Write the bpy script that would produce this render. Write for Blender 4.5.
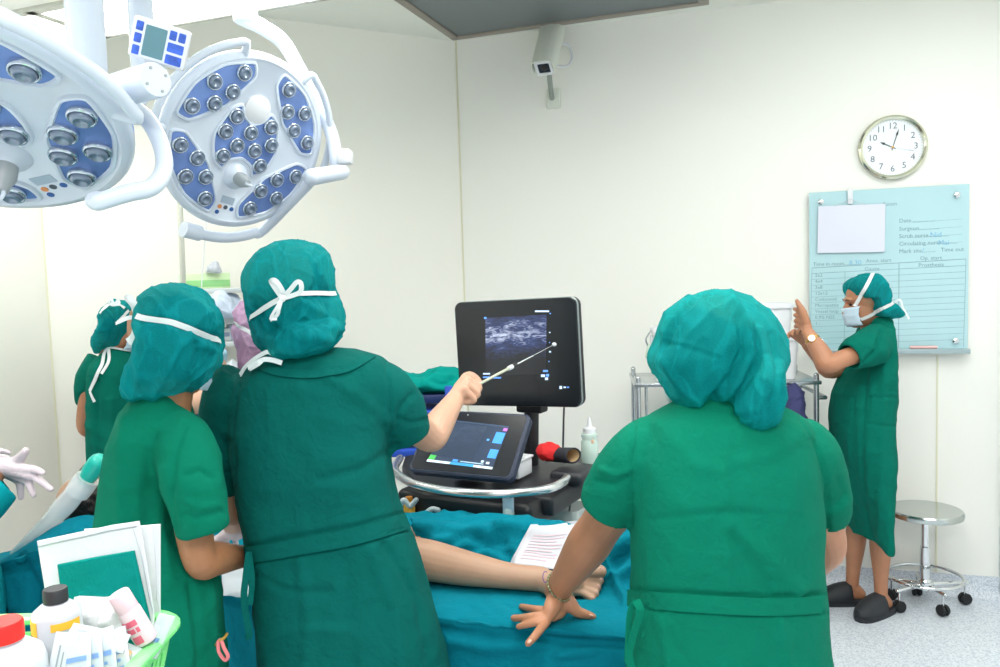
import bpy, bmesh, math, random
import numpy as np
from mathutils import Vector, Matrix, noise
from mathutils.bvhtree import BVHTree

random.seed(7)
PI = math.pi
for o in list(bpy.data.objects):
    bpy.data.objects.remove(o)
C = bpy.context.scene.collection
scn = bpy.context.scene
V = Vector

# ------------------------------------------------------------------ camera
CAM_H, FPX, PITCH, ROLL = 1.65, 800.0, math.radians(4.0), math.radians(1.75)
_f = V((0, math.cos(PITCH), -math.sin(PITCH)))
_u0 = V((0, math.sin(PITCH), math.cos(PITCH)))
_r0 = V((1, 0, 0))
CR = _r0 * math.cos(ROLL) - _u0 * math.sin(ROLL)
CU = _u0 * math.cos(ROLL) + _r0 * math.sin(ROLL)
CF = _f
CO = V((0, 0, CAM_H))
cam = bpy.data.cameras.new('camera')
cam.sensor_width = 36.0
cam.lens = FPX / 1000.0 * 36.0
cam.clip_start = 0.05
camo = bpy.data.objects.new('camera', cam)
C.objects.link(camo)
camo.matrix_world = Matrix(((CR.x, CU.x, -CF.x, 0), (CR.y, CU.y, -CF.y, 0), (CR.z, CU.z, -CF.z, CAM_H), (0, 0, 0, 1)))
scn.camera = camo

# ------------------------------------------------------------------ view, world, lights
scn.view_settings.view_transform = 'Standard'
scn.view_settings.look = 'None'
scn.view_settings.gamma = 1.0
scn.view_settings.use_curve_mapping = False
scn.view_settings.exposure = 0.0
w = bpy.data.worlds.new('world')
scn.world = w
w.use_nodes = True
bgn = w.node_tree.nodes['Background']
bgn.inputs[0].default_value = (0.93, 0.97, 1.0, 1)
bgn.inputs[1].default_value = 0.95


def area(name, loc, sx, sy, power, col=(1, 0.98, 0.94), rot=(0, 0, 0)):
    l = bpy.data.lights.new(name, 'AREA')
    l.shape = 'RECTANGLE'
    l.size, l.size_y, l.energy, l.color = sx, sy, power, col
    o = bpy.data.objects.new(name, l)
    C.objects.link(o)
    o.location = loc
    o.rotation_euler = rot
    return o


area('ceiling_lamp_centre', (0.1, 1.6, 2.97), 1.2, 1.2, 62)
area('ceiling_lamp_rear', (0.2, -0.6, 2.97), 1.6, 1.0, 75)
area('ceiling_lamp_side', (1.9, 2.3, 2.97), 1.0, 1.4, 24, (0.95, 0.98, 1))
area('added_fill_corner', (-0.75, 1.75, 2.97), 0.7, 1.0, 140, (1, 0.985, 0.955))  # added fill light, placed here to brighten the chamfered wall
area('added_fill_left', (-1.65, 1.55, 2.97), 0.6, 0.9, 115, (1, 0.985, 0.955))  # unseen extra light, added to lift the left wall


# ------------------------------------------------------------------ pixel -> world helpers
def ray(px, py):
    return CR * ((px - 500) / FPX) + CU * ((333.5 - py) / FPX) + CF


def P(px, py, Y):
    d = ray(px, py)
    return CO + d * (Y / d.y)


def PZ(px, py, z):
    d = ray(px, py)
    return CO + d * ((z - CAM_H) / d.z)


def PP(px, py, pt, n):
    d = ray(px, py)
    return CO + d * ((pt - CO).dot(n) / d.dot(n))


def lin(h):
    h = h.lstrip('#')
    out = []
    for i in (0, 2, 4):
        c = int(h[i:i + 2], 16) / 255
        out.append(c / 12.92 if c <= 0.04045 else ((c + 0.055) / 1.055) ** 2.4)
    return (*out, 1)


# ------------------------------------------------------------------ materials
MATS = {}


def mat(name, col, rough=0.5, metal=0.0, var=0.0, vscale=8.0, bump=0.0, bscale=200.0, emit=0.0, alpha=1.0,
        sheen=0.0, coat=0.0, trans=0.0, sss=0.0, bstretch=None, spec=0.5):
    if name in MATS:
        return MATS[name]
    m = bpy.data.materials.new(name)
    m.use_nodes = True
    nt = m.node_tree
    b = nt.nodes['Principled BSDF']
    c = lin(col) if isinstance(col, str) else col
    b.inputs['Base Color'].default_value = c
    b.inputs['Roughness'].default_value = rough
    b.inputs['Metallic'].default_value = metal
    b.inputs['Specular IOR Level'].default_value = spec
    b.inputs['Alpha'].default_value = alpha
    if sheen:
        b.inputs['Sheen Weight'].default_value = sheen
        b.inputs['Sheen Roughness'].default_value = 0.5
    if coat:
        b.inputs['Coat Weight'].default_value = coat
        b.inputs['Coat Roughness'].default_value = 0.08
    if trans:
        b.inputs['Transmission Weight'].default_value = trans
        b.inputs['IOR'].default_value = 1.2
    if sss:
        b.inputs['Subsurface Weight'].default_value = sss
        b.inputs['Subsurface Radius'].default_value = (0.012, 0.004, 0.002)
    if emit:
        b.inputs['Emission Color'].default_value = c
        b.inputs['Emission Strength'].default_value = emit
    tc = nt.nodes.new('ShaderNodeTexCoord')
    if var:
        n = nt.nodes.new('ShaderNodeTexNoise')
        n.inputs['Scale'].default_value = vscale
        n.inputs['Detail'].default_value = 4
        nt.links.new(tc.outputs['Object'], n.inputs['Vector'])
        r = nt.nodes.new('ShaderNodeValToRGB')
        r.color_ramp.elements[0].position = 0.3
        r.color_ramp.elements[1].position = 0.7
        r.color_ramp.elements[0].color = tuple(x * (1 - var) for x in c[:3]) + (1,)
        r.color_ramp.elements[1].color = tuple(min(1, x * (1 + var)) for x in c[:3]) + (1,)
        nt.links.new(n.outputs['Fac'], r.inputs['Fac'])
        nt.links.new(r.outputs['Color'], b.inputs['Base Color'])
    if bump:
        n = nt.nodes.new('ShaderNodeTexNoise')
        n.inputs['Scale'].default_value = bscale
        n.inputs['Detail'].default_value = 5
        if bstretch:
            mp = nt.nodes.new('ShaderNodeMapping')
            mp.inputs['Scale'].default_value = bstretch
            nt.links.new(tc.outputs['Object'], mp.inputs['Vector'])
            nt.links.new(mp.outputs['Vector'], n.inputs['Vector'])
        else:
            nt.links.new(tc.outputs['Object'], n.inputs['Vector'])
        bp = nt.nodes.new('ShaderNodeBump')
        bp.inputs['Strength'].default_value = bump
        bp.inputs['Distance'].default_value = 0.01
        nt.links.new(n.outputs['Fac'], bp.inputs['Height'])
        nt.links.new(bp.outputs['Normal'], b.inputs['Normal'])
    MATS[name] = m
    return m


def crease_lines(nt, tc, scale, st, width, dist=1.2):
    """thin lines along the contours of a stretched noise field: creases"""
    mp = nt.nodes.new('ShaderNodeMapping')
    mp.inputs['Scale'].default_value = st
    n = nt.nodes.new('ShaderNodeTexNoise')
    n.inputs['Scale'].default_value = scale
    n.inputs['Detail'].default_value = 2
    n.inputs['Distortion'].default_value = dist
    nt.links.new(tc.outputs['Object'], mp.inputs['Vector'])
    nt.links.new(mp.outputs['Vector'], n.inputs['Vector'])
    r = nt.nodes.new('ShaderNodeValToRGB')
    e = r.color_ramp.elements
    e[0].position, e[0].color = 0.5 - width, (0, 0, 0, 1)
    e[1].position, e[1].color = 0.5 + width, (0, 0, 0, 1)
    q = e.new(0.5)
    q.color = (1, 1, 1, 1)
    nt.links.new(n.outputs['Fac'], r.inputs['Fac'])
    return r


def cap_mat(name, col, alpha=0.7, light=None):
    """thin crinkled non-woven fabric, half see-through"""
    m = mat(name, col, 0.8, spec=0.15)
    nt = m.node_tree
    b = nt.nodes['Principled BSDF']
    out = [n for n in nt.nodes if n.type == 'OUTPUT_MATERIAL'][0]
    tc = nt.nodes.new('ShaderNodeTexCoord')
    n1 = nt.nodes.new('ShaderNodeTexNoise')
    n1.inputs['Scale'].default_value = 330
    n1.inputs['Detail'].default_value = 3
    nt.links.new(tc.outputs['Object'], n1.inputs['Vector'])
    c1 = crease_lines(nt, tc, 7, (1, 1, 0.3), 0.03, 0.6)
    c2 = crease_lines(nt, tc, 15, (1, 1, 0.4), 0.04, 0.6)
    mx1 = nt.nodes.new('ShaderNodeMath')
    mx1.operation = 'MAXIMUM'
    nt.links.new(c1.outputs['Color'], mx1.inputs[0])
    nt.links.new(c2.outputs['Color'], mx1.inputs[1])
    ad = nt.nodes.new('ShaderNodeMath')
    ad.operation = 'MULTIPLY_ADD'
    ad.inputs[1].default_value = 0.12
    nt.links.new(n1.outputs['Fac'], ad.inputs[0])
    nt.links.new(mx1.outputs[0], ad.inputs[2])
    bp = nt.nodes.new('ShaderNodeBump')
    bp.inputs['Strength'].default_value = 0.25
    bp.inputs['Distance'].default_value = 0.005
    nt.links.new(ad.outputs[0], bp.inputs['Height'])
    nt.links.new(bp.outputs['Normal'], b.inputs['Normal'])
    tl = nt.nodes.new('ShaderNodeBsdfTranslucent')
    tl.inputs['Color'].default_value = lin(col)
    mx = nt.nodes.new('ShaderNodeMixShader')
    mx.inputs[0].default_value = 0.3
    nt.links.new(b.outputs[0], mx.inputs[1])
    nt.links.new(tl.outputs[0], mx.inputs[2])
    tr = nt.nodes.new('ShaderNodeBsdfTransparent')
    tr.inputs['Color'].default_value = lin(light or '#8fe6dc')
    # gathered (doubled) cloth lets less through
    mr = nt.nodes.new('ShaderNodeMapRange')
    mr.inputs['To Min'].default_value = alpha
    mr.inputs['To Max'].default_value = min(1, alpha + 0.14)
    nt.links.new(mx1.outputs[0], mr.inputs['Value'])
    m2 = nt.nodes.new('ShaderNodeMixShader')
    gr = nt.nodes.new('ShaderNodeMath')
    gr.operation = 'MULTIPLY_ADD'
    gr.inputs[1].default_value = 0.3
    gr.use_clamp = True
    nt.links.new(n1.outputs['Fac'], gr.inputs[0])
    of = nt.nodes.new('ShaderNodeMath')
    of.operation = 'SUBTRACT'
    of.inputs[1].default_value = 0.15
    nt.links.new(mr.outputs[0], of.inputs[0])
    nt.links.new(of.outputs[0], gr.inputs[2])
    nt.links.new(gr.outputs[0], m2.inputs[0])
    nt.links.new(tr.outputs[0], m2.inputs[1])
    nt.links.new(mx.outputs[0], m2.inputs[2])
    nt.links.new(m2.outputs[0], out.inputs['Surface'])
    return m


def gown_mat(name, col, bump=0.8):
    """cotton twill with laundry creases"""
    m = mat(name, col, 0.9, spec=0.12)
    nt = m.node_tree
    b = nt.nodes['Principled BSDF']
    tc = nt.nodes.new('ShaderNodeTexCoord')
    hs = []
    for sc, st, am in ((900, (1, 1, 1), 0.08), (9, (1, 1, 0.7), 1.0), (30, (1, 1, 1.0), 0.35)):
        mp = nt.nodes.new('ShaderNodeMapping')
        mp.inputs['Scale'].default_value = st
        n = nt.nodes.new('ShaderNodeTexNoise')
        n.inputs['Scale'].default_value = sc
        n.inputs['Detail'].default_value = 4
        n.inputs['Distortion'].default_value = 0.8
        nt.links.new(tc.outputs['Object'], mp.inputs['Vector'])
        nt.links.new(mp.outputs['Vector'], n.inputs['Vector'])
        hs.append((n.outputs['Fac'], am))
    hs.append((crease_lines(nt, tc, 4.0, (1, 1, 0.7), 0.035, 0.4).outputs['Color'], 0.07))
    hs.append((crease_lines(nt, tc, 7.0, (0.6, 0.6, 1.2), 0.04, 0.4).outputs['Color'], 0.05))
    prev = None
    for sk, am in hs:
        a = nt.nodes.new('ShaderNodeMath')
        a.operation = 'MULTIPLY_ADD'
        a.inputs[1].default_value = am
        a.inputs[2].default_value = 0
        nt.links.new(sk, a.inputs[0])
        if prev:
            nt.links.new(prev.outputs[0], a.inputs[2])
        prev = a
    bp = nt.nodes.new('ShaderNodeBump')
    bp.inputs['Strength'].default_value = bump
    bp.inputs['Distance'].default_value = 0.014
    nt.links.new(prev.outputs[0], bp.inputs['Height'])
    nt.links.new(bp.outputs['Normal'], b.inputs['Normal'])
    return m


# ------------------------------------------------------------------ mesh builder
def frame(o, x, y):
    """matrix with x, y axes (orthonormalised) and z = x cross y"""
    x = V(x).normalized()
    z = x.cross(V(y)).normalized()
    y = z.cross(x)
    o = V(o)
    return Matrix(((x.x, y.x, z.x, o.x), (x.y, y.y, z.y, o.y), (x.z, y.z, z.z, o.z), (0, 0, 0, 1)))


def zframe(o, z, yhint=(0, 0, 1)):
    z = V(z).normalized()
    y = V(yhint)
    if abs(y.normalized().dot(z)) > 0.97:
        y = V((0, 1, 0)) if abs(z.y) < 0.9 else V((1, 0, 0))
    x = y.cross(z).normalized()
    y = z.cross(x)
    o = V(o)
    return Matrix(((x.x, y.x, z.x, o.x), (x.y, y.y, z.y, o.y), (x.z, y.z, z.z, o.z), (0, 0, 0, 1)))


def catmull(pts, n):
    """pts: list of tuples (any length); n samples per span"""
    A = [np.array(p, float) for p in pts]
    out = []
    for i in range(len(A) - 1):
        p0 = A[i - 1] if i > 0 else 2 * A[0] - A[1]
        p1, p2 = A[i], A[i + 1]
        p3 = A[i + 2] if i + 2 < len(A) else 2 * A[-1] - A[-2]
        for k in range(n):
            t = k / n
            out.append(0.5 * (2 * p1 + (p2 - p0) * t + (2 * p0 - 5 * p1 + 4 * p2 - p3) * t * t + (3 * p1 - p0 - 3 * p2 + p3) * t ** 3))
    out.append(A[-1])
    return out


def rrect(w, h, r, seg=5):
    out = []
    for cx, cy, a0 in ((w / 2 - r, h / 2 - r, 0), (-w / 2 + r, h / 2 - r, 90), (-w / 2 + r, -h / 2 + r, 180), (w / 2 - r, -h / 2 + r, 270)):
        for k in range(seg + 1):
            a = math.radians(a0 + 90 * k / seg)
            out.append((cx + r * math.cos(a), cy + r * math.sin(a)))
    return out


class M:
    def __init__(s):
        s.v, s.f = [], []

    def add(s, vs, fs):
        o = len(s.v)
        s.v += [V(v) for v in vs]
        s.f += [tuple(i + o for i in f) for f in fs]
        return s

    def rings(s, rings, cap0=True, cap1=True, closed=True):
        n = len(rings[0])
        vs = [p for r in rings for p in r]
        fs = []
        for i in range(len(rings) - 1):
            for j in range(n if closed else n - 1):
                k = (j + 1) % n
                fs.append((i * n + j, i * n + k, (i + 1) * n + k, (i + 1) * n + j))
        if cap0:
            fs.append(tuple(reversed(range(n))))
        if cap1:
            fs.append(tuple(range((len(rings) - 1) * n, len(rings) * n)))
        return s.add(vs, fs)

    def tube(s, pts, r, n=12, sub=6, smooth=True, rounded=True, flat=(1, 1), up=None, cap=True):
        """pts list of points; r scalar or list. flat = (su, sv) squash of section"""
        if not isinstance(r, (list, tuple)):
            r = [r] * len(pts)
        A = [(*V(p), rr) for p, rr in zip(pts, r)]
        if smooth and len(A) > 2:
            A = catmull(A, sub)
        pts = [V(a[:3]) for a in A]
        rr = [max(1e-5, float(a[3])) for a in A]
        T = []
        for i in range(len(pts)):
            a, b = pts[max(0, i - 1)], pts[min(len(pts) - 1, i + 1)]
            T.append((b - a).normalized() if (b - a).length > 1e-9 else (T[-1] if T else V((0, 0, 1))))
        if rounded:
            e0, e1 = [], []
            for a in (75, 50, 25):
                c, q = math.cos(math.radians(a)), math.sin(math.radians(a))
                e0.append((pts[0] - T[0] * rr[0] * q, rr[0] * c))
                e1.insert(0, (pts[-1] + T[-1] * rr[-1] * q, rr[-1] * c))
            T = [T[0]] * 3 + T + [T[-1]] * 3
            pts = [p for p, _ in e0] + pts + [p for p, _ in e1]
            rr = [q for _, q in e0] + rr + [q for _, q in e1]
        u = V(up) if up else (V((0, 0, 1)) if abs(T[0].z) < 0.9 else V((1, 0, 0)))
        rings = []
        for p, t, q in zip(pts, T, rr):
            u = (u - t * u.dot(t))
            u = u.normalized() if u.length > 1e-6 else t.orthogonal().normalized()
            v = t.cross(u)
            rings.append([p + (u * math.cos(2 * PI * k / n) * flat[0] + v * math.sin(2 * PI * k / n) * flat[1]) * q for k in range(n)])
        return s.rings(rings, cap, cap)

    def cyl(s, a, b, r, n=20, r2=None):
        return s.tube([a, b], [r, r if r2 is None else r2], n=n, smooth=False, rounded=False)

    def lathe(s, prof, mtx=Matrix.Identity(4), n=28, cap=True):
        rings = [[mtx @ V((r * math.cos(2 * PI * k / n), r * math.sin(2 * PI * k / n), z)) for k in range(n)] for r, z in prof]
        return s.rings(rings, cap, cap)

    def ell(s, c, rx, ry=None, rz=None, mtx=None, nu=20, nv=12):
        ry = rx if ry is None else ry
        rz = rx if rz is None else rz
        R = mtx if mtx is not None else Matrix.Identity(3)
        rings = []
        for j in range(1, nv):
            a = PI * j / nv
            rings.append([V(c) + R @ V((rx * math.sin(a) * math.cos(2 * PI * k / nu), ry * math.sin(a) * math.sin(2 * PI * k / nu), -rz * math.cos(a))) for k in range(nu)])
        return s.rings(rings)

    def rbox(s, c, size, mtx=None, bev=0.004, seg=2):
        bm = bmesh.new()
        bmesh.ops.create_cube(bm, size=1)
        for v in bm.verts:
            v.co = V((v.co.x * size[0], v.co.y * size[1], v.co.z * size[2]))
        if bev:
            bmesh.ops.bevel(bm, geom=list(bm.edges), offset=min(bev, min(size) * 0.45), segments=seg, profile=0.5, affect='EDGES')
        bm.verts.index_update()
        R = mtx if mtx is not None else Matrix.Identity(4)
        if len(R) == 3:
            R = R.to_4x4()
        vs = [R @ (v.co + V(c)) if mtx is not None and len(mtx) == 4 else V(c) + R.to_3x3() @ v.co for v in bm.verts]
        fs = [tuple(v.index for v in f.verts) for f in bm.faces]
        bm.free()
        return s.add(vs, fs)

    def slab(s, poly, mtx, t, bev=0.003):
        """extrude a 2-D polygon from z=-t to z=0 in frame mtx, with a chamfer"""
        def off(d):
            n = len(poly)
            res = []
            for i in range(n):
                p0, p1, p2 = V(poly[i - 1]), V(poly[i]), V(poly[(i + 1) % n])
                a, b = (p1 - p0), (p2 - p1)
                na = V((a.y, -a.x)).normalized() if a.length else V((0, 0))
                nb = V((b.y, -b.x)).normalized() if b.length else V((0, 0))
                m = (na + nb)
                m = m.normalized() if m.length > 1e-6 else na
                res.append(p1 - m * d)
            return res
        o = off(bev)
        rg = []
        for pl, z in ((o, -t), (poly, -t + bev), (poly, -bev), (o, 0)):
            rg.append([mtx @ V((p[0], p[1], z)) for p in pl])
        return s.rings(rg)

    def quad(s, a, b, c, d):
        return s.add([a, b, c, d], [(0, 1, 2, 3)])

    def grid(s, fn, nu, nv):
        vs = [fn(i / nu, j / nv) for i in range(nu + 1) for j in range(nv + 1)]
        fs = [(i * (nv + 1) + j, (i + 1) * (nv + 1) + j, (i + 1) * (nv + 1) + j + 1, i * (nv + 1) + j + 1) for i in range(nu) for j in range(nv)]
        return s.add(vs, fs)

    def strip(s, pts, width, nrm, t=0.0012, taper=None):
        """flat ribbon along pts with thickness; nrm vector or list of normals"""
        pts = [V(p) for p in pts]
        rg = []
        for i, p in enumerate(pts):
            tt = (pts[min(i + 1, len(pts) - 1)] - pts[max(0, i - 1)]).normalized()
            n = V(nrm[i]) if isinstance(nrm, list) else V(nrm)
            n = n - tt * n.dot(tt)
            n = n.normalized() if n.length > 1e-6 else tt.orthogonal().normalized()
            b = tt.cross(n) * width * 0.5
            h = n * t * 0.5
            rg.append([p - b - h, p + b - h, p + b + h, p - b + h])
        return s.rings(rg)

    def text(s, body, mtx, size, align='LEFT', ext=0.0):
        cu = bpy.data.curves.new('t', 'FONT')
        cu.body = body
        cu.size = size
        cu.align_x = align
        cu.align_y = 'CENTER'
        cu.resolution_u = 2
        o = bpy.data.objects.new('t', cu)
        C.objects.link(o)
        dg = bpy.context.evaluated_depsgraph_get()
        me = bpy.data.meshes.new_from_object(o.evaluated_get(dg))
        s.add([mtx @ v.co for v in me.vertices], [tuple(p.vertices) for p in me.polygons])
        bpy.data.objects.remove(o)
        bpy.data.meshes.remove(me)
        bpy.data.curves.remove(cu)
        return s

    def merge(s, voxel, smooth=3, adapt=0.0):
        """fuse all closed pieces into one continuous surface"""
        me = bpy.data.meshes.new('t')
        me.from_pydata(s.v, [], s.f)
        fix_normals(me)
        o = bpy.data.objects.new('t', me)
        C.objects.link(o)
        r = o.modifiers.new('r', 'REMESH')
        r.mode = 'VOXEL'
        r.voxel_size = voxel
        r.adaptivity = adapt
        if smooth:
            q = o.modifiers.new('s', 'SMOOTH')
            q.factor = 0.5
            q.iterations = smooth
        dg = bpy.context.evaluated_depsgraph_get()
        m2 = bpy.data.meshes.new_from_object(o.evaluated_get(dg))
        s.v = [v.co.copy() for v in m2.vertices]
        s.f = [tuple(p.vertices) for p in m2.polygons]
        bpy.data.objects.remove(o)
        bpy.data.meshes.remove(me)
        bpy.data.meshes.remove(m2)
        return s

    def arrays(s):
        me = bpy.data.meshes.new('t')
        me.from_pydata(s.v, [], s.f)
        me.update()
        co = np.empty(len(s.v) * 3, np.float32)
        me.vertices.foreach_get('co', co)
        no = np.empty(len(s.v) * 3, np.float32)
        me.vertices.foreach_get('normal', no)
        bpy.data.meshes.remove(me)
        return co.reshape(-1, 3).astype(float), no.reshape(-1, 3).astype(float)

    def displace(s, fn=None, creases=()):
        """fn(p) -> metres along the normal; creases: (pixel polyline, width px, metres) sculpted on the side one sees"""
        co, no = s.arrays()
        d = np.zeros(len(co))
        if fn:
            d += np.array([fn(V(p)) for p in co])
        if creases:
            rel = co - np.array(CO)
            z = rel @ np.array(CF)
            px = 500 + FPX * (rel @ np.array(CR)) / z
            py = 333.5 - FPX * (rel @ np.array(CU)) / z
            face = (no * rel).sum(1) < 0
            for line, wd, amp in creases:
                best = np.full(len(co), 1e9)
                for (x0, y0), (x1, y1) in zip(line[:-1], line[1:]):
                    dx, dy = x1 - x0, y1 - y0
                    t = np.clip(((px - x0) * dx + (py - y0) * dy) / (dx * dx + dy * dy + 1e-9), 0, 1)
                    best = np.minimum(best, np.hypot(px - x0 - t * dx, py - y0 - t * dy))
                d += np.where(face, amp * np.exp(-(best / wd) ** 2), 0)
        co = co + no * d[:, None]
        s.v = [V(p) for p in co]
        return s

    def bvh(s):
        return BVHTree.FromPolygons(s.v, s.f)


def fix_normals(me):
    bm = bmesh.new()
    bm.from_mesh(me)
    bmesh.ops.recalc_face_normals(bm, faces=bm.faces)
    bm.to_mesh(me)
    bm.free()


ORG = {}


def tag(o, label=None, cat=None, group=None, kind=None):
    if label: o['label'] = label
    if cat: o['category'] = cat
    if group: o['group'] = group
    if kind: o['kind'] = kind
    return o


def root(name, label, cat, loc, group=None):
    o = bpy.data.objects.new(name, None)
    o.empty_display_size = 0.1
    C.objects.link(o)
    o.location = loc
    ORG[o.name] = V(loc)
    return tag(o, label, cat, group)


def build(m, name, material, parent=None, smooth=True, angle=40, label=None, cat=None, group=None, kind=None):
    if parent is not None:
        org = ORG[parent.name]
    else:
        xs = [p.x for p in m.v]; ys = [p.y for p in m.v]; zs = [p.z for p in m.v]
        org = V(((min(xs) + max(xs)) / 2, (min(ys) + max(ys)) / 2, min(zs)))
    me = bpy.data.meshes.new(name)
    me.from_pydata([p - org for p in m.v], [], m.f)
    fix_normals(me)
    if smooth:
        me.polygons.foreach_set('use_smooth', [True] * len(me.polygons))
        if angle < 180:
            me.set_sharp_from_angle(angle=math.radians(angle))
    me.materials.append(material)
    o = bpy.data.objects.new(name, me)
    C.objects.link(o)
    ORG[o.name] = org
    if parent is not None:
        o.parent = parent
    else:
        o.location = org
    return tag(o, label, cat, group, kind)


def fbm(p, s, st=(1, 1, 1), o=V((0, 0, 0))):
    return noise.noise(V((p.x * s * st[0], p.y * s * st[1], p.z * s * st[2])) + o)


def ridge(p, s, st=(1, 1, 1), o=V((0, 0, 0))):
    return 1 - abs(2 * fbm(p, s, st, o))


# ------------------------------------------------------------------ common materials
m_white = mat('white_enamel', '#e2e6ea', 0.3)
m_whitepl = mat('white_plastic', '#dcdfe3', 0.35)
m_steel = mat('steel', '#c9ccce', 0.22, 1.0)
m_chrome = mat('chrome', '#dfe2e4', 0.08, 1.0)
m_black = mat('black_plastic', '#15171b', 0.4)
m_rubber = mat('rubber', '#1b1d20', 0.7)
m_paper = mat('paper', '#c8ccd4', 0.8)
m_tape = mat('white_tie', '#dfe5e6', 0.85, bump=0.3, bscale=500)
m_hair = mat('dark_hair', '#17110e', 0.55, var=0.4, vscale=60, bump=0.5, bscale=160)
m_skin_l = mat('skin_light', '#c49a82', 0.5, var=0.06, vscale=14, sss=0.15, bump=0.06, bscale=220)
m_skin_t = mat('skin_tan', '#b07b5c', 0.5, var=0.08, vscale=14, sss=0.12, bump=0.10, bscale=180)
m_skin_d = mat('skin_brown', '#a5714f', 0.5, var=0.08, vscale=14, sss=0.12, bump=0.10, bscale=180)
m_skin_p = mat('skin_pale', '#b08c74', 0.5, var=0.06, vscale=12, sss=0.15, bump=0.06, bscale=200)
m_glove = mat('latex_glove', '#cdbfc6', 0.5, var=0.05, vscale=30, bump=0.25, bscale=90)
m_cap = cap_mat('cap_teal', '#00979e', 0.62)
m_cap_b = cap_mat('cap_turquoise', '#009a9c', 0.56)
m_cap_p = cap_mat('cap_purple', '#cdaccb', 0.75, '#e6d4e6')
m_gown_c = gown_mat('gown_deep_green', '#005c56')
m_gown_g = gown_mat('gown_green', '#006f57')
m_gown_w = gown_mat('gown_sea_green', '#006757')
m_gown_t = gown_mat('gown_teal', '#00909a')
m_gown_blue = gown_mat('gown_light_blue', '#a9cfe0')
m_drape = gown_mat('drape_teal', '#00778a')
m_mask = mat('mask_blue', '#bfd5e3', 0.85, bump=0.3, bscale=60, bstretch=(1, 1, 8))

# ------------------------------------------------------------------ the room
WB = V((math.sin(math.radians(-73)), math.cos(math.radians(-73)), 0))      # back wall, leftwards
WC = V((-0.883, -0.469, 0)).normalized()                                    # chamfered wall, leftwards
WL = V((-0.292, -0.956, 0)).normalized()
K = V((-0.2, 4.657, 0))
NB = V((-WB.y, WB.x, 0))                                                    # into the room
if NB.y > 0: NB = -NB
K2 = K + WC * 2.11
NC = V((-WC.y, WC.x, 0))
if NC.y > 0: NC = -NC
NL = V((0.956, -0.292, 0))
CEIL = 3.0
m_wall = mat('wall_panel', '#f3f3ec', 0.38, spec=0.35)
m_wallc = mat('wall_panel_cream', '#f6f5ec', 0.38, spec=0.35)
m_ceil = mat('ceiling_white', '#f0f2ea', 0.7)
m_seam = mat('seam_sealant', '#e4e3c8', 0.6)


def wall(name, a, b, n, m, h=CEIL):
    k = M()
    t = n * -0.08
    k.rings([[a, b, b + t, a + t], [p + V((0, 0, h)) for p in (a, b, b + t, a + t)]])
    build(k, name, m, smooth=False, kind='structure')


KR = K - WB * 2.78
wall('wall_back', K, KR, NB, m_wall)
wall('wall_corner', K2, K, NC, m_wallc)
wall('wall_left', K2 + WL * 4.2, K2, NL, m_wallc)
WR = V((0.292, -0.956, 0))
wall('wall_right', KR, KR + WR * 4.0, V((-0.956, -0.292, 0)), m_wall)

mf = mat('floor_vinyl', '#d3dae3', 0.35, bump=0.03, bscale=40)
nt = mf.node_tree
tcn = nt.nodes.new('ShaderNodeTexCoord')
nn = nt.nodes.new('ShaderNodeTexNoise')
nn.inputs['Scale'].default_value = 140
nn.inputs['Detail'].default_value = 2
rr_ = nt.nodes.new('ShaderNodeValToRGB')
rr_.color_ramp.elements[0].position = 0.38
rr_.color_ramp.elements[0].color = lin('#b9c3cf')
rr_.color_ramp.elements[1].position = 0.55
rr_.color_ramp.elements[1].color = lin('#dde3ea')
nt.links.new(tcn.outputs['Object'], nn.inputs['Vector'])
nt.links.new(nn.outputs['Fac'], rr_.inputs['Fac'])
nt.links.new(rr_.outputs['Color'], nt.nodes['Principled BSDF'].inputs['Base Color'])
FL = [K2 + WL * 4.2, V((3.2, K2.y - 4.0, 0)), KR + WR * 4.0, KR, K, K2]
k = M()
k.rings([[p + V((0, 0, -0.06)) for p in FL], [p.copy() for p in FL]])
build(k, 'floor', mf, smooth=False, kind='structure')
k = M()
k.rings([[p + V((0, 0, CEIL)) for p in FL], [p + V((0, 0, CEIL + 0.06)) for p in FL]])
build(k, 'ceiling', m_ceil, smooth=False, kind='structure')


def coving(name, a, b, n):
    k = M()
    prof = [(0, 0.1), (0.006, 0.1), (0.007, 0.05), (0.012, 0.025), (0.028, 0.008), (0.055, 0.002), (0.055, -0.01), (0, -0.01)]
    k.rings([[a + n * d + V((0, 0, z)) for d, z in prof], [b + n * d + V((0, 0, z)) for d, z in prof]])
    build(k, name, mf, kind='structure')


coving('baseboard_back', K, KR, NB)
coving('baseboard_corner', K2, K, NC)
coving('baseboard_left', K2 + WL * 4.2, K2, NL)
for i, (p, n, d) in enumerate([(K + NB * 0.002 + NC * 0.002, NB, WB), (K2 + NC * 0.003, NC, WC), (V((2.16, 3.935, 0)), NB, WB)]):
    if i == 2:
        p = K + (p - K).dot(WB) * WB
    k = M()
    k.rings([[p + d * a + n * b + V((0, 0, z)) for a, b in ((-0.0035, -0.01), (0.0035, -0.01), (0.0035, 0.004), (-0.0035, 0.004))] for z in (0.1, CEIL if i < 2 else 1.2)])
    build(k, 'trim_%d' % (i + 1), m_seam, smooth=False, kind='structure')
# the door frame at the edge of the picture
pj = PZ(999.5, 585, 0.06)
k = M().rbox((0, 0, 1.1), (0.09, 0.10, 2.2), None, 0.006)
k.v = [V((pj.x + 0.045, pj.y, 0)) + (-WB) * p.x + NB * (p.y) + V((0, 0, p.z)) for p in k.v]
build(k, 'trim_4', mat('door_frame_grey', '#cfdadd', 0.35), kind='structure')

# ------------------------------------------------------------------ ceiling fixtures
m_panel_light = mat('lit_diffuser', '#fffef8', 0.5, emit=13.0)
m_alu = mat('aluminium_frame', '#c5c6bd', 0.4, 0.3)
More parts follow.
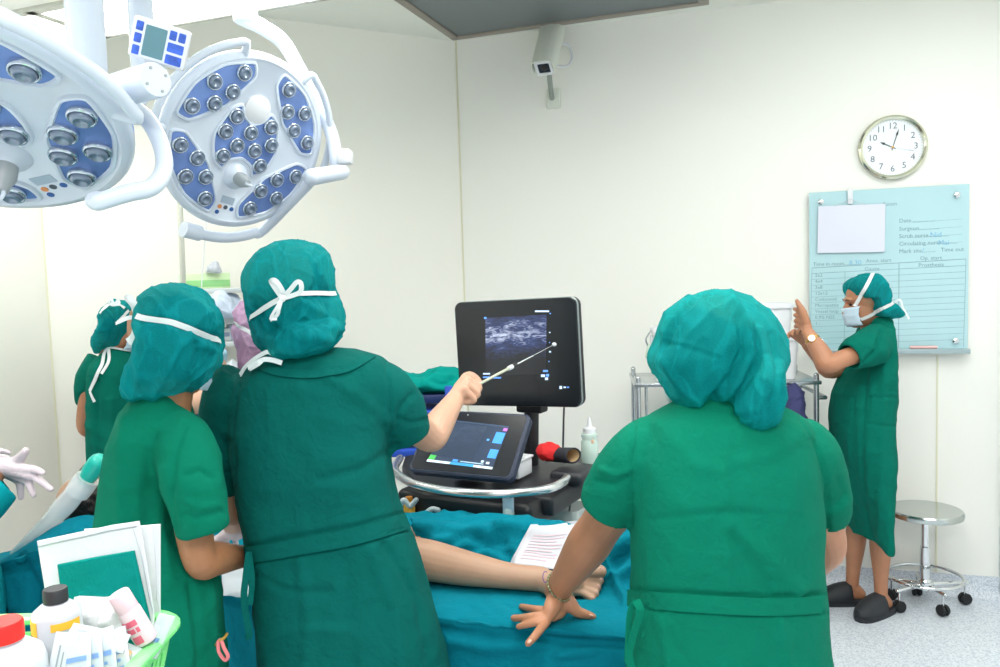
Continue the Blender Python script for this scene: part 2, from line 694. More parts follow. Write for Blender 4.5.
# lowered light canopy at upper left
ca, cb = PZ(40, 50, 2.6), PZ(240, 15.4, 2.6)
dv = (cb - ca).normalized()
nv = V((dv.y, -dv.x, 0))
if nv.y > 0: nv = -nv                                              # towards the camera
r = root('ceiling_light', 'lowered white canopy with lit panels in grey frames above the surgical lights', 'ceiling light', (*(ca + dv * 1.2 + nv * 0.5).xy, 2.6))
def cbox(a0, a1, b0, b1, z0, z1, bev=0.004):
    m = M().rbox((0, 0, 0), (a1 - a0, b1 - b0, z1 - z0), None, bev)
    c = ca + dv * (a0 + a1) / 2 + nv * (b0 + b1) / 2
    m.v = [V((c.x, c.y, (z0 + z1) / 2)) + dv * p.x + nv * p.y + V((0, 0, p.z)) for p in m.v]
    return m
build(cbox(-0.55, 2.3, 0, 1.5, 2.612, 2.985), 'housing', m_ceil, r)
xdiv = 1.315
edges = [-0.55, 0.35, xdiv, 2.3]
for a0, a1 in zip(edges[:-1], edges[1:]):
    build(cbox(a0 + 0.02, a1 - 0.02, 0.025, 0.30, 2.604, 2.612, 0.001), 'lit_panel', m_panel_light, r)
for a in edges[1:-1]:
    build(cbox(a - 0.02, a + 0.02, 0.0, 0.34, 2.598, 2.613, 0.003), 'divider', m_alu, r)
build(cbox(-0.55, 2.3, 0.0, 0.022, 2.598, 2.613, 0.003), 'edge_frame', m_alu, r)
build(cbox(-0.55, 2.3, 0.305, 0.345, 2.598, 2.613, 0.003), 'edge_frame', m_alu, r)

# air vent in the ceiling next to the back wall
v0, v1 = PZ(453, 39, 2.985), PZ(709, 3, 2.985)
dv2 = (v1 - v0).normalized()
v2 = PZ(415, 0, 2.985)
nv2 = V((dv2.y, -dv2.x, 0))
if nv2.y > 0: nv2 = -nv2
wv, hv = (v1 - v0).length, (v2 - v0).dot(nv2) + 0.25
def vbox(a0, a1, b0, b1, z0, z1, bev=0.003):
    m = M().rbox((0, 0, 0), (a1 - a0, b1 - b0, z1 - z0), None, bev)
    c = v0 + dv2 * (a0 + a1) / 2 + nv2 * (b0 + b1) / 2
    sk = (v2 - v0).normalized()
    m.v = [V((c.x, c.y, (z0 + z1) / 2)) + dv2 * p.x + nv2 * p.y + V((0, 0, p.z)) for p in m.v]
    return m
r = root('ceiling_vent', 'wide grey ceiling air vent with taupe metal frame above the camera on the wall', 'air vent', (*(v0 + dv2 * wv / 2 + nv2 * hv / 2).xy, 2.985))
m_vf = mat('vent_frame', '#9c948b', 0.45, 0.4)
m_vm = mat('vent_mesh', '#80888a', 0.5, 0.5, bump=0.4, bscale=300)
build(vbox(0, wv, 0, 0.045, 2.975, 2.999), 'frame', m_vf, r)
build(vbox(0, wv, hv - 0.045, hv, 2.975, 2.999), 'frame', m_vf, r)
build(vbox(0, 0.045, 0.045, hv - 0.045, 2.975, 2.999), 'frame', m_vf, r)
build(vbox(wv - 0.045, wv, 0.045, hv - 0.045, 2.975, 2.999), 'frame', m_vf, r)
build(vbox(0.045, wv - 0.045, 0.045, hv - 0.045, 2.984, 2.998, 0.001), 'mesh_panel', m_vm, r)

# ------------------------------------------------------------------ things on the back wall
def BW(px, py, off=0.0):
    return PP(px, py, K + NB * off, NB)
FBW = frame(BW(890, 270, 0.0), -WB, (0, 0, 1))      # x right, y up, z into room

# wall clock
cc = BW(892, 148)
fr = frame(cc, -WB, (0, 0, 1))
r = root('wall_clock', 'round white wall clock with silver rim above the glass board', 'clock', cc)
R0 = 0.158
build(M().lathe([(R0 - 0.012, 0.002), (R0 - 0.004, 0.002), (R0, 0.012), (R0 - 0.003, 0.03), (R0 - 0.012, 0.036), (R0 - 0.022, 0.030), (R0 - 0.024, 0.016)], fr, 56, False), 'rim',
      mat('clock_rim', '#dcdcc8', 0.15, 0.9), r)
build(M().lathe([(R0 - 0.012, 0.002), (R0 - 0.012, 0.017), (0.0001, 0.0171)], fr, 48), 'dial', mat('clock_dial', '#edf2f8', 0.4), r)
m_ink = mat('dark_print', '#59646c', 0.6)
for h in range(1, 13):
    a = PI / 2 - h * PI / 6
    mt = fr @ Matrix.Translation((math.cos(a) * 0.104, math.sin(a) * 0.104, 0.0178))
    build(M().text(str(h), mt, 0.043, 'CENTER'), 'numeral', m_ink, r, smooth=False)
k = M()
for q in range(60):
    a = q * PI / 30
    u = V((math.cos(a), math.sin(a), 0)); tv = V((-u.y, u.x, 0)) * 0.0006
    k.quad(*[fr @ (u * d + s * tv + V((0, 0, 0.0178))) for d, s in ((0.127, -1), (0.127, 1), (0.132, 1), (0.132, -1))])
build(k, 'minute_marks', m_ink, r, smooth=False)
def hand(name, ang, ln, wd, z, m):
    u = V((math.cos(ang), math.sin(ang), 0)); tv = V((-u.y, u.x, 0))
    po = [(-0.015, -0.3), (-0.015, 0.3), (ln * 0.62, 0.35), (ln * 0.72, 1), (ln, 0.1), (ln, -0.1), (ln * 0.72, -1), (ln * 0.62, -0.35)]
    pts = [u * a + tv * b * wd for a, b in po]
    k = M().rings([[fr @ (p + V((0, 0, z))) for p in pts], [fr @ (p + V((0, 0, z + 0.0012))) for p in pts]])
    build(k, name, m, r, smooth=False)
m_hand = mat('clock_hand', '#2c3a36', 0.4)
hand('hour_hand', math.radians(152), 0.062, 0.006, 0.019, m_hand)
hand('minute_hand', math.radians(73), 0.09, 0.005, 0.021, m_hand)
hand('second_hand', math.radians(-14), 0.11, 0.0012, 0.023, mat('clock_second', '#8a9298', 0.4))
build(M().lathe([(0.005, 0.018), (0.005, 0.025), (0.0001, 0.026)], fr, 16), 'hub', mat('brass', '#c9a050', 0.3, 0.8), r)

# glass record board
TL, TR, BL, BR = BW(810.4, 194.4, 0.03), BW(971, 182, 0.03), BW(807.5, 353, 0.03), BW(967, 349, 0.03)
bw = (TR - TL).dot(-WB); bh = (TL.z + TR.z) / 2 - (BL.z + BR.z) / 2
bc = (TL + TR + BL + BR) / 4
fr = frame(bc, -WB, (0, 0, 1))
r = root('record_board', 'large pale blue glass board with ruled printed table on the back wall', 'board', bc - V((0, 0, bh / 2)))
m_glassb = mat('blue_glass_board', '#b3d7dd', 0.12, coat=0.4, spec=0.5)
build(M().slab([(-bw / 2, -bh / 2), (bw / 2, -bh / 2), (bw / 2, bh / 2), (-bw / 2, bh / 2)], fr, 0.008, 0.0015), 'glass_panel', m_glassb, r, angle=20)
build(M().rbox((0, -bh / 2 + 0.002, 0.022), (bw + 0.004, 0.022, 0.05), fr, 0.003), 'pen_tray', mat('tray_alu', '#a9bcc0', 0.35, 0.5), r)
for sx, sy in ((-1, 1), (1, 1), (1, -1), (-1, -1)):
    build(M().lathe([(0.012, -0.03), (0.012, 0.008), (0.014, 0.009), (0.014, 0.016), (0.010, 0.019), (0.0001, 0.0195)], fr @ Matrix.Translation((sx * (bw / 2 - 0.055), sy * (bh / 2 - 0.05), 0)), 20), 'standoff', m_chrome, r)
m_print = mat('board_print', '#7a9ea6', 0.6)
def bp(px, py):
    q = fr.inverted() @ PP(px, py, bc, NB)
    return q.x, q.y
def btext(s, px, py, size, al='LEFT', nm='printed_line', mm=m_print):
    x, y = bp(px, py)
    build(M().text(s, fr @ Matrix.Translation((x, y, 0.0008)), size, al), nm, mm, r, smooth=False)
for s, px, py in (('Date..................', 899, 221), ('Surgeon...............', 899, 229), ('Scrub nurse...............', 899, 236.5), ('Circulating nurse............', 899, 244), ('Mark site..........   Time out', 899, 251.5)):
    btext(s, px, py, 0.027)
btext('Time in room..............', 813, 264.5, 0.026)
btext('Anes. start', 866, 261, 0.026)
btext('Op. start', 920, 258.5, 0.026)
btext('Gauze', 872, 269, 0.027, 'CENTER')
btext('Prosthesis', 931, 265, 0.027, 'CENTER')
btext('Room', 890, 204, 0.026, 'CENTER')
for i, s in enumerate(('2x2', '4x4', '3x8', '12x12', 'Cottonoid', 'Micropattie', 'Vessel loop', '0.9% NSS', '1 :')):
    btext(s, 815, 275.5 + i * 6.0, 0.024)
k = M()
def rule(a, b, wd):
    a, b = V((*bp(*a), 0.0006)), V((*bp(*b), 0.0006))
    d = (b - a).normalized(); n = V((-d.y, d.x, 0)) * wd / 2
    k.quad(*[fr @ q for q in (a - n, b - n, b + n, a + n)])
for a, b, wd in (((812, 268), (966, 259), .0028), ((812, 273.5), (965.5, 265.5), .002), ((812, 268), (810, 351), .002), ((966, 259), (963.5, 347), .002), ((845, 272), (844, 351), .002), ((899, 263.5), (898.5, 348), .0028)):
    rule(a, b, wd)
for i in range(12):
    t = (i + 1) / 13
    rule((811.8, 273.5 + t * 77), (965.3 - t * 1.5, 265.5 + t * 80), .0014)
for i in range(4):
    rule((913, 222.5 + i * 7.6), (962, 219 + i * 7.6), .001)
build(k, 'ruled_lines', m_print, r, smooth=False)
m_mark = mat('marker_blue', '#7ab8d8', 0.6)
for s, px, py in (('8.30', 849, 263), ('Nid', 930, 235), ('Mai', 938, 243), ('/', 922, 250.5)):
    btext(s, px, py, 0.034, 'LEFT', 'marker_writing', m_mark)

# marker resting on the tray and a magnet
k = M().cyl(fr @ V((0.10, -bh / 2 + 0.021, 0.028)), fr @ V((0.22, -bh / 2 + 0.021, 0.028)), 0.0075, 12)
build(k, 'marker_pen', mat('marker_pink', '#e6b7b4', 0.4), label='pale pink marker pen lying on the tray of the glass board', cat='pen')

# blank notice hanging from a hook
nq = [BW(818, 207, 0.045), BW(885.5, 204.5, 0.045), BW(884.5, 249.5, 0.045), BW(818, 254, 0.045)]
nc = sum(nq, V((0, 0, 0))) / 4
frn = frame(nc, nq[1] - nq[0], (0, 0, 1))
nw = (nq[1] - nq[0]).length; nh = (nq[0] - nq[3]).length
r = root('hanging_notice', 'blank pale lilac notice card hanging by a string on the glass board', 'notice', nc - V((0, 0, nh / 2)))
build(M().slab([(-nw / 2, -nh / 2), (nw / 2, -nh / 2), (nw / 2, nh / 2), (-nw / 2, nh / 2)], frn, 0.006, 0.001), 'card', mat('notice_card', '#d9dcea', 0.4), r)
hk = BW(850.5, 199, 0.045)
build(M().tube([nq[0] * .75 + nq[1] * .25, hk, nq[0] * .3 + nq[1] * .7], 0.0012, 6, smooth=False), 'string', m_paper, r)
k = M().rbox((0, 0, 0), (0.024, 0.075, 0.006), None, 0.002)
k.v = [BW(850.3, 196.5, 0.041) + (-WB) * p.x + V((0, 0, p.y)) + NB * p.z for p in k.v]
build(k, 'hook', m_whitepl, r)

# security camera on the wall
a, b = P(553, 30, 4.40), P(540, 85, 4.15)
r = root('security_camera', 'white box security camera under a hood on the back wall', 'security camera', BW(550, 98))
ax = (b - a).normalized()
f2 = zframe(a, ax)
L = 0.30
m_camw = mat('camera_housing', '#dfe3d8', 0.4)
k = M()
prof = rrect(0.105, 0.10, 0.025, 5)
k.rings([[f2 @ V((x, y, z)) for x, y in prof] for z in (0, 0.01, L - 0.005, L)])
build(k, 'housing', m_camw, r)
k = M()
arc = [(-0.062, -0.02), (-0.062, 0.03), (-0.05, 0.055), (-0.02, 0.063), (0.02, 0.063), (0.05, 0.055), (0.062, 0.03), (0.062, -0.02)]
inn = [(x * 0.94, y - 0.004) for x, y in reversed(arc)]
k.rings([[f2 @ V((x, y, z)) for x, y in arc + inn] for z in (-0.015, L + 0.03)])
build(k, 'hood', m_camw, r, angle=50)
k = M()
fo = rrect(0.09, 0.085, 0.012, 4)
fi = rrect(0.064, 0.06, 0.004, 4)
k.rings([[f2 @ V((x, y, L)) for x, y in fo], [f2 @ V((x, y, L + 0.012)) for x, y in fo], [f2 @ V((x, y, L + 0.012)) for x, y in fi], [f2 @ V((x, y, L + 0.004)) for x, y in fi]], False, False)
build(k, 'front_frame', m_whitepl, r)
build(M().rbox((0, 0, L + 0.003), (0.066, 0.062, 0.004), f2, 0.001), 'window', mat('camera_glass', '#1c2b3c', 0.08), r)
build(M().lathe([(0.02, L + 0.004), (0.02, L + 0.008), (0.012, L + 0.010), (0.0001, L + 0.009)], f2, 20), 'lens', m_black, r)
e0 = f2 @ V((0, -0.05, L * 0.78)); e1 = BW(552, 98, 0.03)
build(M().tube([e0, e0 * .6 + e1 * .4 + V((0, 0, -0.02)), e1], 0.014, 10), 'bracket', mat('bracket_grey', '#9aa39c', 0.4, 0.4), r)
k = M().slab(rrect(0.075, 0.11, 0.01), frame(BW(553, 98, 0.03), -WB, (0, 0, 1)), 0.03, 0.004)
build(k, 'wall_plate', m_camw, r)
c0 = f2 @ V((0.055, -0.02, 0.06))
build(M().tube([P(560, 43, 4.38), P(569, 46, 4.42), P(572, 58, 4.42), P(567, 66, 4.40), P(557, 66, 4.36)], 0.0075, 10), 'cable', m_whitepl, r)
k = M().rbox((0, 0, 0), (0.11, 0.12, 0.05), None, 0.006)
k.v = [BW(549, 34, 0.026) + (-WB) * p.x + V((0, 0, p.y)) + NB * p.z for p in k.v]
build(k, 'junction_box', m_camw, r)

# ------------------------------------------------------------------ surgical lights
m_lamp = mat('lamp_shell', '#cfd9e6', 0.28, coat=0.3)
m_pod = mat('lamp_reflector', '#6f8cc8', 0.25, 0.35, var=0.18, vscale=9)
m_lens = mat('lamp_lens', '#74849a', 0.06, 0.3, coat=1.0)
m_lensc = mat('lamp_lens_ring', '#c3cedb', 0.12, 0.85)
m_grey = mat('lamp_grey', '#9aa2a6', 0.35)
m_blue_line = mat('lamp_blue_seam', '#7fa6f0', 0.4)
LENS = None


def surgical_lamp(label, centre, nimg, tilt, upimg, Rl):
    """nimg: image direction (right, up) the face leans to; upimg: image direction from handle to cover"""
    global LENS
    fwd = (centre - CO).normalized()
    rt = CR - fwd * CR.dot(fwd); rt.normalize()
    up = rt.cross(fwd)
    n = -fwd * math.cos(tilt) + (rt * nimg[0] + up * nimg[1]).normalized() * math.sin(tilt)
    d = rt * upimg[0] + up * upimg[1]
    e2 = d + fwd * (-(d.dot(n)) / fwd.dot(n))
    e2.normalize()
    e1 = e2.cross(n)
    F = frame(centre, e1, e2)
    r = root('surgical_light', label, 'surgical light', centre)
    s = Rl / 0.30
    T = lambda x, y, z=0.0: F @ V((x * s, y * s, z * s))
    def lathe(prof, n=64, cap=True, mt=None):
        return M().lathe([(a * s, b * s) for a, b in prof], F if mt is None else mt, n, cap)
    build(lathe([(0.0001, -0.125), (0.10, -0.12), (0.19, -0.10), (0.262, -0.065), (0.292, -0.03)]), 'back_shell', m_lamp, r)
    build(lathe([(0.2925, -0.031), (0.297, -0.027), (0.297, -0.021), (0.2925, -0.018)], cap=False), 'seam', m_blue_line, r)
    build(lathe([(0.29, -0.028), (0.300, -0.012), (0.300, -0.002), (0.292, 0.008), (0.278, 0.011), (0.268, 0.004), (0.0001, 0.004)]), 'face', m_lamp, r)

    def pod(poly, lens, name):
        A = catmull([*poly, poly[0]], 5)[:-1]
        # closed catmull: recompute with wrap
        n = len(poly); A = []
        for i in range(n):
            p0, p1, p2, p3 = [np.array(poly[(i + j) % n], float) for j in (-1, 0, 1, 2)]
            for q in range(5):
                t = q / 5
                tw = 0.32
                m1, m2 = tw * (p2 - p0), tw * (p3 - p1)
                A.append((2 * t**3 - 3 * t**2 + 1) * p1 + (t**3 - 2 * t**2 + t) * m1 + (-2 * t**3 + 3 * t**2) * p2 + (t**3 - t**2) * m2)
        A = [(float(a[0]), float(a[1])) for a in A]
        cx = sum(a[0] for a in A) / len(A); cy = sum(a[1] for a in A) / len(A)
        k = M()
        k.rings([[T(x, y, 0.002) for x, y in A], [T(x, y, 0.0065) for x, y in A]])
        pd = build(k, name, m_pod, r)
        nA = len(A)
        rg = []
        for i, a in enumerate(A):
            b, c = V(A[i - 1]), V(A[(i + 1) % nA])
            t2 = (c - b).normalized(); nn = V((t2.y, -t2.x))
            rg.append([T(a[0] + nn.x * u, a[1] + nn.y * u, z) for u, z in ((-0.004, 0.004), (-0.0015, 0.0105), (0.004, 0.0115), (0.009, 0.004))])
        k = M()
        k.rings(rg + [rg[0]], False, False)
        build(k, 'border', m_lamp, pd)
        for x, y in lens:
            yield_lens(pd, x, y)
        return pd

    def yield_lens(pd, x, y):
        global LENS
        if LENS is None:
            m1 = M().lathe([(0.0205, 0.0), (0.0205, 0.006), (0.0185, 0.010), (0.0165, 0.008)], n=20, cap=False)
            m2 = M().lathe([(0.0168, 0.007), (0.0145, 0.013), (0.0095, 0.0165), (0.008, 0.0135), (0.0001, 0.0125)], n=20)
            LENS = []
            for mm, mtl in ((m1, m_lensc), (m2, m_lens)):
                me = bpy.data.meshes.new('lens')
                me.from_pydata(mm.v, [], mm.f)
                fix_normals(me)
                me.polygons.foreach_set('use_smooth', [True] * len(me.polygons))
                me.materials.append(mtl)
                LENS.append(me)
            # one mesh, two materials
            bm = bmesh.new()
            bm.from_mesh(LENS[0]); n0 = len(bm.faces)
            bm.from_mesh(LENS[1])
            bm.faces.ensure_lookup_table()
            for f in bm.faces[n0:]:
                f.material_index = 1
            me = bpy.data.meshes.new('lens')
            bm.to_mesh(me); bm.free()
            me.materials.append(m_lensc); me.materials.append(m_lens)
            LENS = me
        o = bpy.data.objects.new('lens', LENS)
        C.objects.link(o)
        o.parent = pd
        o.matrix_local = Matrix.Translation(T(x, y, 0.006) - ORG[pd.name]) @ F.to_3x3().to_4x4() @ Matrix.Scale(s * 1.32, 4)

    def pol(a, rad):
        return (rad * math.sin(math.radians(a)), rad * math.cos(math.radians(a)))
    base_out = [(-35, 0.265), (-12, 0.270), (12, 0.270), (35, 0.265), (37, 0.215), (15, 0.158), (0, 0.145), (-15, 0.158), (-37, 0.215)]
    lens_out = [(-26, 0.232), (0, 0.236), (26, 0.232), (-11, 0.180), (12, 0.180)]
    for c in (48, 132, 228, 312):
        pod([pol(c + a, rd) for a, rd in base_out], [pol(c + a, rd) for a, rd in lens_out], 'led_panel')
    inner = [(-0.110, 0.045), (-0.088, 0.098), (-0.055, 0.118), (-0.034, 0.086), (0.0, 0.068), (0.034, 0.086), (0.055, 0.118), (0.088, 0.098), (0.110, 0.045), (0.122, 0.0),
             (0.110, -0.050), (0.088, -0.088), (0.058, -0.105), (0.040, -0.072), (0.0, -0.056), (-0.040, -0.072), (-0.058, -0.105), (-0.088, -0.088), (-0.110, -0.050), (-0.122, 0.0)]
    pod(inner, [(-0.067, 0.076), (0.067, 0.076), (-0.089, 0.018), (0, 0.038), (0.089, 0.018), (-0.034, -0.016), (0.034, -0.016), (-0.072, -0.062), (0.072, -0.062)], 'led_panel')
    hub = F @ Matrix.Translation((0, 0.118 * s, 0.004 * s))
    build(M().lathe([(0.047 * s, 0), (0.047 * s, 0.006 * s), (0.043 * s, 0.009 * s), (0.0001, 0.010 * s)], hub, 36), 'cover_cap', m_whitepl, r)
    hb = F @ Matrix.Translation((0, -0.118 * s, 0.004 * s))
    build(M().lathe([(0.045 * s, 0), (0.038 * s, 0.012 * s), (0.026 * s, 0.020 * s), (0.024 * s, 0.025 * s)], hb, 30), 'handle_mount', m_lamp, r)
    h = build(M().lathe([(0.023 * s, 0.022 * s), (0.024 * s, 0.05 * s), (0.018 * s, 0.062 * s), (0.015 * s, 0.075 * s), (0.012 * s, 0.082 * s), (0.0001, 0.083 * s)], hb, 26), 'handle', m_grey, r)
    kk = M()
    lp = [hb @ V((0.010 * s * math.cos(t), 0, (0.088 + 0.012 * math.sin(t)) * s)) for t in [i * PI / 7 - PI * 0.1 for i in range(9)]]
    kk.tube(lp, 0.004 * s, 8)
    build(kk, 'handle_clip', m_lamp, h)
    # specification label and symbols
    k = M().slab(rrect(0.05 * s, 0.026 * s, 0.002 * s, 2), F @ Matrix.Translation((0.0, -0.205 * s, 0.0052 * s)) @ Matrix.Rotation(-0.05, 4, 'Z'), 0.001 * s, 0.0003)
    build(k, 'spec_label', mat('label_grey_blue', '#a9bacb', 0.4), r)
    for i, (x, y, cl) in enumerate(((-0.022, -0.232, '#e0935a'), (0.0, -0.231, '#4a5560'), (-0.026, -0.252, '#2f5ea0'), (0.024, -0.233, '#2f5ea0'))):
        build(M().lathe([(0.0075 * s, 0.004 * s), (0.0075 * s, 0.0058 * s), (0.0001, 0.0059 * s)], F @ Matrix.Translation((x * s, y * s, 0)), 16), 'symbol_dot', mat('symbol' + str(i), cl, 0.5), r)
    return r, F, s, T


def rimpath(F, s, a0, a1, rad, z, n=14):
    return [F @ V((rad * s * math.sin(math.radians(a0 + (a1 - a0) * i / n)), rad * s * math.cos(math.radians(a0 + (a1 - a0) * i / n)), z * s)) for i in range(n + 1)]


def rim_handle(r, F, s, a0, a1):
    p = [F @ V((0.288 * s * math.sin(math.radians(a0)), 0.288 * s * math.cos(math.radians(a0)), 0.0))] + rimpath(F, s, a0, a1, 0.327, 0.012) + \
        [F @ V((0.288 * s * math.sin(math.radians(a1)), 0.288 * s * math.cos(math.radians(a1)), 0.0))]
    build(M().tube(p, 0.0125 * s, 12, sub=3), 'grip_rail', m_lamp, r)


# the light whose whole face shows
YR = 2.62
rl, F, s, T = surgical_lamp('round surgical light head showing its whole face, above the staff in the middle', P(245.5, 142.7, YR), (0.857, -0.515), math.radians(33), (0.36, 0.93), 0.2875)
rim_handle(rl, F, s, -20, -95)
rim_handle(rl, F, s, 28, 95)
yk = rimpath(F, s, 188, 130, 0.352, -0.035, 8)
knob = P(333, 173, YR + 0.16)
build(M().tube([yk[0]] + yk[1:7] + [P(316, 176, YR + 0.08)], 0.018, 14, sub=4), 'yoke', m_lamp, rl)
build(M().cyl(yk[0] - (yk[1] - yk[0]).normalized() * 0.05, yk[0] + (yk[1] - yk[0]).normalized() * 0.01, 0.026, 20), 'yoke_joint', m_lamp, rl)
build(M().tube([P(312, 177, YR + 0.05), P(342, 172, YR + 0.14)], [0.028, 0.026], 20, smooth=False), 'joint', m_lamp, rl)
k = M().rbox((0, 0, 0), (0.05, 0.055, 0.05), None, 0.01)
k.v = [P(345, 157, YR + 0.15) + p for p in k.v]
build(k, 'knob', m_whitepl, rl)
build(M().tube([P(247, 20, YR + 0.1), P(262, 27, YR + 0.12), P(283, 42, YR + 0.18), P(300, 70, YR + 0.2), P(322, 112, YR + 0.2), P(333, 140, YR + 0.2), P(337, 170, YR + 0.17)], [0.026, 0.026, 0.026, 0.024, 0.023, 0.023, 0.023], 18), 'arm', m_lamp, rl)
pb = P(246, 24, YR + 0.1)
build(M().lathe([(0.030, 0), (0.040, 0.008), (0.040, 0.10), (0.034, 0.105), (0.032, 0.45)], Matrix.Translation(pb), 28), 'stem', m_lamp, rl)
build(M().lathe([(0.028, 0.42), (0.028, CEIL - pb.z)], Matrix.Translation(pb), 24), 'ceiling_pole', m_lamp, rl)

# the cropped light, nearer
YL = 1.5
ll, F, s, T = surgical_lamp('large surgical light cut off by the frame, with control panel beside its pole', P(-46, 118, YL), (-0.35, -0.94), math.radians(57), (-0.75, 0.66), 0.305)
rim_handle(ll, F, s, 28, 108)
rim_handle(ll, F, s, -28, -100)
build(M().tube([P(128, 104, YL + 0.12), P(146, 118, YL + 0.12), P(160, 142, YL + 0.10), P(164, 168, YL + 0.06), P(152, 187, YL + 0.02), P(128, 193, YL), P(98, 202, YL - 0.02)], 0.0165, 16), 'yoke', m_lamp, ll)
build(M().ell(P(97, 201, YL - 0.01), 0.021, 0.021, 0.018), 'yoke_joint', m_lamp, ll)
a, b = P(102, 95, YL + 0.10), P(155, 80, YL + 0.0)
fz = zframe(a, b - a)
Lc = (b - a).length
build(M().lathe([(0.029, -0.01), (0.0315, 0.0), (0.0315, Lc * 0.35), (0.032, Lc * 0.36), (0.032, Lc), (0.030, Lc + 0.004), (0.0001, Lc + 0.005)], fz, 32), 'motor_housing', m_lamp, ll)
for i in range(4):
    an = i * PI / 2 + 0.5
    build(M().lathe([(0.003, 0), (0.003, 0.002), (0.0001, 0.0025)], fz @ Matrix.Translation((0.022 * math.cos(an), 0.022 * math.sin(an), Lc + 0.004)), 10), 'screw', m_grey, ll)
# control panel
pc = P(159, 43, YL + 0.02)
xr = CR * math.cos(math.radians(-14)) + CU * math.sin(math.radians(-14)) + CF * 0.25
fp = frame(pc, xr, CU * math.cos(math.radians(-14)) - CR * math.sin(math.radians(-14)) - CF * 0.2) @ Matrix.Scale(0.84, 4)
cp = build(M().slab(rrect(0.118, 0.088, 0.008), fp, 0.025, 0.003), 'control_panel', m_whitepl, ll)
build(M().slab(rrect(0.110, 0.080, 0.006), fp @ Matrix.Translation((0, 0, 0.0012)), 0.001, 0.0004), 'fascia', mat('panel_fascia', '#dfe6f1', 0.4), cp)
build(M().slab(rrect(0.045, 0.066, 0.002, 2), fp @ Matrix.Translation((-0.009, -0.002, 0.0024)), 0.001, 0.0004), 'display', mat('panel_display', '#5f8a94', 0.3), cp)
m_btn = mat('panel_button', '#3a62c8', 0.35, var=0.3, vscale=60)
for x, y, ww in ((-0.044, 0.024, 0.015), (-0.044, -0.002, 0.015), (-0.044, -0.028, 0.015), (0.026, 0.024, 0.015), (0.045, 0.024, 0.015), (0.0355, -0.002, 0.034), (0.0355, -0.028, 0.034)):
    build(M().slab(rrect(ww, 0.020, 0.002, 2), fp @ Matrix.Translation((x, y, 0.003)), 0.002, 0.0006), 'button', m_btn, cp)
build(M().cyl(P(156, 64, YL + 0.05), P(150, 84, YL + 0.05), 0.02, 16), 'panel_neck', m_whitepl, ll)
q = P(85, 20, YL + 0.35)
q2 = P(90, 78, YL + 0.35)
build(M().lathe([(0.030, -0.17), (0.040, -0.15), (0.042, 0.3), (0.042, CEIL - q.z)], Matrix.Translation(q), 32), 'ceiling_pole', m_lamp, ll)
build(M().tube([q + V((0, 0, -0.15)), P(92, 85, YL + 0.25), P(100, 94, YL + 0.13)], 0.032, 16), 'spring_arm', m_lamp, ll)
q = P(141, 20, YL + 0.55)
build(M().lathe([(0.022, -0.17), (0.030, -0.16), (0.030, 0.3), (0.030, CEIL - q.z)], Matrix.Translation(q), 28), 'ceiling_pole', m_lamp, ll)
build(M().tube([q + V((0, 0, -0.15)), P(146, 88, YL + 0.4), P(135, 100, YL + 0.15)], 0.02, 14), 'support_arm', m_lamp, ll)

# ------------------------------------------------------------------ people: helpers
def blob(m, pts, Yc, df, db=None, c=None, nth=56, nph=26, e=0.85, lean=0.0):
    """rounded volume whose outline (pixels) lies in the plane y = Yc; df/db = half depth towards / away from the camera"""
    db = df if db is None else db
    W = [P(x, y, Yc) for x, y in pts]
    cx, cy = c if c else (sum(p[0] for p in pts) / len(pts), sum(p[1] for p in pts) / len(pts))
    cw = P(cx, cy, Yc)
    Q = [(p.x - cw.x, p.z - cw.z) for p in W]
    Q = [tuple(a) for a in catmull(Q + [Q[0]], 6)[:-1]]
    rad = []
    for k in range(nth):
        a = 2 * PI * k / nth
        d = (math.cos(a), math.sin(a))
        best = 0
        for (x0, z0), (x1, z1) in zip(Q, Q[1:] + Q[:1]):
            ex, ez = x1 - x0, z1 - z0
            den = d[0] * ez - d[1] * ex
            if abs(den) < 1e-12: continue
            t = (x0 * ez - z0 * ex) / den
            s_ = (x0 * d[1] - z0 * d[0]) / den
            if t > 0 and -1e-6 <= s_ <= 1 + 1e-6: best = max(best, t)
        rad.append(best)
    def mk():
        rings = []
        for j in range(1, nph):
            f = PI * j / nph
            sr, dd = math.sin(f) ** e, -math.cos(f)
            y = dd * (df if dd < 0 else db)
            rings.append([cw + V((rad[k] * sr * math.cos(2 * PI * k / nth), y, rad[k] * sr * math.sin(2 * PI * k / nth))) for k in range(nth)])
        return rings
    tgt = list(rad)
    cq = cw - CO
    x0, y0 = cq.dot(CR) / cq.dot(CF), cq.dot(CU) / cq.dot(CF)
    def seen(p):
        q = p - CO
        return q.dot(CR) / q.dot(CF) - x0, q.dot(CU) / q.dot(CF) - y0
    ref = [math.hypot(*seen(cw + V((tgt[k] * math.cos(2 * PI * k / nth), 0, tgt[k] * math.sin(2 * PI * k / nth))))) for k in range(nth)]
    for _ in range(3):
        mx = [0.0] * nth
        for rg in mk():
            for p in rg:
                a_, b_ = seen(p)
                b2 = a_ * math.sin(ROLL) * 0 + b_
                i = int(round(math.atan2(b_, a_) / (2 * PI) * nth)) % nth
                mx[i] = max(mx[i], math.hypot(a_, b_))
        fac = [min(1.05, max(0.8, ref[k] / mx[k])) if mx[k] > 0 else 1 for k in range(nth)]
        fac = [(fac[k - 1] + fac[k] + fac[(k + 1) % nth]) / 3 for k in range(nth)]
        rad = [rad[k] * fac[k] for k in range(nth)]
    return m.rings(mk())


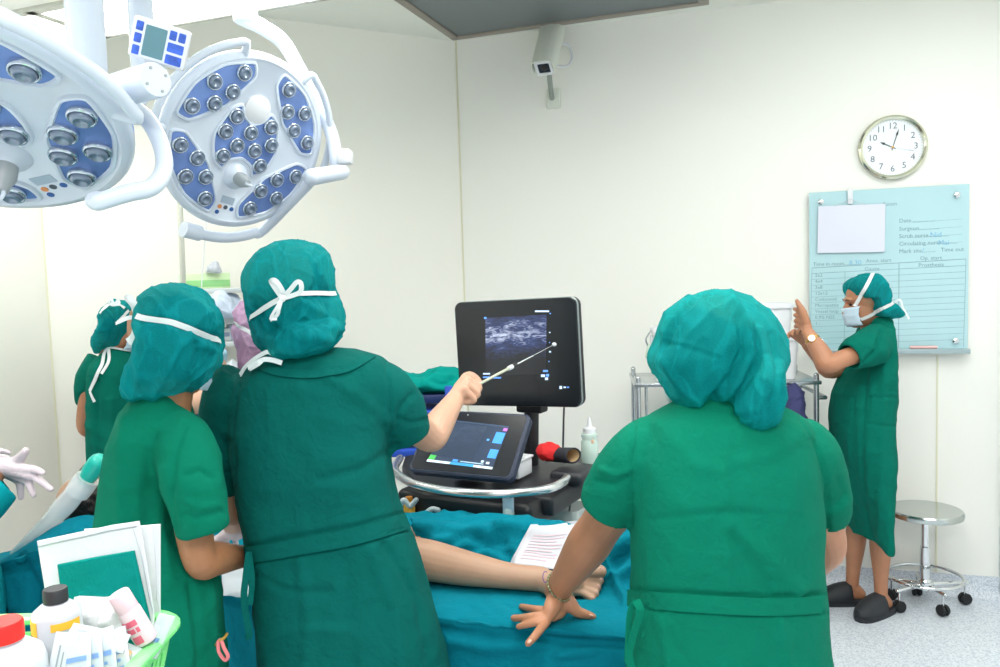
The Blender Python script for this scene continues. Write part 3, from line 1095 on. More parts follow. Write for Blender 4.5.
def torso(m, rows, dy0, sq=2.5, n=44, sub=5):
    """rows: (py, x_left, x_right, Yc, half depth)"""
    A = []
    for py, xl, xr, Yc, dep in rows:
        a, b = P(xl, py, Yc), P(xr, py, Yc)
        c = (a + b) / 2
        A.append((c.x, c.y, c.z, (b.x - a.x) / 2, dep))
    A = [list(a) for a in A]
    for (py, xl, xr, Yc, dep), a in zip(rows, A):       # match the outline seen, allowing for depth
        for _ in range(4):
            xs = []
            for k in range(n):
                t = 2 * PI * k / n
                ct, st = math.cos(t), math.sin(t)
                q = V((a[0] + a[3] * math.copysign(abs(ct) ** (2 / sq), ct), a[1] + a[4] * math.copysign(abs(st) ** (2 / sq), st), a[2])) - CO
                xs.append(500 + FPX * q.dot(CR) / q.dot(CF))
            k_ = Yc / FPX
            eL, eR = (min(xs) - xl) * k_, (max(xs) - xr) * k_
            a[0] -= (eL + eR) / 2
            a[3] = max(0.02, a[3] - (eR - eL) / 2)
    A = catmull(A, sub)
    rings = []
    for cx, cy, cz, hw, dp in A:
        rg = []
        for k in range(n):
            t = 2 * PI * k / n
            ct, st = math.cos(t), math.sin(t)
            rg.append(V((cx + hw * math.copysign(abs(ct) ** (2 / sq), ct), cy + dp * math.copysign(abs(st) ** (2 / sq), st), cz)))
        rings.append(rg)
    return m.rings(rings)


def sleeve(m, path, flat=(1, 1)):
    """(px, py, Y, r) list; cuff open with an inside lining"""
    pts = [(*P(a, b, Y), r) for a, b, Y, r in path]
    A = catmull(pts, 6)
    p = [V(a[:3]) for a in A]; r = [a[3] for a in A]
    end, d = p[-1], (p[-1] - p[-2]).normalized()
    p += [end + d * 0.001, end - d * 0.03, end - d * 0.06]
    r += [r[-1] - 0.013, r[-1] - 0.016, 0.005]
    u = V((0, 1, 0))
    rings = []
    n = 26
    nn = len(A)
    for i in range(len(p)):
        t = (A[min(i + 1, nn - 1)] - A[max(0, min(i, nn - 1) - 1)])[:3] if i < nn else np.array(d)
        t = V(t).normalized()
        u2 = (u - t * u.dot(t)).normalized()
        v = t.cross(u2)
        rings.append([p[i] + (u2 * math.cos(2 * PI * k / n) * flat[0] + v * math.sin(2 * PI * k / n) * flat[1]) * r[i] for k in range(n)])
    return m.rings(rings)


def head(m, c, fdir, s=1.0, up0=(0, 0, 1), ears=True):
    """cranium, jaw, nose, ears; fdir = where the face looks"""
    f = V(fdir).normalized()
    up = V(up0)
    rt = f.cross(up).normalized()
    up = rt.cross(f)
    R = Matrix((rt, f, up)).transposed()
    at = lambda x, y, z: V(c) + R @ V((x, y, z)) * s
    m.ell(at(0, -0.012, 0.03), 0.074 * s, 0.093 * s, 0.088 * s, R)
    m.ell(at(0, 0.022, -0.035), 0.060 * s, 0.066 * s, 0.080 * s, R)
    m.ell(at(0, 0.058, -0.088), 0.032 * s, 0.030 * s, 0.026 * s, R)
    m.ell(at(0, 0.076, 0.025), 0.050 * s, 0.014 * s, 0.014 * s, R)          # brow
    m.tube([at(0, 0.082, 0.012), at(0, 0.098, -0.020), at(0, 0.100, -0.032)], [0.008 * s, 0.011 * s, 0.013 * s], 10)
    for sx in (-1, 1):
        m.ell(at(sx * 0.012, 0.092, -0.034), 0.009 * s, 0.009 * s, 0.008 * s, R)
        if ears:
            m.ell(at(sx * 0.074, -0.006, -0.012), 0.009 * s, 0.020 * s, 0.032 * s, R)
        m.ell(at(sx * 0.036, 0.056, -0.024), 0.022 * s, 0.019 * s, 0.020 * s, R)
    m.ell(at(0, 0.084, -0.058), 0.024 * s, 0.011 * s, 0.006 * s, R)
    m.ell(at(0, 0.083, -0.068), 0.021 * s, 0.011 * s, 0.007 * s, R)
    return R, at


def limb(m, pts, rs, n=16):
    return m.tube(pts, rs, n, sub=5)


def arm(m, sh, el, wr, k=1.0):
    sh, el, wr = V(sh), V(el), V(wr)
    p = [sh, sh * .5 + el * .5, el, el * .75 + wr * .25, el * .4 + wr * .6, wr]
    r = [0.050, 0.044, 0.036, 0.040, 0.033, 0.025]
    limb(m, p, [q * k for q in r])


def leg(m, hip, knee, ank, toe, k=1.0):
    hip, knee, ank, toe = V(hip), V(knee), V(ank), V(toe)
    limb(m, [hip, hip * .5 + knee * .5, knee, knee * .65 + ank * .35, knee * .25 + ank * .75, ank], [q * k for q in (0.082, 0.070, 0.052, 0.053, 0.036, 0.032)])
    d = (toe - ank); d.z = 0; d.normalize()
    heel = V((ank.x, ank.y, 0.045)) - d * 0.035
    limb(m, [ank, heel], [0.032 * k, 0.034 * k])
    limb(m, [heel, V((ank.x, ank.y, 0.050)) + d * 0.05, V((ank.x, ank.y, 0.042)) + d * 0.13], [0.032 * k, 0.030 * k, 0.018 * k])


def hand_auto(m, wr, d, nrm, s=1.0, side=1, curl=0.35, spread=1.0, thumb=True):
    """palm and five curled fingers: d = wrist->fingers, nrm = back of the hand, side = which way the thumb lies"""
    d = V(d).normalized(); n = V(nrm); n = (n - d * n.dot(d)).normalized(); x = n.cross(d) * side
    K = []
    for i, (ox, ln) in enumerate(((0.030, 0.072), (0.010, 0.080), (-0.010, 0.075), (-0.029, 0.058))):
        kn = V(wr) + d * (0.088 - abs(i - 1) * 0.004) * s + x * ox * s
        m.tube([V(wr) + x * ox * 0.45 * s + d * 0.005, V(wr) * .5 + kn * .5 - n * 0.002, kn], [0.016 * s, 0.0145 * s, 0.0115 * s], 10, sub=3)
        dirn = (d + x * (ox * 5 * spread)).normalized()
        p = [kn]; a = 0.0
        for q, fr_ in enumerate((0.45, 0.32, 0.23)):
            a += curl * (0.8 + 0.5 * q)
            p.append(p[-1] + (dirn * math.cos(a) - n * math.sin(a)) * ln * fr_ * s)
        m.tube(p, [0.0105 * s, 0.0095 * s, 0.0085 * s, 0.0070 * s], 10, sub=3)
    if thumb:
        b = V(wr) + d * 0.018 * s + x * 0.020 * s
        m.tube([b, b + d * 0.032 * s + x * 0.024 * s - n * 0.010 * s, b + d * 0.058 * s + x * 0.030 * s - n * 0.020 * s, b + d * 0.082 * s + x * 0.026 * s - n * 0.026 * s], [0.016 * s, 0.0135 * s, 0.011 * s, 0.008 * s], 10, sub=3)


def ribbon(pix, surf, width, off=0.002, m=None):
    off = off + 0.0025
    """flat tape lying on a surface, found along the sight line of each pixel"""
    m = m or M()
    A = catmull(pix, 6)
    pts, ns = [], []
    for x, y in A:
        d = ray(x, y).normalized()
        h = surf.ray_cast(CO, d)
        if h[0] is None:
            h = surf.find_nearest(pts[-1] if pts else P(x, y, 2))
            n = h[1]
            pts.append(h[0] + n * off); ns.append(n); continue
        n = h[1]
        if n.dot(d) > 0: n = -n
        pts.append(h[0] + n * off); ns.append(n)
    for _ in range(2):
        pts = [pts[0]] + [(pts[i - 1] + pts[i] * 2 + pts[i + 1]) / 4 for i in range(1, len(pts) - 1)] + [pts[-1]]
        ns = [ns[0]] + [(ns[i - 1] + ns[i] * 2 + ns[i + 1]).normalized() for i in range(1, len(ns) - 1)] + [ns[-1]]
    return m.strip(pts, width, ns)


def loop(pix, Y, width, nrm=(0.1, -1, 0.3), m=None):
    m = m or M()
    pts = [V(a) for a in catmull([tuple(P(x, y, Y if not isinstance(Y, list) else Y[i])) for i, (x, y) in enumerate(pix)], 6)]
    return m.strip(pts, width, nrm)


def gown_noise(amp, zbelt, seed, fold=0.008):
    o = V((seed * 3.7, seed * 1.3, seed * 2.1))
    def fn(p):
        q = p + V((fbm(p, 5, o=o), fbm(p, 5, o=o * 2), 0)) * 0.05
        a = amp * (ridge(q, 4.5, (1, 1, 0.9), o) - 0.6) + amp * 0.5 * (ridge(q, 10, (1, 1, 1.4), o * 1.7) - 0.6)
        k = min(1, max(0, (zbelt - p.z) / 0.25))
        a += fold * k * fbm(p, 9, (1, 1, 0.12), o)
        return a
    return fn


def cap_noise(amp, seed, s=12):
    o = V((seed * 5.1, seed * 2.3, seed))
    def fn(p):
        q = p + V((fbm(p, 9, o=o), fbm(p, 9, o=o * 1.3), fbm(p, 9, o=o * 1.9))) * 0.03
        r1 = max(0, ridge(q, s, (1, 1, 0.5), o)) ** 3
        r2 = max(0, ridge(q, s * 2.0, (1, 1, 0.6), o * 1.7)) ** 3
        return amp * 0.7 * (r1 - 0.3) + amp * 0.5 * (r2 - 0.3) + amp * 0.5 * fbm(p, 8, o=o)
    return fn


def clog(name, ank, d, parent, L=0.26, mtl=None):
    """moulded slip-on clog"""
    d = V((d[0], d[1], 0)).normalized()
    f = frame(V((ank[0], ank[1], 0)), d, (-d.y, d.x, 0))
    x0, x1 = -0.075, L - 0.075
    rings = []
    N = 14
    sole = []
    for i in range(N + 1):
        t = i / N
        w = 0.030 + 0.022 * math.sin(PI * min(1, t * 0.75 + 0.13)) ** 0.8
        if t > 0.8: w *= math.sqrt(max(0.02, 1 - ((t - 0.8) / 0.2) ** 2 * 0.85))
        if t < 0.08: w *= 0.75 + 3 * t
        sole.append((x0 + (x1 - x0) * t, w))
    pl = [(x, w) for x, w in sole] + [(x, -w) for x, w in reversed(sole)]
    pl = list(reversed(pl))
    k = M()
    k.rings([[f @ V((x * .99, y * .95, 0.0)) for x, y in pl], [f @ V((x, y, 0.006)) for x, y in pl], [f @ V((x, y, 0.026)) for x, y in pl], [f @ V((x * .985, y * .93, 0.030)) for x, y in pl]])
    u = M()
    rg = []
    for i in range(5, N + 1):
        t = i / N
        x, w = sole[i]
        h = 0.088 * (1 - ((t - 0.36) / 0.80) ** 2) if t < 0.93 else 0.038
        w *= 1.03
        rg.append([f @ V((x, w * math.cos(PI * q / 10), 0.020 + h * abs(math.sin(PI * q / 10)) ** 0.75)) for q in range(11)])
    u.rings(rg, False, True, closed=False)
    base = build(k, 'clog_sole', mtl, parent)
    me_o = build(u, 'clog_upper', mtl, parent)
    sd = me_o.modifiers.new('thick', 'SOLIDIFY')
    sd.thickness = 0.005
    return base


m_clog = mat('clog_foam', '#23272c', 0.6)


def legs_shoes(bodym, r, cx, cy, fd, gap=0.10, hz=0.85, skin=None):
    """standing legs under a gown; fd = facing direction; returns ankle points"""
    f = V((fd[0], fd[1], 0)).normalized()
    rt = V((f.y, -f.x, 0))
    an = []
    for sx in (-1, 1):
        hip = V((cx, cy, hz)) + rt * gap * sx * 0.9
        knee = V((cx, cy, 0.46)) + rt * gap * sx + f * 0.02
        ank = V((cx, cy, 0.085)) + rt * gap * sx * 1.1 - f * 0.01
        leg(bodym, hip, knee, ank, ank + f)
        an.append(ank)
    return an, f


FM = {}


def mask_for(at, R, s, parent, mtl=None):
    """pleated face mask over nose and mouth"""
    k = M()
    rg = []
    for j in range(9):
        v = j / 8
        z = -0.008 - 0.092 * v
        row = []
        for i in range(13):
            u = i / 12 * 2 - 1
            dep = 0.112 - 0.055 * u * u - 0.02 * max(0, v - 0.6) - 0.012 * max(0, 0.25 - v) * 4 * (abs(u))
            row.append(at(0.064 * u, dep + 0.003 * math.sin(v * 18), z))
        rg.append(row)
    k.rings(rg, False, False, closed=False)
    o = build(k, 'face_mask', mtl or m_mask, parent)
    sd = o.modifiers.new('thick', 'SOLIDIFY')
    sd.thickness = 0.002
    return o


def eyes_for(at, R, s, parent):
    for sx in (-1, 1):
        k = M().ell(at(sx * 0.031, 0.0765, 0.004), 0.013 * s, 0.0072 * s, 0.0055 * s, R, 12, 8)
        build(k, 'eye', mat('eye_dark', '#2a201c', 0.3), parent)
        b = M().tube([at(sx * 0.014, 0.089, 0.024), at(sx * 0.030, 0.090, 0.030), at(sx * 0.046, 0.080, 0.025)], [0.0016 * s, 0.0022 * s, 0.0014 * s], 8)
        build(b, 'eyebrow', mat('brow', '#4a3526', 0.7), parent)

# ------------------------------------------------------------------ surgeon in the middle, pointing at the screen
YC = 1.85
bx = P(337, 600, YC)
r = rC = root('person', 'tall person in deep green gown and white-tied cap pointing a rod at the screen', 'person', (bx.x, bx.y, 0))
b = M()
R_, at = head(b, P(292, 305, YC), (0.25, 1, -0.12), 1.0)
limb(b, [P(292, 335, YC), P(300, 372, YC - 0.01)], [0.058, 0.062])
limb(b, [P(305, 385, YC), P(315, 470, YC), P(322, 560, YC), V((bx.x, YC, 0.86))], [0.09, 0.13, 0.12, 0.13])
limb(b, [P(245, 404, YC), P(372, 400, YC)], [0.045, 0.045])
arm(b, P(382, 400, YC), P(430, 438, 2.02), P(456, 398, 2.22), 1.02)
wr = P(456, 398, 2.22)
hd = P(473, 386, 2.30) - wr
for kn, pp, tp, rq in (((466, 377, 2.31), (477.5, 380.5, 2.325), (476, 390, 2.29), .0112), ((467, 380, 2.275), (479, 387.5, 2.285), (473, 396, 2.26), .0115), ((467, 385, 2.24), (477.5, 394, 2.245), (469, 400, 2.235), .0110), ((465, 390, 2.21), (474, 400, 2.21), (466, 403, 2.215), .0100)):
    k0, k1, k2 = P(*kn), P(*pp), P(*tp)
    b.tube([wr, wr * .5 + k0 * .5, k0], [0.026, 0.020, rq + 0.003], 12, sub=4)
    b.tube([k0, k0 * .45 + k1 * .55 + (k1 - wr).normalized() * 0.002, k1, k1 * .4 + k2 * .6, k2], [rq + .0012, rq + .0006, rq, rq * .92, rq * .8], 12, sub=4)
b.tube([P(461, 391, 2.245), P(468, 393, 2.25), P(472, 389, 2.27)], [0.022, 0.022, 0.016], 12, sub=4)
b.tube([P(459, 388, 2.27), P(468, 376, 2.315), P(475, 378, 2.335), P(480, 383, 2.325)], [0.018, 0.0135, 0.0118, 0.0095], 12, sub=4)
arm(b, P(232, 408, YC), P(231, 506, 1.93), P(236, 532, 2.12), 0.95)
an, f = legs_shoes(b, r, bx.x, bx.y, (0.25, 1))
b.merge(0.0036, 2)
build(b, 'body', m_skin_l, r, angle=180)
for a in an: clog('clog', a, f, r, 0.26, m_clog)
mask_for(at, R_, 1, r)
# hand in glove resting on the patient
g = M()
wl = P(236, 530, 2.10)
hand_auto(g, wl, P(218, 540, 2.2) - wl, (0.1, -0.3, 1), 1.0, 1, 0.35)
g.tube([P(236, 524, 2.05), wl], [0.032, 0.029], 14)
g.merge(0.003, 2)
build(g, 'surgical_glove', m_glove, r, angle=180, label='white latex glove')
# gown
g = M()
torso(g, [(350, 268, 340, YC, 0.060), (354, 258, 362, YC, 0.085), (360, 246, 382, YC, 0.10), (370, 236, 390, YC, 0.118), (386, 230, 393, YC, 0.13), (430, 229, 391, YC, 0.145), (470, 231, 394, YC, 0.15), (500, 236, 399, YC, 0.145), (540, 244, 412, YC, 0.15),
          (583, 249, 427, YC, 0.16), (621, 253, 439, YC, 0.17), (667, 257, 448, YC, 0.18), (760, 262, 466, YC, 0.19), (880, 266, 482, YC, 0.2)], 0)
sleeve(g, [(358, 382, YC, 0.065), (378, 394, YC, 0.078), (396, 412, YC + 0.03, 0.072), (409, 437, YC + 0.06, 0.055)])
sleeve(g, [(246, 382, YC, 0.07), (230, 404, YC, 0.068), (220, 440, YC + 0.01, 0.050), (223, 468, YC + 0.02, 0.045), (228, 492, YC + 0.04, 0.036)])
g.merge(0.006, 5)
g.displace(gown_noise(0.006, 1.0, 1.0, 0.010), [
    ([(386, 362), (391, 400), (391, 440)], 1.8, -0.005), ([(239, 385), (232, 420), (235, 490)], 2, -0.006),
    ([(249, 546), (300, 536), (350, 527), (404, 513)], 2.0, -0.006), ([(247, 563), (300, 555), (350, 546), (408, 530)], 2.0, -0.007),
    ([(394, 450), (360, 470), (320, 480)], 5, -0.006), ([(392, 425), (365, 400), (330, 378)], 6, 0.006), ([(240, 440), (270, 420), (300, 385)], 6, 0.005),
    ([(300, 560), (310, 620), (305, 667)], 7, 0.007), ([(370, 550), (395, 610), (402, 667)], 7, 0.008), ([(385, 545), (418, 600), (430, 667)], 5, -0.008), ([(345, 560), (352, 667)], 9, -0.006),
    ([(412, 395), (400, 412), (396, 430)], 3, -0.006), ([(427, 420), (412, 424), (400, 420)], 2.5, -0.005), ([(255, 575), (285, 590), (330, 592)], 4, -0.005), ([(262, 640), (300, 628), (350, 630)], 5, 0.004),
    ([(215, 430), (225, 445), (232, 440)], 3, -0.006), ([(212, 470), (224, 476), (232, 470)], 3, -0.005)])
sf = g.bvh()
build(g, 'gown', m_gown_c, r, angle=180)
tape = M()
ribbon([(249, 555), (300, 546), (350, 537), (406, 522)], sf, 0.036, 0.003, tape)
build(tape, 'waistband', m_gown_c, r)
tape = M()
ribbon([(246, 360), (275, 372), (310, 375), (345, 370), (372, 356)], sf, 0.020, 0.002, tape)
build(tape, 'collar_band', m_gown_c, r)
k = M()
loop([(249, 552), (246, 575), (244, 600), (249, 634), (246, 637)], [1.72, 1.70, 1.69, 1.69, 1.69], 0.014, (0.5, -1, 0.2), k)
loop([(249, 552), (252, 580), (250, 605)], [1.72, 1.70, 1.69], 0.012, (0.2, -1, 0), k)
build(k, 'waist_tie', m_gown_c, r)
# cap
c = M()
blob(c, [(290, 240), (324, 248), (333, 268), (337, 292), (345, 311), (342, 330), (332, 347), (314, 357), (287, 362), (268, 357), (256, 347), (250, 329), (243, 302), (240, 276), (251, 255), (272, 243)], YC + 0.01, 0.125, 0.14, (292, 303))
blob(c, [(262, 335), (285, 322), (325, 318), (341, 325), (338, 342), (320, 355), (290, 361), (268, 356)], YC - 0.055, 0.09, 0.08)
c.merge(0.0032, 4)
c.displace(cap_noise(0.008, 1.0), [([(243, 316), (262, 308), (282, 298), (300, 294), (334, 293)], 6, -0.010), ([(322, 245), (312, 262), (318, 285)], 4, -0.008), ([(266, 250), (252, 270), (250, 292)], 4, 0.006),
                                   ([(258, 318), (254, 335), (262, 352)], 4, -0.006), ([(300, 300), (325, 315), (340, 330)], 4, 0.007), ([(276, 320), (300, 335), (330, 340)], 5, 0.006)])
cs = c.bvh()
build(c, 'surgical_cap', m_cap, r, angle=180)
h = M()
h.ell(P(292, 300, YC + 0.01), 0.088, 0.098, 0.105)
h.ell(P(298, 334, YC - 0.03), 0.062, 0.06, 0.045)
h.merge(0.008, 3)
build(h, 'hair', m_hair, r, angle=180)
k = M()
ribbon([(243, 323), (257, 315), (268, 306), (282, 298)], cs, 0.011, 0.003, k)
ribbon([(282, 298), (300, 294), (318, 293), (334, 294)], cs, 0.010, 0.003, k)
yk = YC - 0.135
loop([(282, 298), (275, 288), (271, 281), (276, 281), (283, 292), (282, 298)], [yk, yk - .01, yk - .02, yk - .03, yk - .015, yk], 0.010, (0.3, -1, 0.3), k)
loop([(282, 298), (290, 290), (297, 282), (301, 284), (300, 292), (288, 297), (282, 298)], [yk, yk - .01, yk - .02, yk - .025, yk - .02, yk - .01, yk], 0.010, (0.2, -1, 0.3), k)
loop([(282, 298), (279, 308), (277, 315), (270, 320)], [yk - .01, yk - .015, yk - .01, yk - .005], 0.008, (0.2, -1, 0.2), k)
loop([(282, 298), (277, 307), (271, 318), (277, 319)], [yk - .012, yk - .017, yk - .012, yk - .008], 0.006, (0.2, -1, 0.2), k)
k.ell(P(282, 298, yk - 0.008), 0.009, 0.007, 0.009)
build(k, 'cap_tie', m_tape, r)
k = M()
loop([(240, 375), (246, 366), (256, 358), (267, 352), (274, 354)], [1.765, 1.755, 1.745, 1.74, 1.745], 0.011, (-0.2, -1, 0.7), k)
loop([(248, 368), (262, 360), (272, 360), (282, 363)], [1.735, 1.73, 1.73, 1.735], 0.012, (0, -1, 0.8), k)
loop([(262, 360), (258, 364), (250, 369)], [1.73, 1.725, 1.735], 0.011, (0, -1, 0.7), k)
build(k, 'mask_tie', m_tape, r)

# pointer rod in that hand
p0, p1 = P(468, 390, 2.262), P(555, 344, 2.60)
r = root('pointer_rod', 'telescopic pale pointer rod held against the large screen', 'pointer', p0)
L_ = p1 - p0
q = lambda t: p0 + L_ * t
build(M().cyl(q(-0.05), q(0.44), 0.0042, 14), 'grip', mat('pointer_pale', '#b4b9a4', 0.35), r)
build(M().cyl(q(0.43), q(0.475), 0.0070, 16), 'collar', m_whitepl, r)
build(M().cyl(q(0.475), q(0.52), 0.0076, 16), 'clutch', m_black, r)
build(M().cyl(q(0.50), q(0.72), 0.0030, 12), 'middle_tube', m_chrome, r)
build(M().cyl(q(0.71), q(0.985), 0.0015, 10), 'thin_tube', m_steel, r)
build(M().ell(q(0.99), 0.0075, 0.0065, 0.0065), 'tip', m_whitepl, r)

# ------------------------------------------------------------------ person on the left of the surgeon
YL_ = 1.66
bx = P(150, 600, YL_)
r = root('person', 'person in green gown, rounded cap tied by white strap, elbow bent beside the tall surgeon', 'person', (bx.x, bx.y, 0))
b = M()
R_, at = head(b, P(172, 342, YL_ + 0.01), (0.6, 0.85, -0.25), 0.92)
limb(b, [P(168, 365, YL_), P(160, 415, YL_)], [0.056, 0.06])
limb(b, [P(152, 428, YL_), P(148, 500, YL_), P(150, 600, YL_), V((bx.x, YL_, 0.84))], [0.065, 0.078, 0.085, 0.095])
limb(b, [P(130, 446, YL_), P(176, 446, YL_ + 0.02)], [0.04, 0.04])
arm(b, P(182, 456, YL_ - 0.06), P(200, 560, YL_ - 0.07), P(250, 556, 1.92), 0.92)
wl = P(250, 556, 1.92)
hand_auto(b, wl, P(292, 552, 2.15) - wl, (0, -0.2, 1), 0.95, 1, 0.3)
arm(b, P(134, 458, YL_), P(122, 535, 1.76), P(170, 560, 2.02), 0.80)
wl2 = P(170, 560, 2.02)
hand_auto(b, wl2, P(195, 556, 2.12) - wl2, (0, -0.2, 1), 0.95, -1, 0.3)
an, f = legs_shoes(b, r, bx.x, bx.y, (0.5, 1), 0.07)
b.merge(0.0038, 2)
build(b, 'body', m_skin_d, r, angle=180)
for a in an: clog('clog', a, f, r, 0.25, m_clog)
mask_for(at, R_, 1, r)
g = M()
torso(g, [(386, 148, 182, YL_, 0.055), (392, 137, 188, YL_, 0.066), (399, 128, 192, YL_, 0.078), (410, 119, 194, YL_, 0.095), (426, 111, 196, YL_, 0.115), (452, 103, 192, YL_, 0.12), (490, 96, 190, YL_, 0.12), (526, 92, 195, YL_, 0.12), (580, 89, 219, YL_, 0.13), (640, 86, 226, YL_, 0.16),
          (700, 84, 232, YL_, 0.165), (800, 80, 240, YL_, 0.17), (920, 76, 246, YL_, 0.175)], 0)
sleeve(g, [(164, 428, YL_ - 0.01, 0.060), (180, 444, YL_ - 0.05, 0.066), (192, 474, YL_ - 0.09, 0.060), (198, 502, YL_ - 0.10, 0.055), (203, 531, YL_ - 0.10, 0.051)])
sleeve(g, [(140, 436, YL_, 0.055), (130, 456, YL_, 0.05), (124, 490, YL_ + 0.02, 0.046), (122, 515, YL_ + 0.05, 0.042)])
g.merge(0.006, 5)
g.displace(gown_noise(0.006, 1.0, 2.0, 0.009), [
    ([(186, 425), (175, 455), (172, 500), (178, 530)], 2.2, -0.006), ([(125, 420), (118, 500), (128, 600), (122, 667)], 7, 0.008), ([(150, 440), (148, 560), (158, 667)], 9, -0.006),
    ([(186, 475), (200, 470), (213, 478)], 3, -0.006), ([(184, 500), (200, 508), (218, 505)], 3, 0.005), ([(182, 515), (200, 518), (222, 512)], 2.5, -0.005),
    ([(190, 585), (196, 620), (200, 667)], 4, -0.009), ([(208, 580), (213, 620), (216, 667)], 4, 0.007), ([(165, 470), (160, 520), (170, 580)], 6, 0.006)])
sf = g.bvh()
build(g, 'gown', m_gown_g, r, angle=180)
c = M()
blob(c, [(173, 284), (200, 290), (216, 304), (224, 322), (223, 345), (219, 366), (206, 384), (182, 396), (155, 404), (134, 407), (123, 399), (124, 380), (131, 359), (132, 335), (135, 308), (144, 294), (158, 287)], YL_ - 0.01, 0.13, 0.13, (174, 342))
c.merge(0.0032, 3)
c.displace(cap_noise(0.0075, 2.0), [([(137, 317), (165, 321), (190, 329), (222, 341)], 4.5, -0.010), ([(180, 345), (165, 375), (150, 402)], 4, 0.006), ([(196, 345), (200, 365), (190, 390)], 4, -0.006), ([(205, 345), (216, 352), (218, 366)], 4, 0.005),
                                   ([(150, 335), (140, 365), (132, 395)], 4, 0.006), ([(170, 290), (190, 300), (210, 315)], 5, 0.005)])
cs = c.bvh()
build(c, 'surgical_cap', m_cap, r, angle=180)
h = M()
h.ell(P(177, 338, YL_), 0.080, 0.09, 0.095)
h.ell(P(158, 376, YL_ - 0.01), 0.042, 0.05, 0.042)
h.merge(0.008, 3)
build(h, 'hair', m_hair, r, angle=180)
k = M()
ribbon([(138, 317), (165, 320), (190, 328), (212, 338), (219, 343)], cs, 0.0115, 0.003, k)
y0 = YL_ - 0.075
loop([(137, 316), (133, 305), (127, 298), (130, 298), (136, 306), (139, 317)], [y0, y0 - .01, y0 - .015, y0 - .02, y0 - .015, y0], 0.011, (0.2, -1, 0.2), k)
loop([(137, 317), (128, 318), (118, 322), (117, 323)], [y0, y0 - .01, y0 - .005, y0], 0.009, (0, -1, 0.5), k)
loop([(138, 317), (136, 330), (131, 338), (127, 341)], [y0 - .004, y0 - .015, y0 - .015, y0 - .01], 0.010, (0.3, -1, 0.1), k)
loop([(137, 318), (134, 332), (131, 345)], [y0 - .008, y0 - .02, y0 - .015], 0.009, (0.2, -1, 0.1), k)
k.ell(P(138, 317, y0 - 0.006), 0.008, 0.006, 0.010)
build(k, 'cap_tie', m_tape, r)
# pink loop of a clip hanging at the pocket
a = P(221, 634, YL_ - 0.12)
r2 = root('hanging_clip', 'small pink looped clip with gold ring dangling at the green gown pocket', 'clip', a)
build(M().tube([P(218, 642, YL_ - .12), P(219, 652, YL_ - .125), P(225, 660, YL_ - .125), P(228, 656, YL_ - .125), P(224, 648, YL_ - .125), P(221, 640, YL_ - .12), P(218, 642, YL_ - .12)], 0.0036, 8), 'loop', mat('pink_plastic', '#d9797d', 0.45), r2)
build(M().tube([P(216, 645, YL_ - .11), P(219, 641, YL_ - .12), P(224, 638, YL_ - .12), P(227, 634, YL_ - .11)], 0.003, 8), 'ring', mat('brass', '#c9a050', 0.3, 0.8), r2)

# ------------------------------------------------------------------ person at the near side of the foot end
YR_ = 1.56
bx = P(732, 600, YR_)
r = root('person', 'broad person in green gown and lumpy cap leaning one hand on the draped table', 'person', (bx.x, bx.y, 0))
b = M()
R_, at = head(b, P(712, 355, YR_ + 0.02), (-0.35, 0.9, -0.35), 1.0)
limb(b, [P(716, 380, YR_ + 0.01), P(722, 425, YR_)], [0.06, 0.066])
limb(b, [P(725, 435, YR_), P(728, 520, YR_), P(731, 620, YR_), V((bx.x, YR_, 0.80))], [0.10, 0.14, 0.14, 0.14])
limb(b, [P(662, 452, YR_), P(792, 454, YR_)], [0.045, 0.045])
# leaning arm and hand
sh, el, wr = P(648, 458, YR_ + 0.01), P(602, 524, 1.76), PZ(557, 591, 0.872)
limb(b, [sh, sh * .5 + el * .5, el, el * .72 + wr * .28, el * .38 + wr * .62, el * .12 + wr * .88, wr], [0.06, 0.055, 0.048, 0.051, 0.042, 0.033, 0.031], 18)
def finger(m, pts, rr):
    m.tube([V(p) for p in pts], rr, 12, sub=4)
Z = PZ
w0 = wr + V((0, 0.005, -0.012))
finger(b, [w0, PZ(556, 603, .850), PZ(548, 611, .832)], [0.023, 0.018, 0.0125])
finger(b, [w0, PZ(554, 606, .852), PZ(546, 615.5, .836)], [0.023, 0.018, 0.0130])
finger(b, [w0, PZ(553, 608, .850), PZ(546, 619.5, .832)], [0.023, 0.018, 0.0125])
finger(b, [w0, PZ(551, 608, .852), PZ(546, 621.5, .826)], [0.023, 0.019, 0.0120])
finger(b, [PZ(562, 604, .845), PZ(560, 612, .826), PZ(553, 616, .826)], [0.020, 0.016, 0.014])
finger(b, [PZ(548, 611, .832), PZ(540, 610, .834), PZ(530, 608.5, .824), PZ(521.5, 606.5, .813)], [0.0115, 0.0105, 0.0095, 0.0078])
finger(b, [PZ(546, 615.5, .836), PZ(535, 616.5, .838), PZ(523, 618, .826), PZ(513.5, 618, .813)], [0.012, 0.011, 0.010, 0.0082])
finger(b, [PZ(546, 619.5, .832), PZ(537, 622, .831), PZ(528, 624.5, .823), PZ(518.5, 626.5, .812)], [0.0115, 0.0095, 0.0085, 0.007])
pk = PZ(546, 621.5, .826)
finger(b, [pk, PZ(540.5, 629, .826), PZ(534.5, 636.5, .824), PZ(528, 643.5, .814)], [0.0120, 0.0108, 0.0098, 0.0080])
finger(b, [w0 + V((0.012, 0.004, 0)), PZ(570, 604, .845), PZ(577, 611.5, .828), PZ(586, 614.5, .818), PZ(593, 616.5, .812)], [0.024, 0.019, 0.0145, 0.0115, 0.0085])
arm(b, P(804, 466, YR_), P(829, 545, YR_ + 0.10), P(790, 585, YR_ + 0.34), 1.0)
wl2 = P(790, 585, YR_ + 0.34)
hand_auto(b, wl2, V((-1, 0.3, -0.1)), (0, 0, 1), 1.0, -1, 0.3)
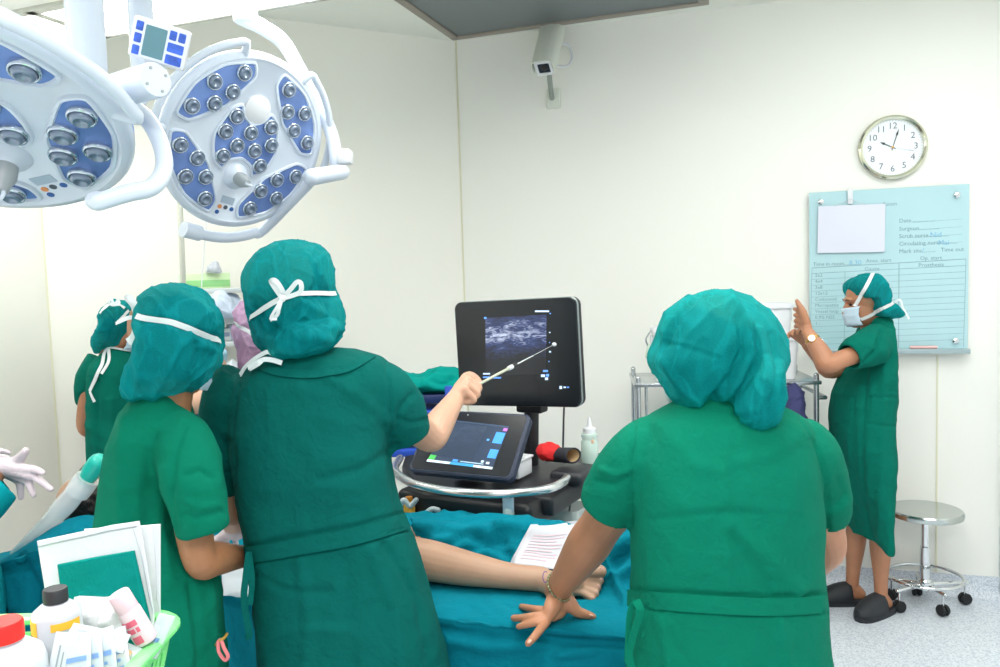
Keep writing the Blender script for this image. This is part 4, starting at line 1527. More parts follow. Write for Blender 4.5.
an, f = legs_shoes(b, r, bx.x, bx.y - 0.02, (-0.2, 1), 0.11, 0.80)
b.merge(0.0034, 2)
build(b, 'body', m_skin_t, r, angle=180)
for a in an: clog('clog', a, f, r, 0.25, m_clog)
mask_for(at, R_, 1.12, r)
for (pa, pb, rr) in ((PZ(524, 607, .819), PZ(521.3, 606.3, .8155), .0062), (PZ(517, 617.4, .8205), PZ(513.6, 617.5, .817), .0064), (PZ(531, 640, .828), PZ(528.2, 643, .8235), .006), (PZ(589, 615, .823), PZ(593, 616, .816), .0068)):
    d_ = (pb - pa).normalized()
    rt_ = d_.cross(V((0, 0, 1))).normalized()
    Rm = Matrix((d_, rt_, d_.cross(rt_))).transposed()
    build(M().ell((pa + pb) / 2 + V((0, -0.001, 0.0005)), 0.0062, rr * 0.8, 0.003, Rm, 14, 8), 'fingernail', mat('nail', '#dba690', 0.3), r)
# beaded bracelet
k = M()
ax = (el - wr).normalized()
cb_ = wr + ax * 0.022
fb = zframe(cb_, ax + V((0.25, 0, -0.1)))
for i in range(26):
    t = 2 * PI * i / 26
    k.ell(fb @ V((0.0365 * math.cos(t), 0.0365 * math.sin(t), 0)), 0.0045, 0.0045, 0.0042, None, 8, 6)
k.merge(0.0016, 1)
build(k, 'bracelet', mat('bracelet_bead', '#7d7a5c', 0.3, 0.4, var=0.6, vscale=220), r)
g = M()
torso(g, [(388, 694, 752, YR_, 0.055), (396, 682, 766, YR_, 0.068), (404, 668, 780, YR_, 0.085), (411, 656, 794, YR_, 0.10), (419, 646, 806, YR_, 0.115), (436, 636, 815, YR_, 0.13), (470, 632, 821, YR_, 0.15), (526, 631, 826, YR_, 0.155), (568, 631, 827, YR_, 0.155), (603, 630, 829, YR_, 0.155),
          (640, 627, 834, YR_, 0.16), (667, 625, 839, YR_, 0.16), (760, 620, 850, YR_, 0.165), (900, 614, 862, YR_, 0.17), (1040, 610, 870, YR_, 0.17)], 0)
sleeve(g, [(672, 440, YR_, 0.055), (651, 452, YR_ + 0.01, 0.072), (627, 476, YR_ + 0.04, 0.072), (606, 508, YR_ + 0.08, 0.060)])
sleeve(g, [(784, 442, YR_, 0.055), (803, 455, YR_, 0.070), (818, 480, YR_ + 0.02, 0.060), (828, 502, YR_ + 0.03, 0.046), (833, 521, YR_ + 0.05, 0.036)])
g.merge(0.006, 5)
g.displace(gown_noise(0.0045, 0.9, 3.0, 0.008), [
    ([(634, 420), (631, 460), (632, 525)], 1.6, -0.006), ([(800, 418), (818, 450), (826, 480), (828, 530)], 1.8, -0.005),
    ([(630, 590), (700, 594), (770, 597), (828, 594)], 1.8, -0.006), ([(630, 607), (700, 612), (770, 615), (830, 613)], 1.8, -0.006),
    ([(735, 525), (770, 560), (800, 592)], 8, 0.006), ([(730, 535), (755, 565), (770, 590)], 5, -0.005), ([(595, 482), (612, 486), (626, 478)], 2.5, -0.006), ([(600, 470), (616, 475), (630, 470)], 3, 0.005),
    ([(660, 425), (690, 460), (720, 470)], 7, 0.004), ([(800, 435), (770, 455), (740, 462)], 7, 0.004), ([(650, 520), (720, 512), (800, 516)], 3, -0.003), ([(728, 430), (727, 520), (729, 590)], 3, 0.0025),
    ([(838, 480), (846, 495), (838, 505)], 3, -0.006), ([(660, 620), (668, 667)], 6, 0.005), ([(780, 618), (788, 667)], 7, 0.006)])
sf = g.bvh()
build(g, 'gown', m_gown_g, r, angle=180)
tape = M()
ribbon([(630, 598), (700, 603), (770, 606), (829, 603)], sf, 0.032, 0.003, tape)
build(tape, 'waistband', m_gown_g, r)
k = M()
loop([(636, 600), (640, 612), (633, 635), (629, 655), (632, 670)], [1.44, 1.43, 1.43, 1.43, 1.43], 0.016, (0.3, -1, 0), k)
loop([(636, 600), (630, 612), (628, 640), (627, 662)], [1.44, 1.435, 1.43, 1.43], 0.012, (0.4, -1, 0), k)
build(k, 'waist_tie', m_gown_g, r)
c = M()
blob(c, [(717, 290), (737, 292), (755, 300), (773, 314), (783, 330), (789, 348), (790, 362), (786, 376), (772, 392), (745, 402), (719, 406), (705, 409), (690, 411), (678, 406), (669, 396), (664, 387), (659, 379), (649, 366), (648, 355), (654, 342), (659, 324), (669, 308), (687, 297), (701, 291)], YR_, 0.12, 0.14, (718, 352))
blob(c, [(760, 345), (782, 362), (786, 385), (785, 415), (777, 428), (759, 433), (744, 429), (730, 418), (727, 404), (738, 375)], YR_ - 0.085, 0.062, 0.07)
c.merge(0.0032, 8)
c.displace(cap_noise(0.0065, 3.0), [([(733, 300), (748, 325), (750, 355), (740, 380), (718, 404)], 4, 0.012), ([(740, 318), (743, 350), (732, 378), (710, 402)], 4.5, -0.010), ([(664, 338), (690, 344), (722, 355)], 2.0, 0.0015), ([(664, 343), (690, 349), (716, 358)], 2.0, -0.0015),
                                   ([(662, 360), (680, 385), (700, 404)], 3.5, 0.006), ([(715, 400), (727, 407), (735, 420)], 4, -0.010), ([(690, 298), (672, 312), (662, 330)], 3.5, 0.006), ([(700, 296), (680, 312), (666, 345)], 3, -0.006), ([(758, 330), (768, 370), (758, 410)], 4, 0.006), ([(770, 335), (778, 365), (772, 400)], 3, -0.006)])
cs = c.bvh()
build(c, 'surgical_cap', m_cap_b, r, angle=180)
h = M()
h.ell(P(710, 352, YR_ + 0.01), 0.100, 0.10, 0.098)
h.ell(P(757, 400, YR_ - 0.085), 0.042, 0.042, 0.044)
h.merge(0.008, 3)
build(h, 'hair', m_hair, r, angle=180)
k = M()
loop([(668, 389), (672, 398), (679, 404)], [YR_ + 0.03, YR_ + 0.03, YR_ + 0.04], 0.022, (-0.6, -1, 0.2), k)
build(k, 'mask_edge', m_tape, r)

# ------------------------------------------------------------------ person at the wall, in profile
YW = 3.52
bx = P(866, 600, YW)
r = root('person', 'person in profile with blue mask and wristwatch, standing by the glass board in dark clogs', 'person', (bx.x, bx.y, 0))
b = M()
hc = P(865, 302, YW - 0.02)
R_, at = head(b, hc, (-1, 0.12, -0.18), 0.92, ears=False)
limb(b, [P(868, 312, YW), P(878, 336, YW)], [0.05, 0.058])
hx = P(865, 440, YW).x
limb(b, [P(876, 348, YW), P(870, 400, YW), P(866, 440, YW), V((hx, YW, 0.84))], [0.065, 0.075, 0.075, 0.075])
sh, el, wr = P(868, 350, YW - 0.17), P(828, 364, YW - 0.20), P(808, 333, YW - 0.13)
limb(b, [sh, sh * .4 + el * .6, el, el * .7 + wr * .3, el * .3 + wr * .7, wr], [0.040, 0.038, 0.040, 0.041, 0.033, 0.026], 16)
hw = P(803, 314, YW - 0.10)
for i in range(4):
    kn = P(800 - i * 0.7, 310 + i * 5, YW - 0.10 + 0.01 * i)
    finger(b, [wr, wr * .4 + kn * .6 + V((0.01, 0, 0)), kn], [0.022, 0.017, 0.0125])
    tp = P(794.5 + i * 0.4, 309 + i * 6, YW - 0.06 + 0.01 * i)
    finger(b, [kn, kn * .4 + tp * .6 + V((-0.006, -0.012, 0)), tp], [0.0115, 0.0105, 0.008])
finger(b, [P(806, 322, YW - .12), P(803, 312, YW - .12), P(799, 305, YW - .11), P(797, 301, YW - .10)], [0.019, 0.016, 0.0125, 0.009])
sh2, el2, wr2 = P(872, 348, YW + 0.17), P(832, 370, YW + 0.12), P(808, 345, YW + 0.06)
limb(b, [sh2, el2, el2 * .5 + wr2 * .5, wr2], [0.048, 0.041, 0.036, 0.027])
hand_auto(b, wr2, V((-0.6, -0.2, 0.6)), (0.5, 0.5, 0.3), 0.9, 1, 0.5)
fcs = []
an = []
for (ax_, ay_, Ya, hy) in ((881, 588, 3.50, 3.42), (852, 578, 3.72, 3.62)):
    gz = PZ(ax_, ay_ + 10, 0.075)
    an.append(V((gz.x, gz.y, 0.085)))
leg(b, V((hx, YW - 0.05, 0.84)), V((an[0].x - 0.01, an[0].y - 0.01, 0.46)), an[0], an[0] + V((-0.85, -0.5, 0)), 0.92)
leg(b, V((hx, YW + 0.07, 0.84)), V((an[1].x + 0.02, an[1].y - 0.02, 0.46)), an[1], an[1] + V((-1, 0.0, 0)), 0.92)
b.merge(0.0036, 2)
build(b, 'body', m_skin_t, r, angle=180)
clog('clog', an[0], (-0.85, -0.5), r, 0.25, m_clog)
clog('clog', an[1], (-1, 0.0), r, 0.25, m_clog)
eyes_for(at, R_, 0.92, r)
mask_for(at, R_, 0.92, r)
g = M()
torso(g, [(317, 866, 888, YW, 0.06), (321, 861, 894, YW, 0.10), (328, 857, 897, YW, 0.155), (345, 852, 898.5, YW, 0.185), (374, 841, 898.5, YW + 0.01, 0.195), (400, 830, 898, YW + 0.02, 0.205), (430, 828, 897.5, YW + 0.03, 0.215), (459, 831, 897, YW + 0.04, 0.23), (500, 838, 893, YW + 0.05, 0.24), (537, 846, 888.5, YW + 0.06, 0.25)], 0, 2.3)
sleeve(g, [(880, 340, YW - 0.10, 0.080), (868, 347, YW - 0.15, 0.082), (858, 352, YW - 0.17, 0.074), (849, 357, YW - 0.19, 0.062)])
sleeve(g, [(880, 338, YW + 0.11, 0.07), (866, 348, YW + 0.15, 0.066), (850, 360, YW + 0.14, 0.055)])
g.merge(0.007, 4)
g.displace(gown_noise(0.008, 1.1, 4.0, 0.016), [([(881, 330), (876, 350), (862, 364)], 1.8, -0.012), ([(832, 397), (854, 397), (852, 422), (834, 424)], 1.2, -0.006), ([(870, 397), (896, 398)], 1.2, -0.006), ([(870, 397), (867, 424), (896, 427)], 1.2, -0.006),
                                                ([(866, 370), (862, 440), (866, 540)], 3, -0.010), ([(885, 350), (882, 440), (880, 540)], 3.5, 0.008), ([(848, 430), (852, 500), (856, 540)], 3, 0.008)])
build(g, 'gown', m_gown_w, r, angle=180)
c = M()
blob(c, [(844.5, 295), (844, 285), (853, 276.5), (867, 273), (881, 276), (890, 288), (893.5, 301), (900, 309), (905, 316), (894, 319), (878, 318), (868, 316.5), (863.5, 310), (857, 299.5)], YW - 0.02, 0.118, 0.118, (870, 297), e=0.55)
c.merge(0.0032, 3)
c.displace(cap_noise(0.008, 4.0), [([(893, 304), (878, 311), (866, 315)], 2.5, -0.008), ([(873, 274), (864, 290), (856, 304)], 2.2, -0.006)])
cs = c.bvh()
build(c, 'surgical_cap', m_cap, r, angle=180)
h = M()
h.ell(P(870, 296, YW - 0.02), 0.066, 0.066, 0.068)
h.merge(0.008, 2)
build(h, 'hair', m_hair, r, angle=180)
k = M()
cw_ = M()
cw_.add(c.v, c.f)
cw_.add(b.v, b.f)
cs = cw_.bvh()
ribbon([(873, 274.5), (869, 282), (862, 294), (857, 303), (855, 307)], cs, 0.015, 0.004, k)
ribbon([(861, 319), (868, 316), (877, 311), (886, 306), (892, 303)], cs, 0.015, 0.004, k)
y0 = YW - 0.06
loop([(893, 303), (900, 300), (903, 308), (907, 315), (909, 319)], [y0, y0 - .01, y0 - .01, y0, y0], 0.010, (0.2, -1, 0.2), k)
build(k, 'mask_tie', m_tape, r)
# wristwatch
wa = (el - wr).normalized()
fw = zframe(wr + wa * 0.035, wa)
m_gold = mat('watch_gold', '#cfa65e', 0.25, 0.8)
wt = build(M().lathe([(0.029, -0.006), (0.0325, -0.005), (0.0325, 0.005), (0.029, 0.006)], fw, 28, False), 'watch_strap', m_gold, r)
dn = (V((-0.35, -1, 0.1)) - wa * V((-0.35, -1, 0.1)).dot(wa)).normalized()
fd = zframe(wr + wa * 0.035 + dn * 0.032, dn)
build(M().lathe([(0.017, -0.004), (0.018, 0.0), (0.017, 0.004), (0.014, 0.005)], fd, 24), 'watch_case', m_gold, r)
build(M().lathe([(0.014, 0.005), (0.0001, 0.0056)], fd, 24), 'watch_face', mat('watch_white', '#f4f2ec', 0.3), r)

# ------------------------------------------------------------------ staff beyond the table
YB = 3.4
bx = P(118, 600, YB)
r = root('person', 'person in green gown with white cap bow, back turned, beside the cream wall', 'person', (bx.x, bx.y, 0))
b = M()
R_, at = head(b, P(118, 328, YB), (0.85, 0.45, -0.3), 0.82)
limb(b, [P(114, 338, YB), P(112, 362, YB)], [0.05, 0.055])
limb(b, [P(114, 370, YB), P(116, 450, YB), V((bx.x, YB, 0.84))], [0.075, 0.10, 0.11])
arm(b, P(93, 372, YB - 0.02), P(85, 425, YB), P(112, 445, YB + 0.2), 0.95)
arm(b, P(138, 374, YB + 0.02), P(150, 430, YB), P(185, 440, YB + 0.1), 0.95)
for wx, d in ((P(112, 445, YB + 0.2), V((0.6, 0.5, 0))), (P(185, 440, YB + 0.1), V((1, 0.1, 0)))):
    hand_auto(b, wx, d, (0, 0, 1), 0.95, 1, 0.3)
an, f = legs_shoes(b, r, bx.x, bx.y, (0.8, 0.5))
b.merge(0.0045, 2)
build(b, 'body', m_skin_t, r, angle=180)
for a in an: clog('clog', a, f, r, 0.25, m_clog)
mask_for(at, R_, 0.95, r)
g = M()
torso(g, [(347, 108, 124, YB, 0.05), (352, 101, 132, YB, 0.08), (360, 92, 140, YB, 0.11), (372, 87, 145, YB, 0.13), (400, 86, 148, YB, 0.14), (440, 85, 150, YB, 0.15), (500, 84, 154, YB, 0.16), (560, 83, 158, YB, 0.17)], 0)
sleeve(g, [(102, 360, YB, 0.06), (93, 374, YB - 0.01, 0.062), (87, 392, YB, 0.05), (86.5, 404, YB + 0.01, 0.044)])
sleeve(g, [(130, 362, YB, 0.06), (140, 378, YB, 0.06), (146, 400, YB, 0.05)])
g.merge(0.007, 4)
g.displace(gown_noise(0.008, 1.1, 5.0, 0.014), [([(98, 380), (97, 430), (100, 470)], 2.5, -0.010), ([(112, 400), (113, 470)], 3, 0.008)])
sf = g.bvh()
build(g, 'gown', m_gown_w, r, angle=180)
c = M()
blob(c, [(115, 299), (104, 305.5), (98.6, 317), (96, 335), (94.5, 350), (101, 354.5), (111, 350), (123, 342), (132, 333), (138, 318), (132, 302)], YB - 0.01, 0.125, 0.125, (115, 325))
c.merge(0.004, 3)
c.displace(cap_noise(0.012, 5.0))
cs = c.bvh()
build(c, 'surgical_cap', m_cap, r, angle=180)
h = M().ell(P(115, 324, YB), 0.06, 0.07, 0.075)
h.merge(0.008, 2)
build(h, 'hair', m_hair, r, angle=180)
k = M()
ribbon([(101, 314), (106, 307), (114, 304), (124, 308)], cs, 0.012, 0.003, k)
ribbon([(116, 323), (122, 317), (128, 310)], cs, 0.012, 0.003, k)
y0 = YB - 0.12
loop([(114, 304), (111, 299), (109, 303), (114, 305), (118, 300), (119, 304), (114, 305)], y0, 0.010, (0, -1, 0.3), k)
build(k, 'cap_tie', m_tape, r)
k = M()
ribbon([(129, 352), (118, 350), (109, 349), (105, 354), (103, 364), (98, 374), (91, 391)], sf, 0.014, 0.004, k)
ribbon([(109, 350), (109, 362), (102, 374)], sf, 0.012, 0.004, k)
ribbon([(91, 391), (95, 402)], sf, 0.011, 0.004, k)
build(k, 'mask_tie', m_tape, r)

# purple cap
YU = 2.95
bx = P(268, 600, YU)
r = root('person', 'person in lilac cap, mostly hidden behind the tall surgeon by the wire shelves', 'person', (bx.x, bx.y, 0))
b = M()
R_, at = head(b, P(262, 332, YU), (0.85, 0.35, -0.25), 0.85)
limb(b, [P(254, 345, YU), P(258, 385, YU)], [0.052, 0.058])
limb(b, [P(264, 395, YU), P(266, 470, YU), V((bx.x, YU, 0.84))], [0.08, 0.11, 0.115])
arm(b, P(248, 400, YU), P(244, 460, YU + 0.05), P(272, 470, YU - 0.15), 0.95)
arm(b, P(284, 400, YU), P(294, 460, YU), P(290, 475, YU - 0.2), 0.95)
for wx in (P(272, 470, YU - 0.15), P(290, 475, YU - 0.2)):
    hand_auto(b, wx, V((0.4, -0.8, 0)), (0, 0, 1), 0.95, 1, 0.3)
an, f = legs_shoes(b, r, bx.x, bx.y, (0.3, 0.5))
b.merge(0.0045, 2)
build(b, 'body', m_skin_t, r, angle=180)
for a in an: clog('clog', a, f, r, 0.25, m_clog)
mask_for(at, R_, 0.95, r)
g = M()
torso(g, [(374, 252, 268, YU, 0.05), (380, 247, 278, YU, 0.08), (390, 242, 290, YU, 0.11), (405, 239, 296, YU, 0.13), (450, 238, 298, YU, 0.15), (520, 236, 302, YU, 0.16), (640, 232, 306, YU, 0.17)], 0)
g.merge(0.007, 4)
g.displace(gown_noise(0.008, 1.1, 6.0, 0.014))
build(g, 'gown', m_gown_blue, r, angle=180)
c = M()
blob(c, [(258, 299), (246, 300), (237, 304), (232.5, 315), (231.5, 337), (236, 348), (238, 360), (240.5, 372), (247, 378), (258, 374), (268, 352), (276, 330), (270, 305)], YU - 0.01, 0.115, 0.115, (254, 334))
c.merge(0.004, 3)
c.displace(cap_noise(0.010, 6.0), [([(232, 323), (242, 328), (252, 334)], 3, -0.010)])
cs = c.bvh()
build(c, 'surgical_cap', m_cap_p, r, angle=180)
h = M().ell(P(260, 326, YU), 0.068, 0.08, 0.08)
h.merge(0.008, 2)
build(h, 'hair', m_hair, r, angle=180)
k = M()
ribbon([(235, 322), (240, 326), (247, 331), (254, 335)], cs, 0.014, 0.003, k)
build(k, 'mask_tie', m_tape, r)

# light blue gown, hidden behind the rounded cap
YD = 2.75
bx = P(186, 600, YD)
r = root('person', 'person in light blue gown with bare forearm out, hidden behind the rounded teal cap', 'person', (bx.x, bx.y, 0))
b = M()
R_, at = head(b, P(180, 340, YD), (0.6, 0.6, -0.5), 0.92)
limb(b, [P(184, 350, YD), P(190, 380, YD)], [0.05, 0.055])
limb(b, [P(188, 385, YD), P(184, 450, YD), V((bx.x, YD, 0.84))], [0.075, 0.10, 0.11])
arm(b, P(212, 368, YD - 0.05), P(190, 402, YD - 0.22), P(221, 400, YD - 0.38), 1.0)
wx = P(221, 400, YD - 0.38)
hand_auto(b, wx, V((1, -0.3, -0.05)), (0, -0.4, 1), 0.95, 1, 0.3)
arm(b, P(164, 385, YD), P(158, 440, YD), P(180, 455, YD - 0.2), 0.95)
hand_auto(b, P(180, 455, YD - 0.2), V((1, -0.3, -0.05)), (0, -0.4, 1), 0.95, -1, 0.3)
an, f = legs_shoes(b, r, bx.x, bx.y, (0.5, -0.3))
b.merge(0.0045, 2)
build(b, 'body', m_skin_l, r, angle=180)
for a in an: clog('clog', a, f, r, 0.25, m_clog)
g = M()
torso(g, [(346, 178, 214, YD, 0.05), (350, 172, 225, YD, 0.08), (358, 166, 227, YD, 0.11), (370, 162, 224, YD, 0.13), (385, 160, 212, YD, 0.14), (400, 158, 203, YD, 0.14), (450, 156, 204, YD, 0.15), (540, 152, 212, YD, 0.17), (640, 150, 216, YD, 0.17)], 0)
g.merge(0.007, 4)
g.displace(gown_noise(0.008, 1.1, 7.0, 0.014))
build(g, 'gown', m_gown_blue, r, angle=180)
c = M().ell(P(180, 332, YD), 0.10, 0.105, 0.11)
c.displace(cap_noise(0.010, 7.0))
build(c, 'surgical_cap', m_cap, r, angle=180)

# ------------------------------------------------------------------ gloved hands reaching in at the left edge
YE = 2.2
bx = P(-110, 600, YE)
r = root('person', 'person at the left picture edge, only a spread gloved hand and teal sleeve showing', 'person', (bx.x, bx.y, 0))
b = M()
R_, at = head(b, P(-85, 330, YE), (1, 0.1, -0.3), 0.98)
limb(b, [P(-92, 350, YE), P(-98, 392, YE)], [0.052, 0.058])
limb(b, [P(-100, 405, YE), P(-105, 480, YE), V((bx.x, YE, 0.84))], [0.085, 0.115, 0.115])
arm(b, P(-85, 410, YE - 0.15), P(-55, 520, YE - 0.12), P(2, 468, YE - 0.02), 0.95)
arm(b, P(-85, 410, YE + 0.15), P(-66, 505, YE + 0.14), P(-42, 466, YE + 0.06), 0.95)
an, f = legs_shoes(b, r, bx.x, bx.y, (1, 0.1))
b.merge(0.0045, 2)
build(b, 'body', m_skin_t, r, angle=180)
for a in an: clog('clog', a, f, r, 0.25, m_clog)
g = M()
wr = P(2, 467, YE - 0.02)
pm = P(20, 470, YE)
kn = [(34, 470, -0.02), (34.5, 477, -0.02), (28, 481, -0.01), (20, 481, 0.0)]
tp = [(43, 473, -0.05), (51, 489, -0.04), (33.5, 495, -0.02), (21, 497.5, 0.0)]
for (kx, ky, ko), (tx, ty, to_) in zip(kn, tp):
    kk, tt = P(kx, ky, YE + ko), P(tx, ty, YE + to_)
    finger(g, [wr, wr * .45 + kk * .55, kk], [0.025, 0.017, 0.0125])
    finger(g, [kk, kk * .55 + tt * .45 + V((0.002, -0.004, 0.003)), tt], [0.0115, 0.0100, 0.0078])
finger(g, [P(8, 466, YE), P(16, 462, YE - .01), P(21, 457, YE - .02), P(25.5, 451, YE - .03)], [0.022, 0.018, 0.0135, 0.0105])
finger(g, [P(-14, 476, YE - .04), wr], [0.031, 0.027])
wr2 = P(-42, 466, YE + .06)
hand_auto(g, wr2, P(2, 455, YE + 0.04) - wr2, (0, -0.6, 0.8), 0.9, 1, 0.25)
finger(g, [P(-56, 476, YE + .09), wr2], [0.031, 0.027])
g.merge(0.003, 2)
build(g, 'surgical_gloves', m_glove, r, angle=180, label='pale latex gloves')
g = M()
torso(g, [(386, -112, -84, YE, 0.06), (394, -135, -62, YE, 0.10), (410, -145, -52, YE, 0.14), (440, -148, -46, YE, 0.17), (500, -150, -30, YE, 0.18), (550, -152, -5, YE, 0.19), (600, -154, 5, YE, 0.2), (700, -158, 12, YE, 0.2), (800, -160, 16, YE, 0.2)], 0)
sleeve(g, [(-85, 420, YE - 0.1, 0.08), (-70, 470, YE - 0.13, 0.08), (-50, 508, YE - 0.12, 0.085), (-22, 500, YE - 0.09, 0.075), (6, 483, YE - 0.05, 0.052)])
sleeve(g, [(-85, 420, YE + 0.1, 0.08), (-68, 460, YE + 0.13, 0.08), (-66, 500, YE + 0.14, 0.075), (-52, 482, YE + 0.09, 0.055)])
g.merge(0.007, 4)
g.displace(gown_noise(0.006, 1.1, 8.0, 0.012))
build(g, 'gown', m_gown_t, r, angle=180)
c = M().ell(P(-88, 322, YE), 0.105, 0.11, 0.115)
c.displace(cap_noise(0.010, 8.0))
build(c, 'surgical_cap', m_cap, r, angle=180)

# ------------------------------------------------------------------ operating table, drape, patient
E0 = V((0.2783, 1.827, 0))
BU = V((0.957, -0.29, 0)).normalized()
BV = V((0.29, 0.957, 0)).normalized()
ZB = 0.80
def B(u, v, z): return E0 + BU * u + BV * v + V((0, 0, z))
U0, U1, WV = -2.05, 0.20, 0.56
bc_ = B((U0 + U1) / 2, WV / 2, 0)
r = root('operating_table', 'operating table under the long teal drape, with steel column', 'operating table', bc_)
fbm_ = lambda u, v, z: frame(B(u, v, z), BU, BV)
build(M().rbox((0, 0, 0), (U1 - U0 - 0.06, WV - 0.06, 0.07), fbm_((U0 + U1) / 2, WV / 2, 0.745), 0.02), 'mattress', m_black, r)
build(M().rbox((0, 0, 0), (U1 - U0 - 0.10, WV - 0.10, 0.05), fbm_((U0 + U1) / 2, WV / 2, 0.683), 0.006), 'table_frame', m_steel, r)
build(M().rbox((0, 0, 0), (0.34, 0.26, 0.62), fbm_(-1.0, WV / 2, 0.37), 0.03), 'column', m_steel, r)
build(M().rbox((0, 0, 0), (1.0, 0.46, 0.09), fbm_(-1.0, WV / 2, 0.045), 0.03), 'base', m_whitepl, r)

def g2(x, s): return math.exp(-(x / s) ** 2)
def sst(a, b, x):
    t = min(1, max(0, (x - a) / (b - a)))
    return t * t * (3 - 2 * t)
def top_h(u, v):
    z = 0.004
    # the covered leg and the body
    cl = 0.40 - 0.03 * (u + 0.6)
    leg_h = 0.105 * g2(v - cl, 0.12) * sst(0.17, 0.02, u) * sst(-1.15, -0.75, u)
    feet = 0.06 * g2(u + 0.0, 0.10) * g2(v - 0.40, 0.10)
    body_h = 0.20 * g2(v - 0.30, 0.17) * sst(-0.55, -0.85, u) * sst(-1.62, -1.35, u)
    arm_h = 0.155 * sst(-2.04, -1.66, u) * sst(-0.95, -1.35, u) * g2(v - 0.10, 0.14)
    z += max(leg_h + feet, body_h, arm_h)
    # loose cloth beside the bare leg
    st = sst(0.25, 0.30, v) * sst(-0.9, -0.6, u)
    z += 0.028 * st * sst(0.18, 0.0, u)
    z += 0.03 * sst(0.0, 0.12, u) * sst(0.02, 0.2, v) * sst(0.2, 0.15, u)
    o = V((1.7, 4.2, 0.3))
    p = V((u + 0.10 * fbm(V((u, v, 0)), 4, o=o), v + 0.05 * fbm(V((u, v, 1)), 4, o=o), 0))
    k = 0.35 + 0.65 * sst(0.22, 0.3, v)
    z += 0.016 * k * (ridge(p, 7, (0.7, 1.6, 1), o) - 0.4) + 0.009 * k * (ridge(p, 15, (1, 1, 1), o * 2) - 0.4)
    return z
def drape_pt(i, j):
    """i along the table, j across: near skirt, top, far skirt"""
    u = U0 - 0.01 + (U1 - U0 + 0.02) * i
    SK, TOPW = 0.42, WV
    tot = SK + TOPW + 0.30
    s_ = j * tot
    o = V((9.1, 2.2, 5.5))
    if s_ < SK:
        dn = (SK - s_)
        z = ZB + top_h(u, 0) - dn
        fl = 0.010 + 0.05 * (dn / SK) * (0.5 + 0.8 * fbm(V((u, 0, 0)), 5.0, o=o)) + 0.016 * sst(0, 0.1, dn) * fbm(V((u, dn, 0)), 9, (1, 0.6, 1), o)
        fl -= 0.012 * g2(dn - 0.035, 0.012)
        return B(u, -fl, z)
    if s_ < SK + TOPW:
        v = s_ - SK
        return B(u, v, ZB + top_h(u, v) - 0.012 * g2(v, 0.02) - 0.012 * g2(v - TOPW, 0.02))
    dn = s_ - SK - TOPW
    return B(u, WV + 0.012 + 0.04 * dn * (1 + fbm(V((u, 3, 0)), 6, o=o)), ZB + top_h(u, WV) - dn)
k = M()
k.grid(drape_pt, 430, 230)
_c, _nn = k.arrays()
if _nn[:, 2].sum() < 0: k.f = [tuple(reversed(f)) for f in k.f]
k.displace(None, [(ln_, wd_ * 1.35, am_ * 1.8) for ln_, wd_, am_ in (
    ([(411, 525), (445, 528), (472, 533), (487, 531), (527, 522)], 4, 0.010), ([(412, 533), (440, 548), (466, 537), (503, 542)], 3, -0.012), ([(430, 543), (455, 540), (480, 534)], 4, 0.010),
    ([(457, 555), (487, 544), (509, 555), (512, 567)], 3, -0.012), ([(470, 557), (490, 550), (505, 562)], 3.5, 0.010), ([(609, 566), (616, 584), (625, 602)], 3.0, 0.012),
    ([(606, 558), (615, 550), (629, 539)], 3.5, 0.012), ([(610, 570), (618, 562), (630, 552)], 3.5, -0.010), ([(610, 580), (620, 575), (631, 568)], 4, 0.010), ([(500, 527), (520, 530), (560, 527)], 4, 0.008),
    ([(440, 605), (500, 600), (540, 604)], 6, 0.004), ([(460, 622), (520, 634), (560, 640), (628, 644)], 2.5, -0.006), ([(450, 640), (490, 648), (540, 643)], 5, 0.006), ([(560, 655), (600, 648), (630, 652)], 4, 0.006),
    ([(20, 560), (35, 590), (30, 620)], 5, -0.010), ([(50, 548), (58, 575), (50, 610)], 4, 0.010), ([(5, 575), (12, 605)], 4, 0.008))])
o = build(k, 'surgical_drape', m_drape, None, angle=180, label='large teal surgical drape covering the operating table and hanging down its side', cat='surgical drape')
sd = o.modifiers.new('thick', 'SOLIDIFY'); sd.thickness = 0.003
dr = k.bvh()

# patient
hp = P(86, 499, 2.57)
r = root('person', 'patient lying under the teal drape with one bare leg and dark curly hair showing', 'person', B(-0.9, 0.28, 0.78))
b = M()
R_, at = head(b, hp, (0.25, 0.25, 1), 0.85, -BU)
limb(b, [hp + V((0.05, -0.02, -0.05)), B(-1.50, 0.28, 0.88)], [0.055, 0.06])
limb(b, [B(-1.45, 0.28, 0.89), B(-1.15, 0.28, 0.89), B(-0.85, 0.28, 0.885), B(-0.75, 0.28, 0.88)], [0.09, 0.10, 0.095, 0.09])
limb(b, [B(-1.45, 0.15, 0.89), B(-1.45, 0.41, 0.89)], [0.055, 0.055])
arm(b, B(-1.44, 0.12, 0.88), B(-1.18, 0.09, 0.865), B(-0.95, 0.13, 0.86), 0.85)
arm(b, B(-1.44, 0.43, 0.88), B(-1.18, 0.47, 0.865), B(-0.95, 0.45, 0.86), 0.85)
for v in (0.13, 0.45):
    hand_auto(b, B(-0.95, v, 0.86), BU, (0, 0, 1), 0.9, 1 if v < 0.3 else -1, 0.25)
kn_ = PZ(405, 556, 0.872)
an_ = PZ(541, 579, 0.845)
limb(b, [B(-0.80, 0.22, 0.87), B(-0.80, 0.22, 0.87) * .5 + kn_ * .5, kn_, PZ(432, 561, 0.868), PZ(470, 569, .860), PZ(510, 576, .850), an_], [0.070, 0.062, 0.057, 0.056, 0.046, 0.0345, 0.033], 20)
heel = PZ(555, 586, 0.836)
limb(b, [an_, heel], [0.032, 0.031])
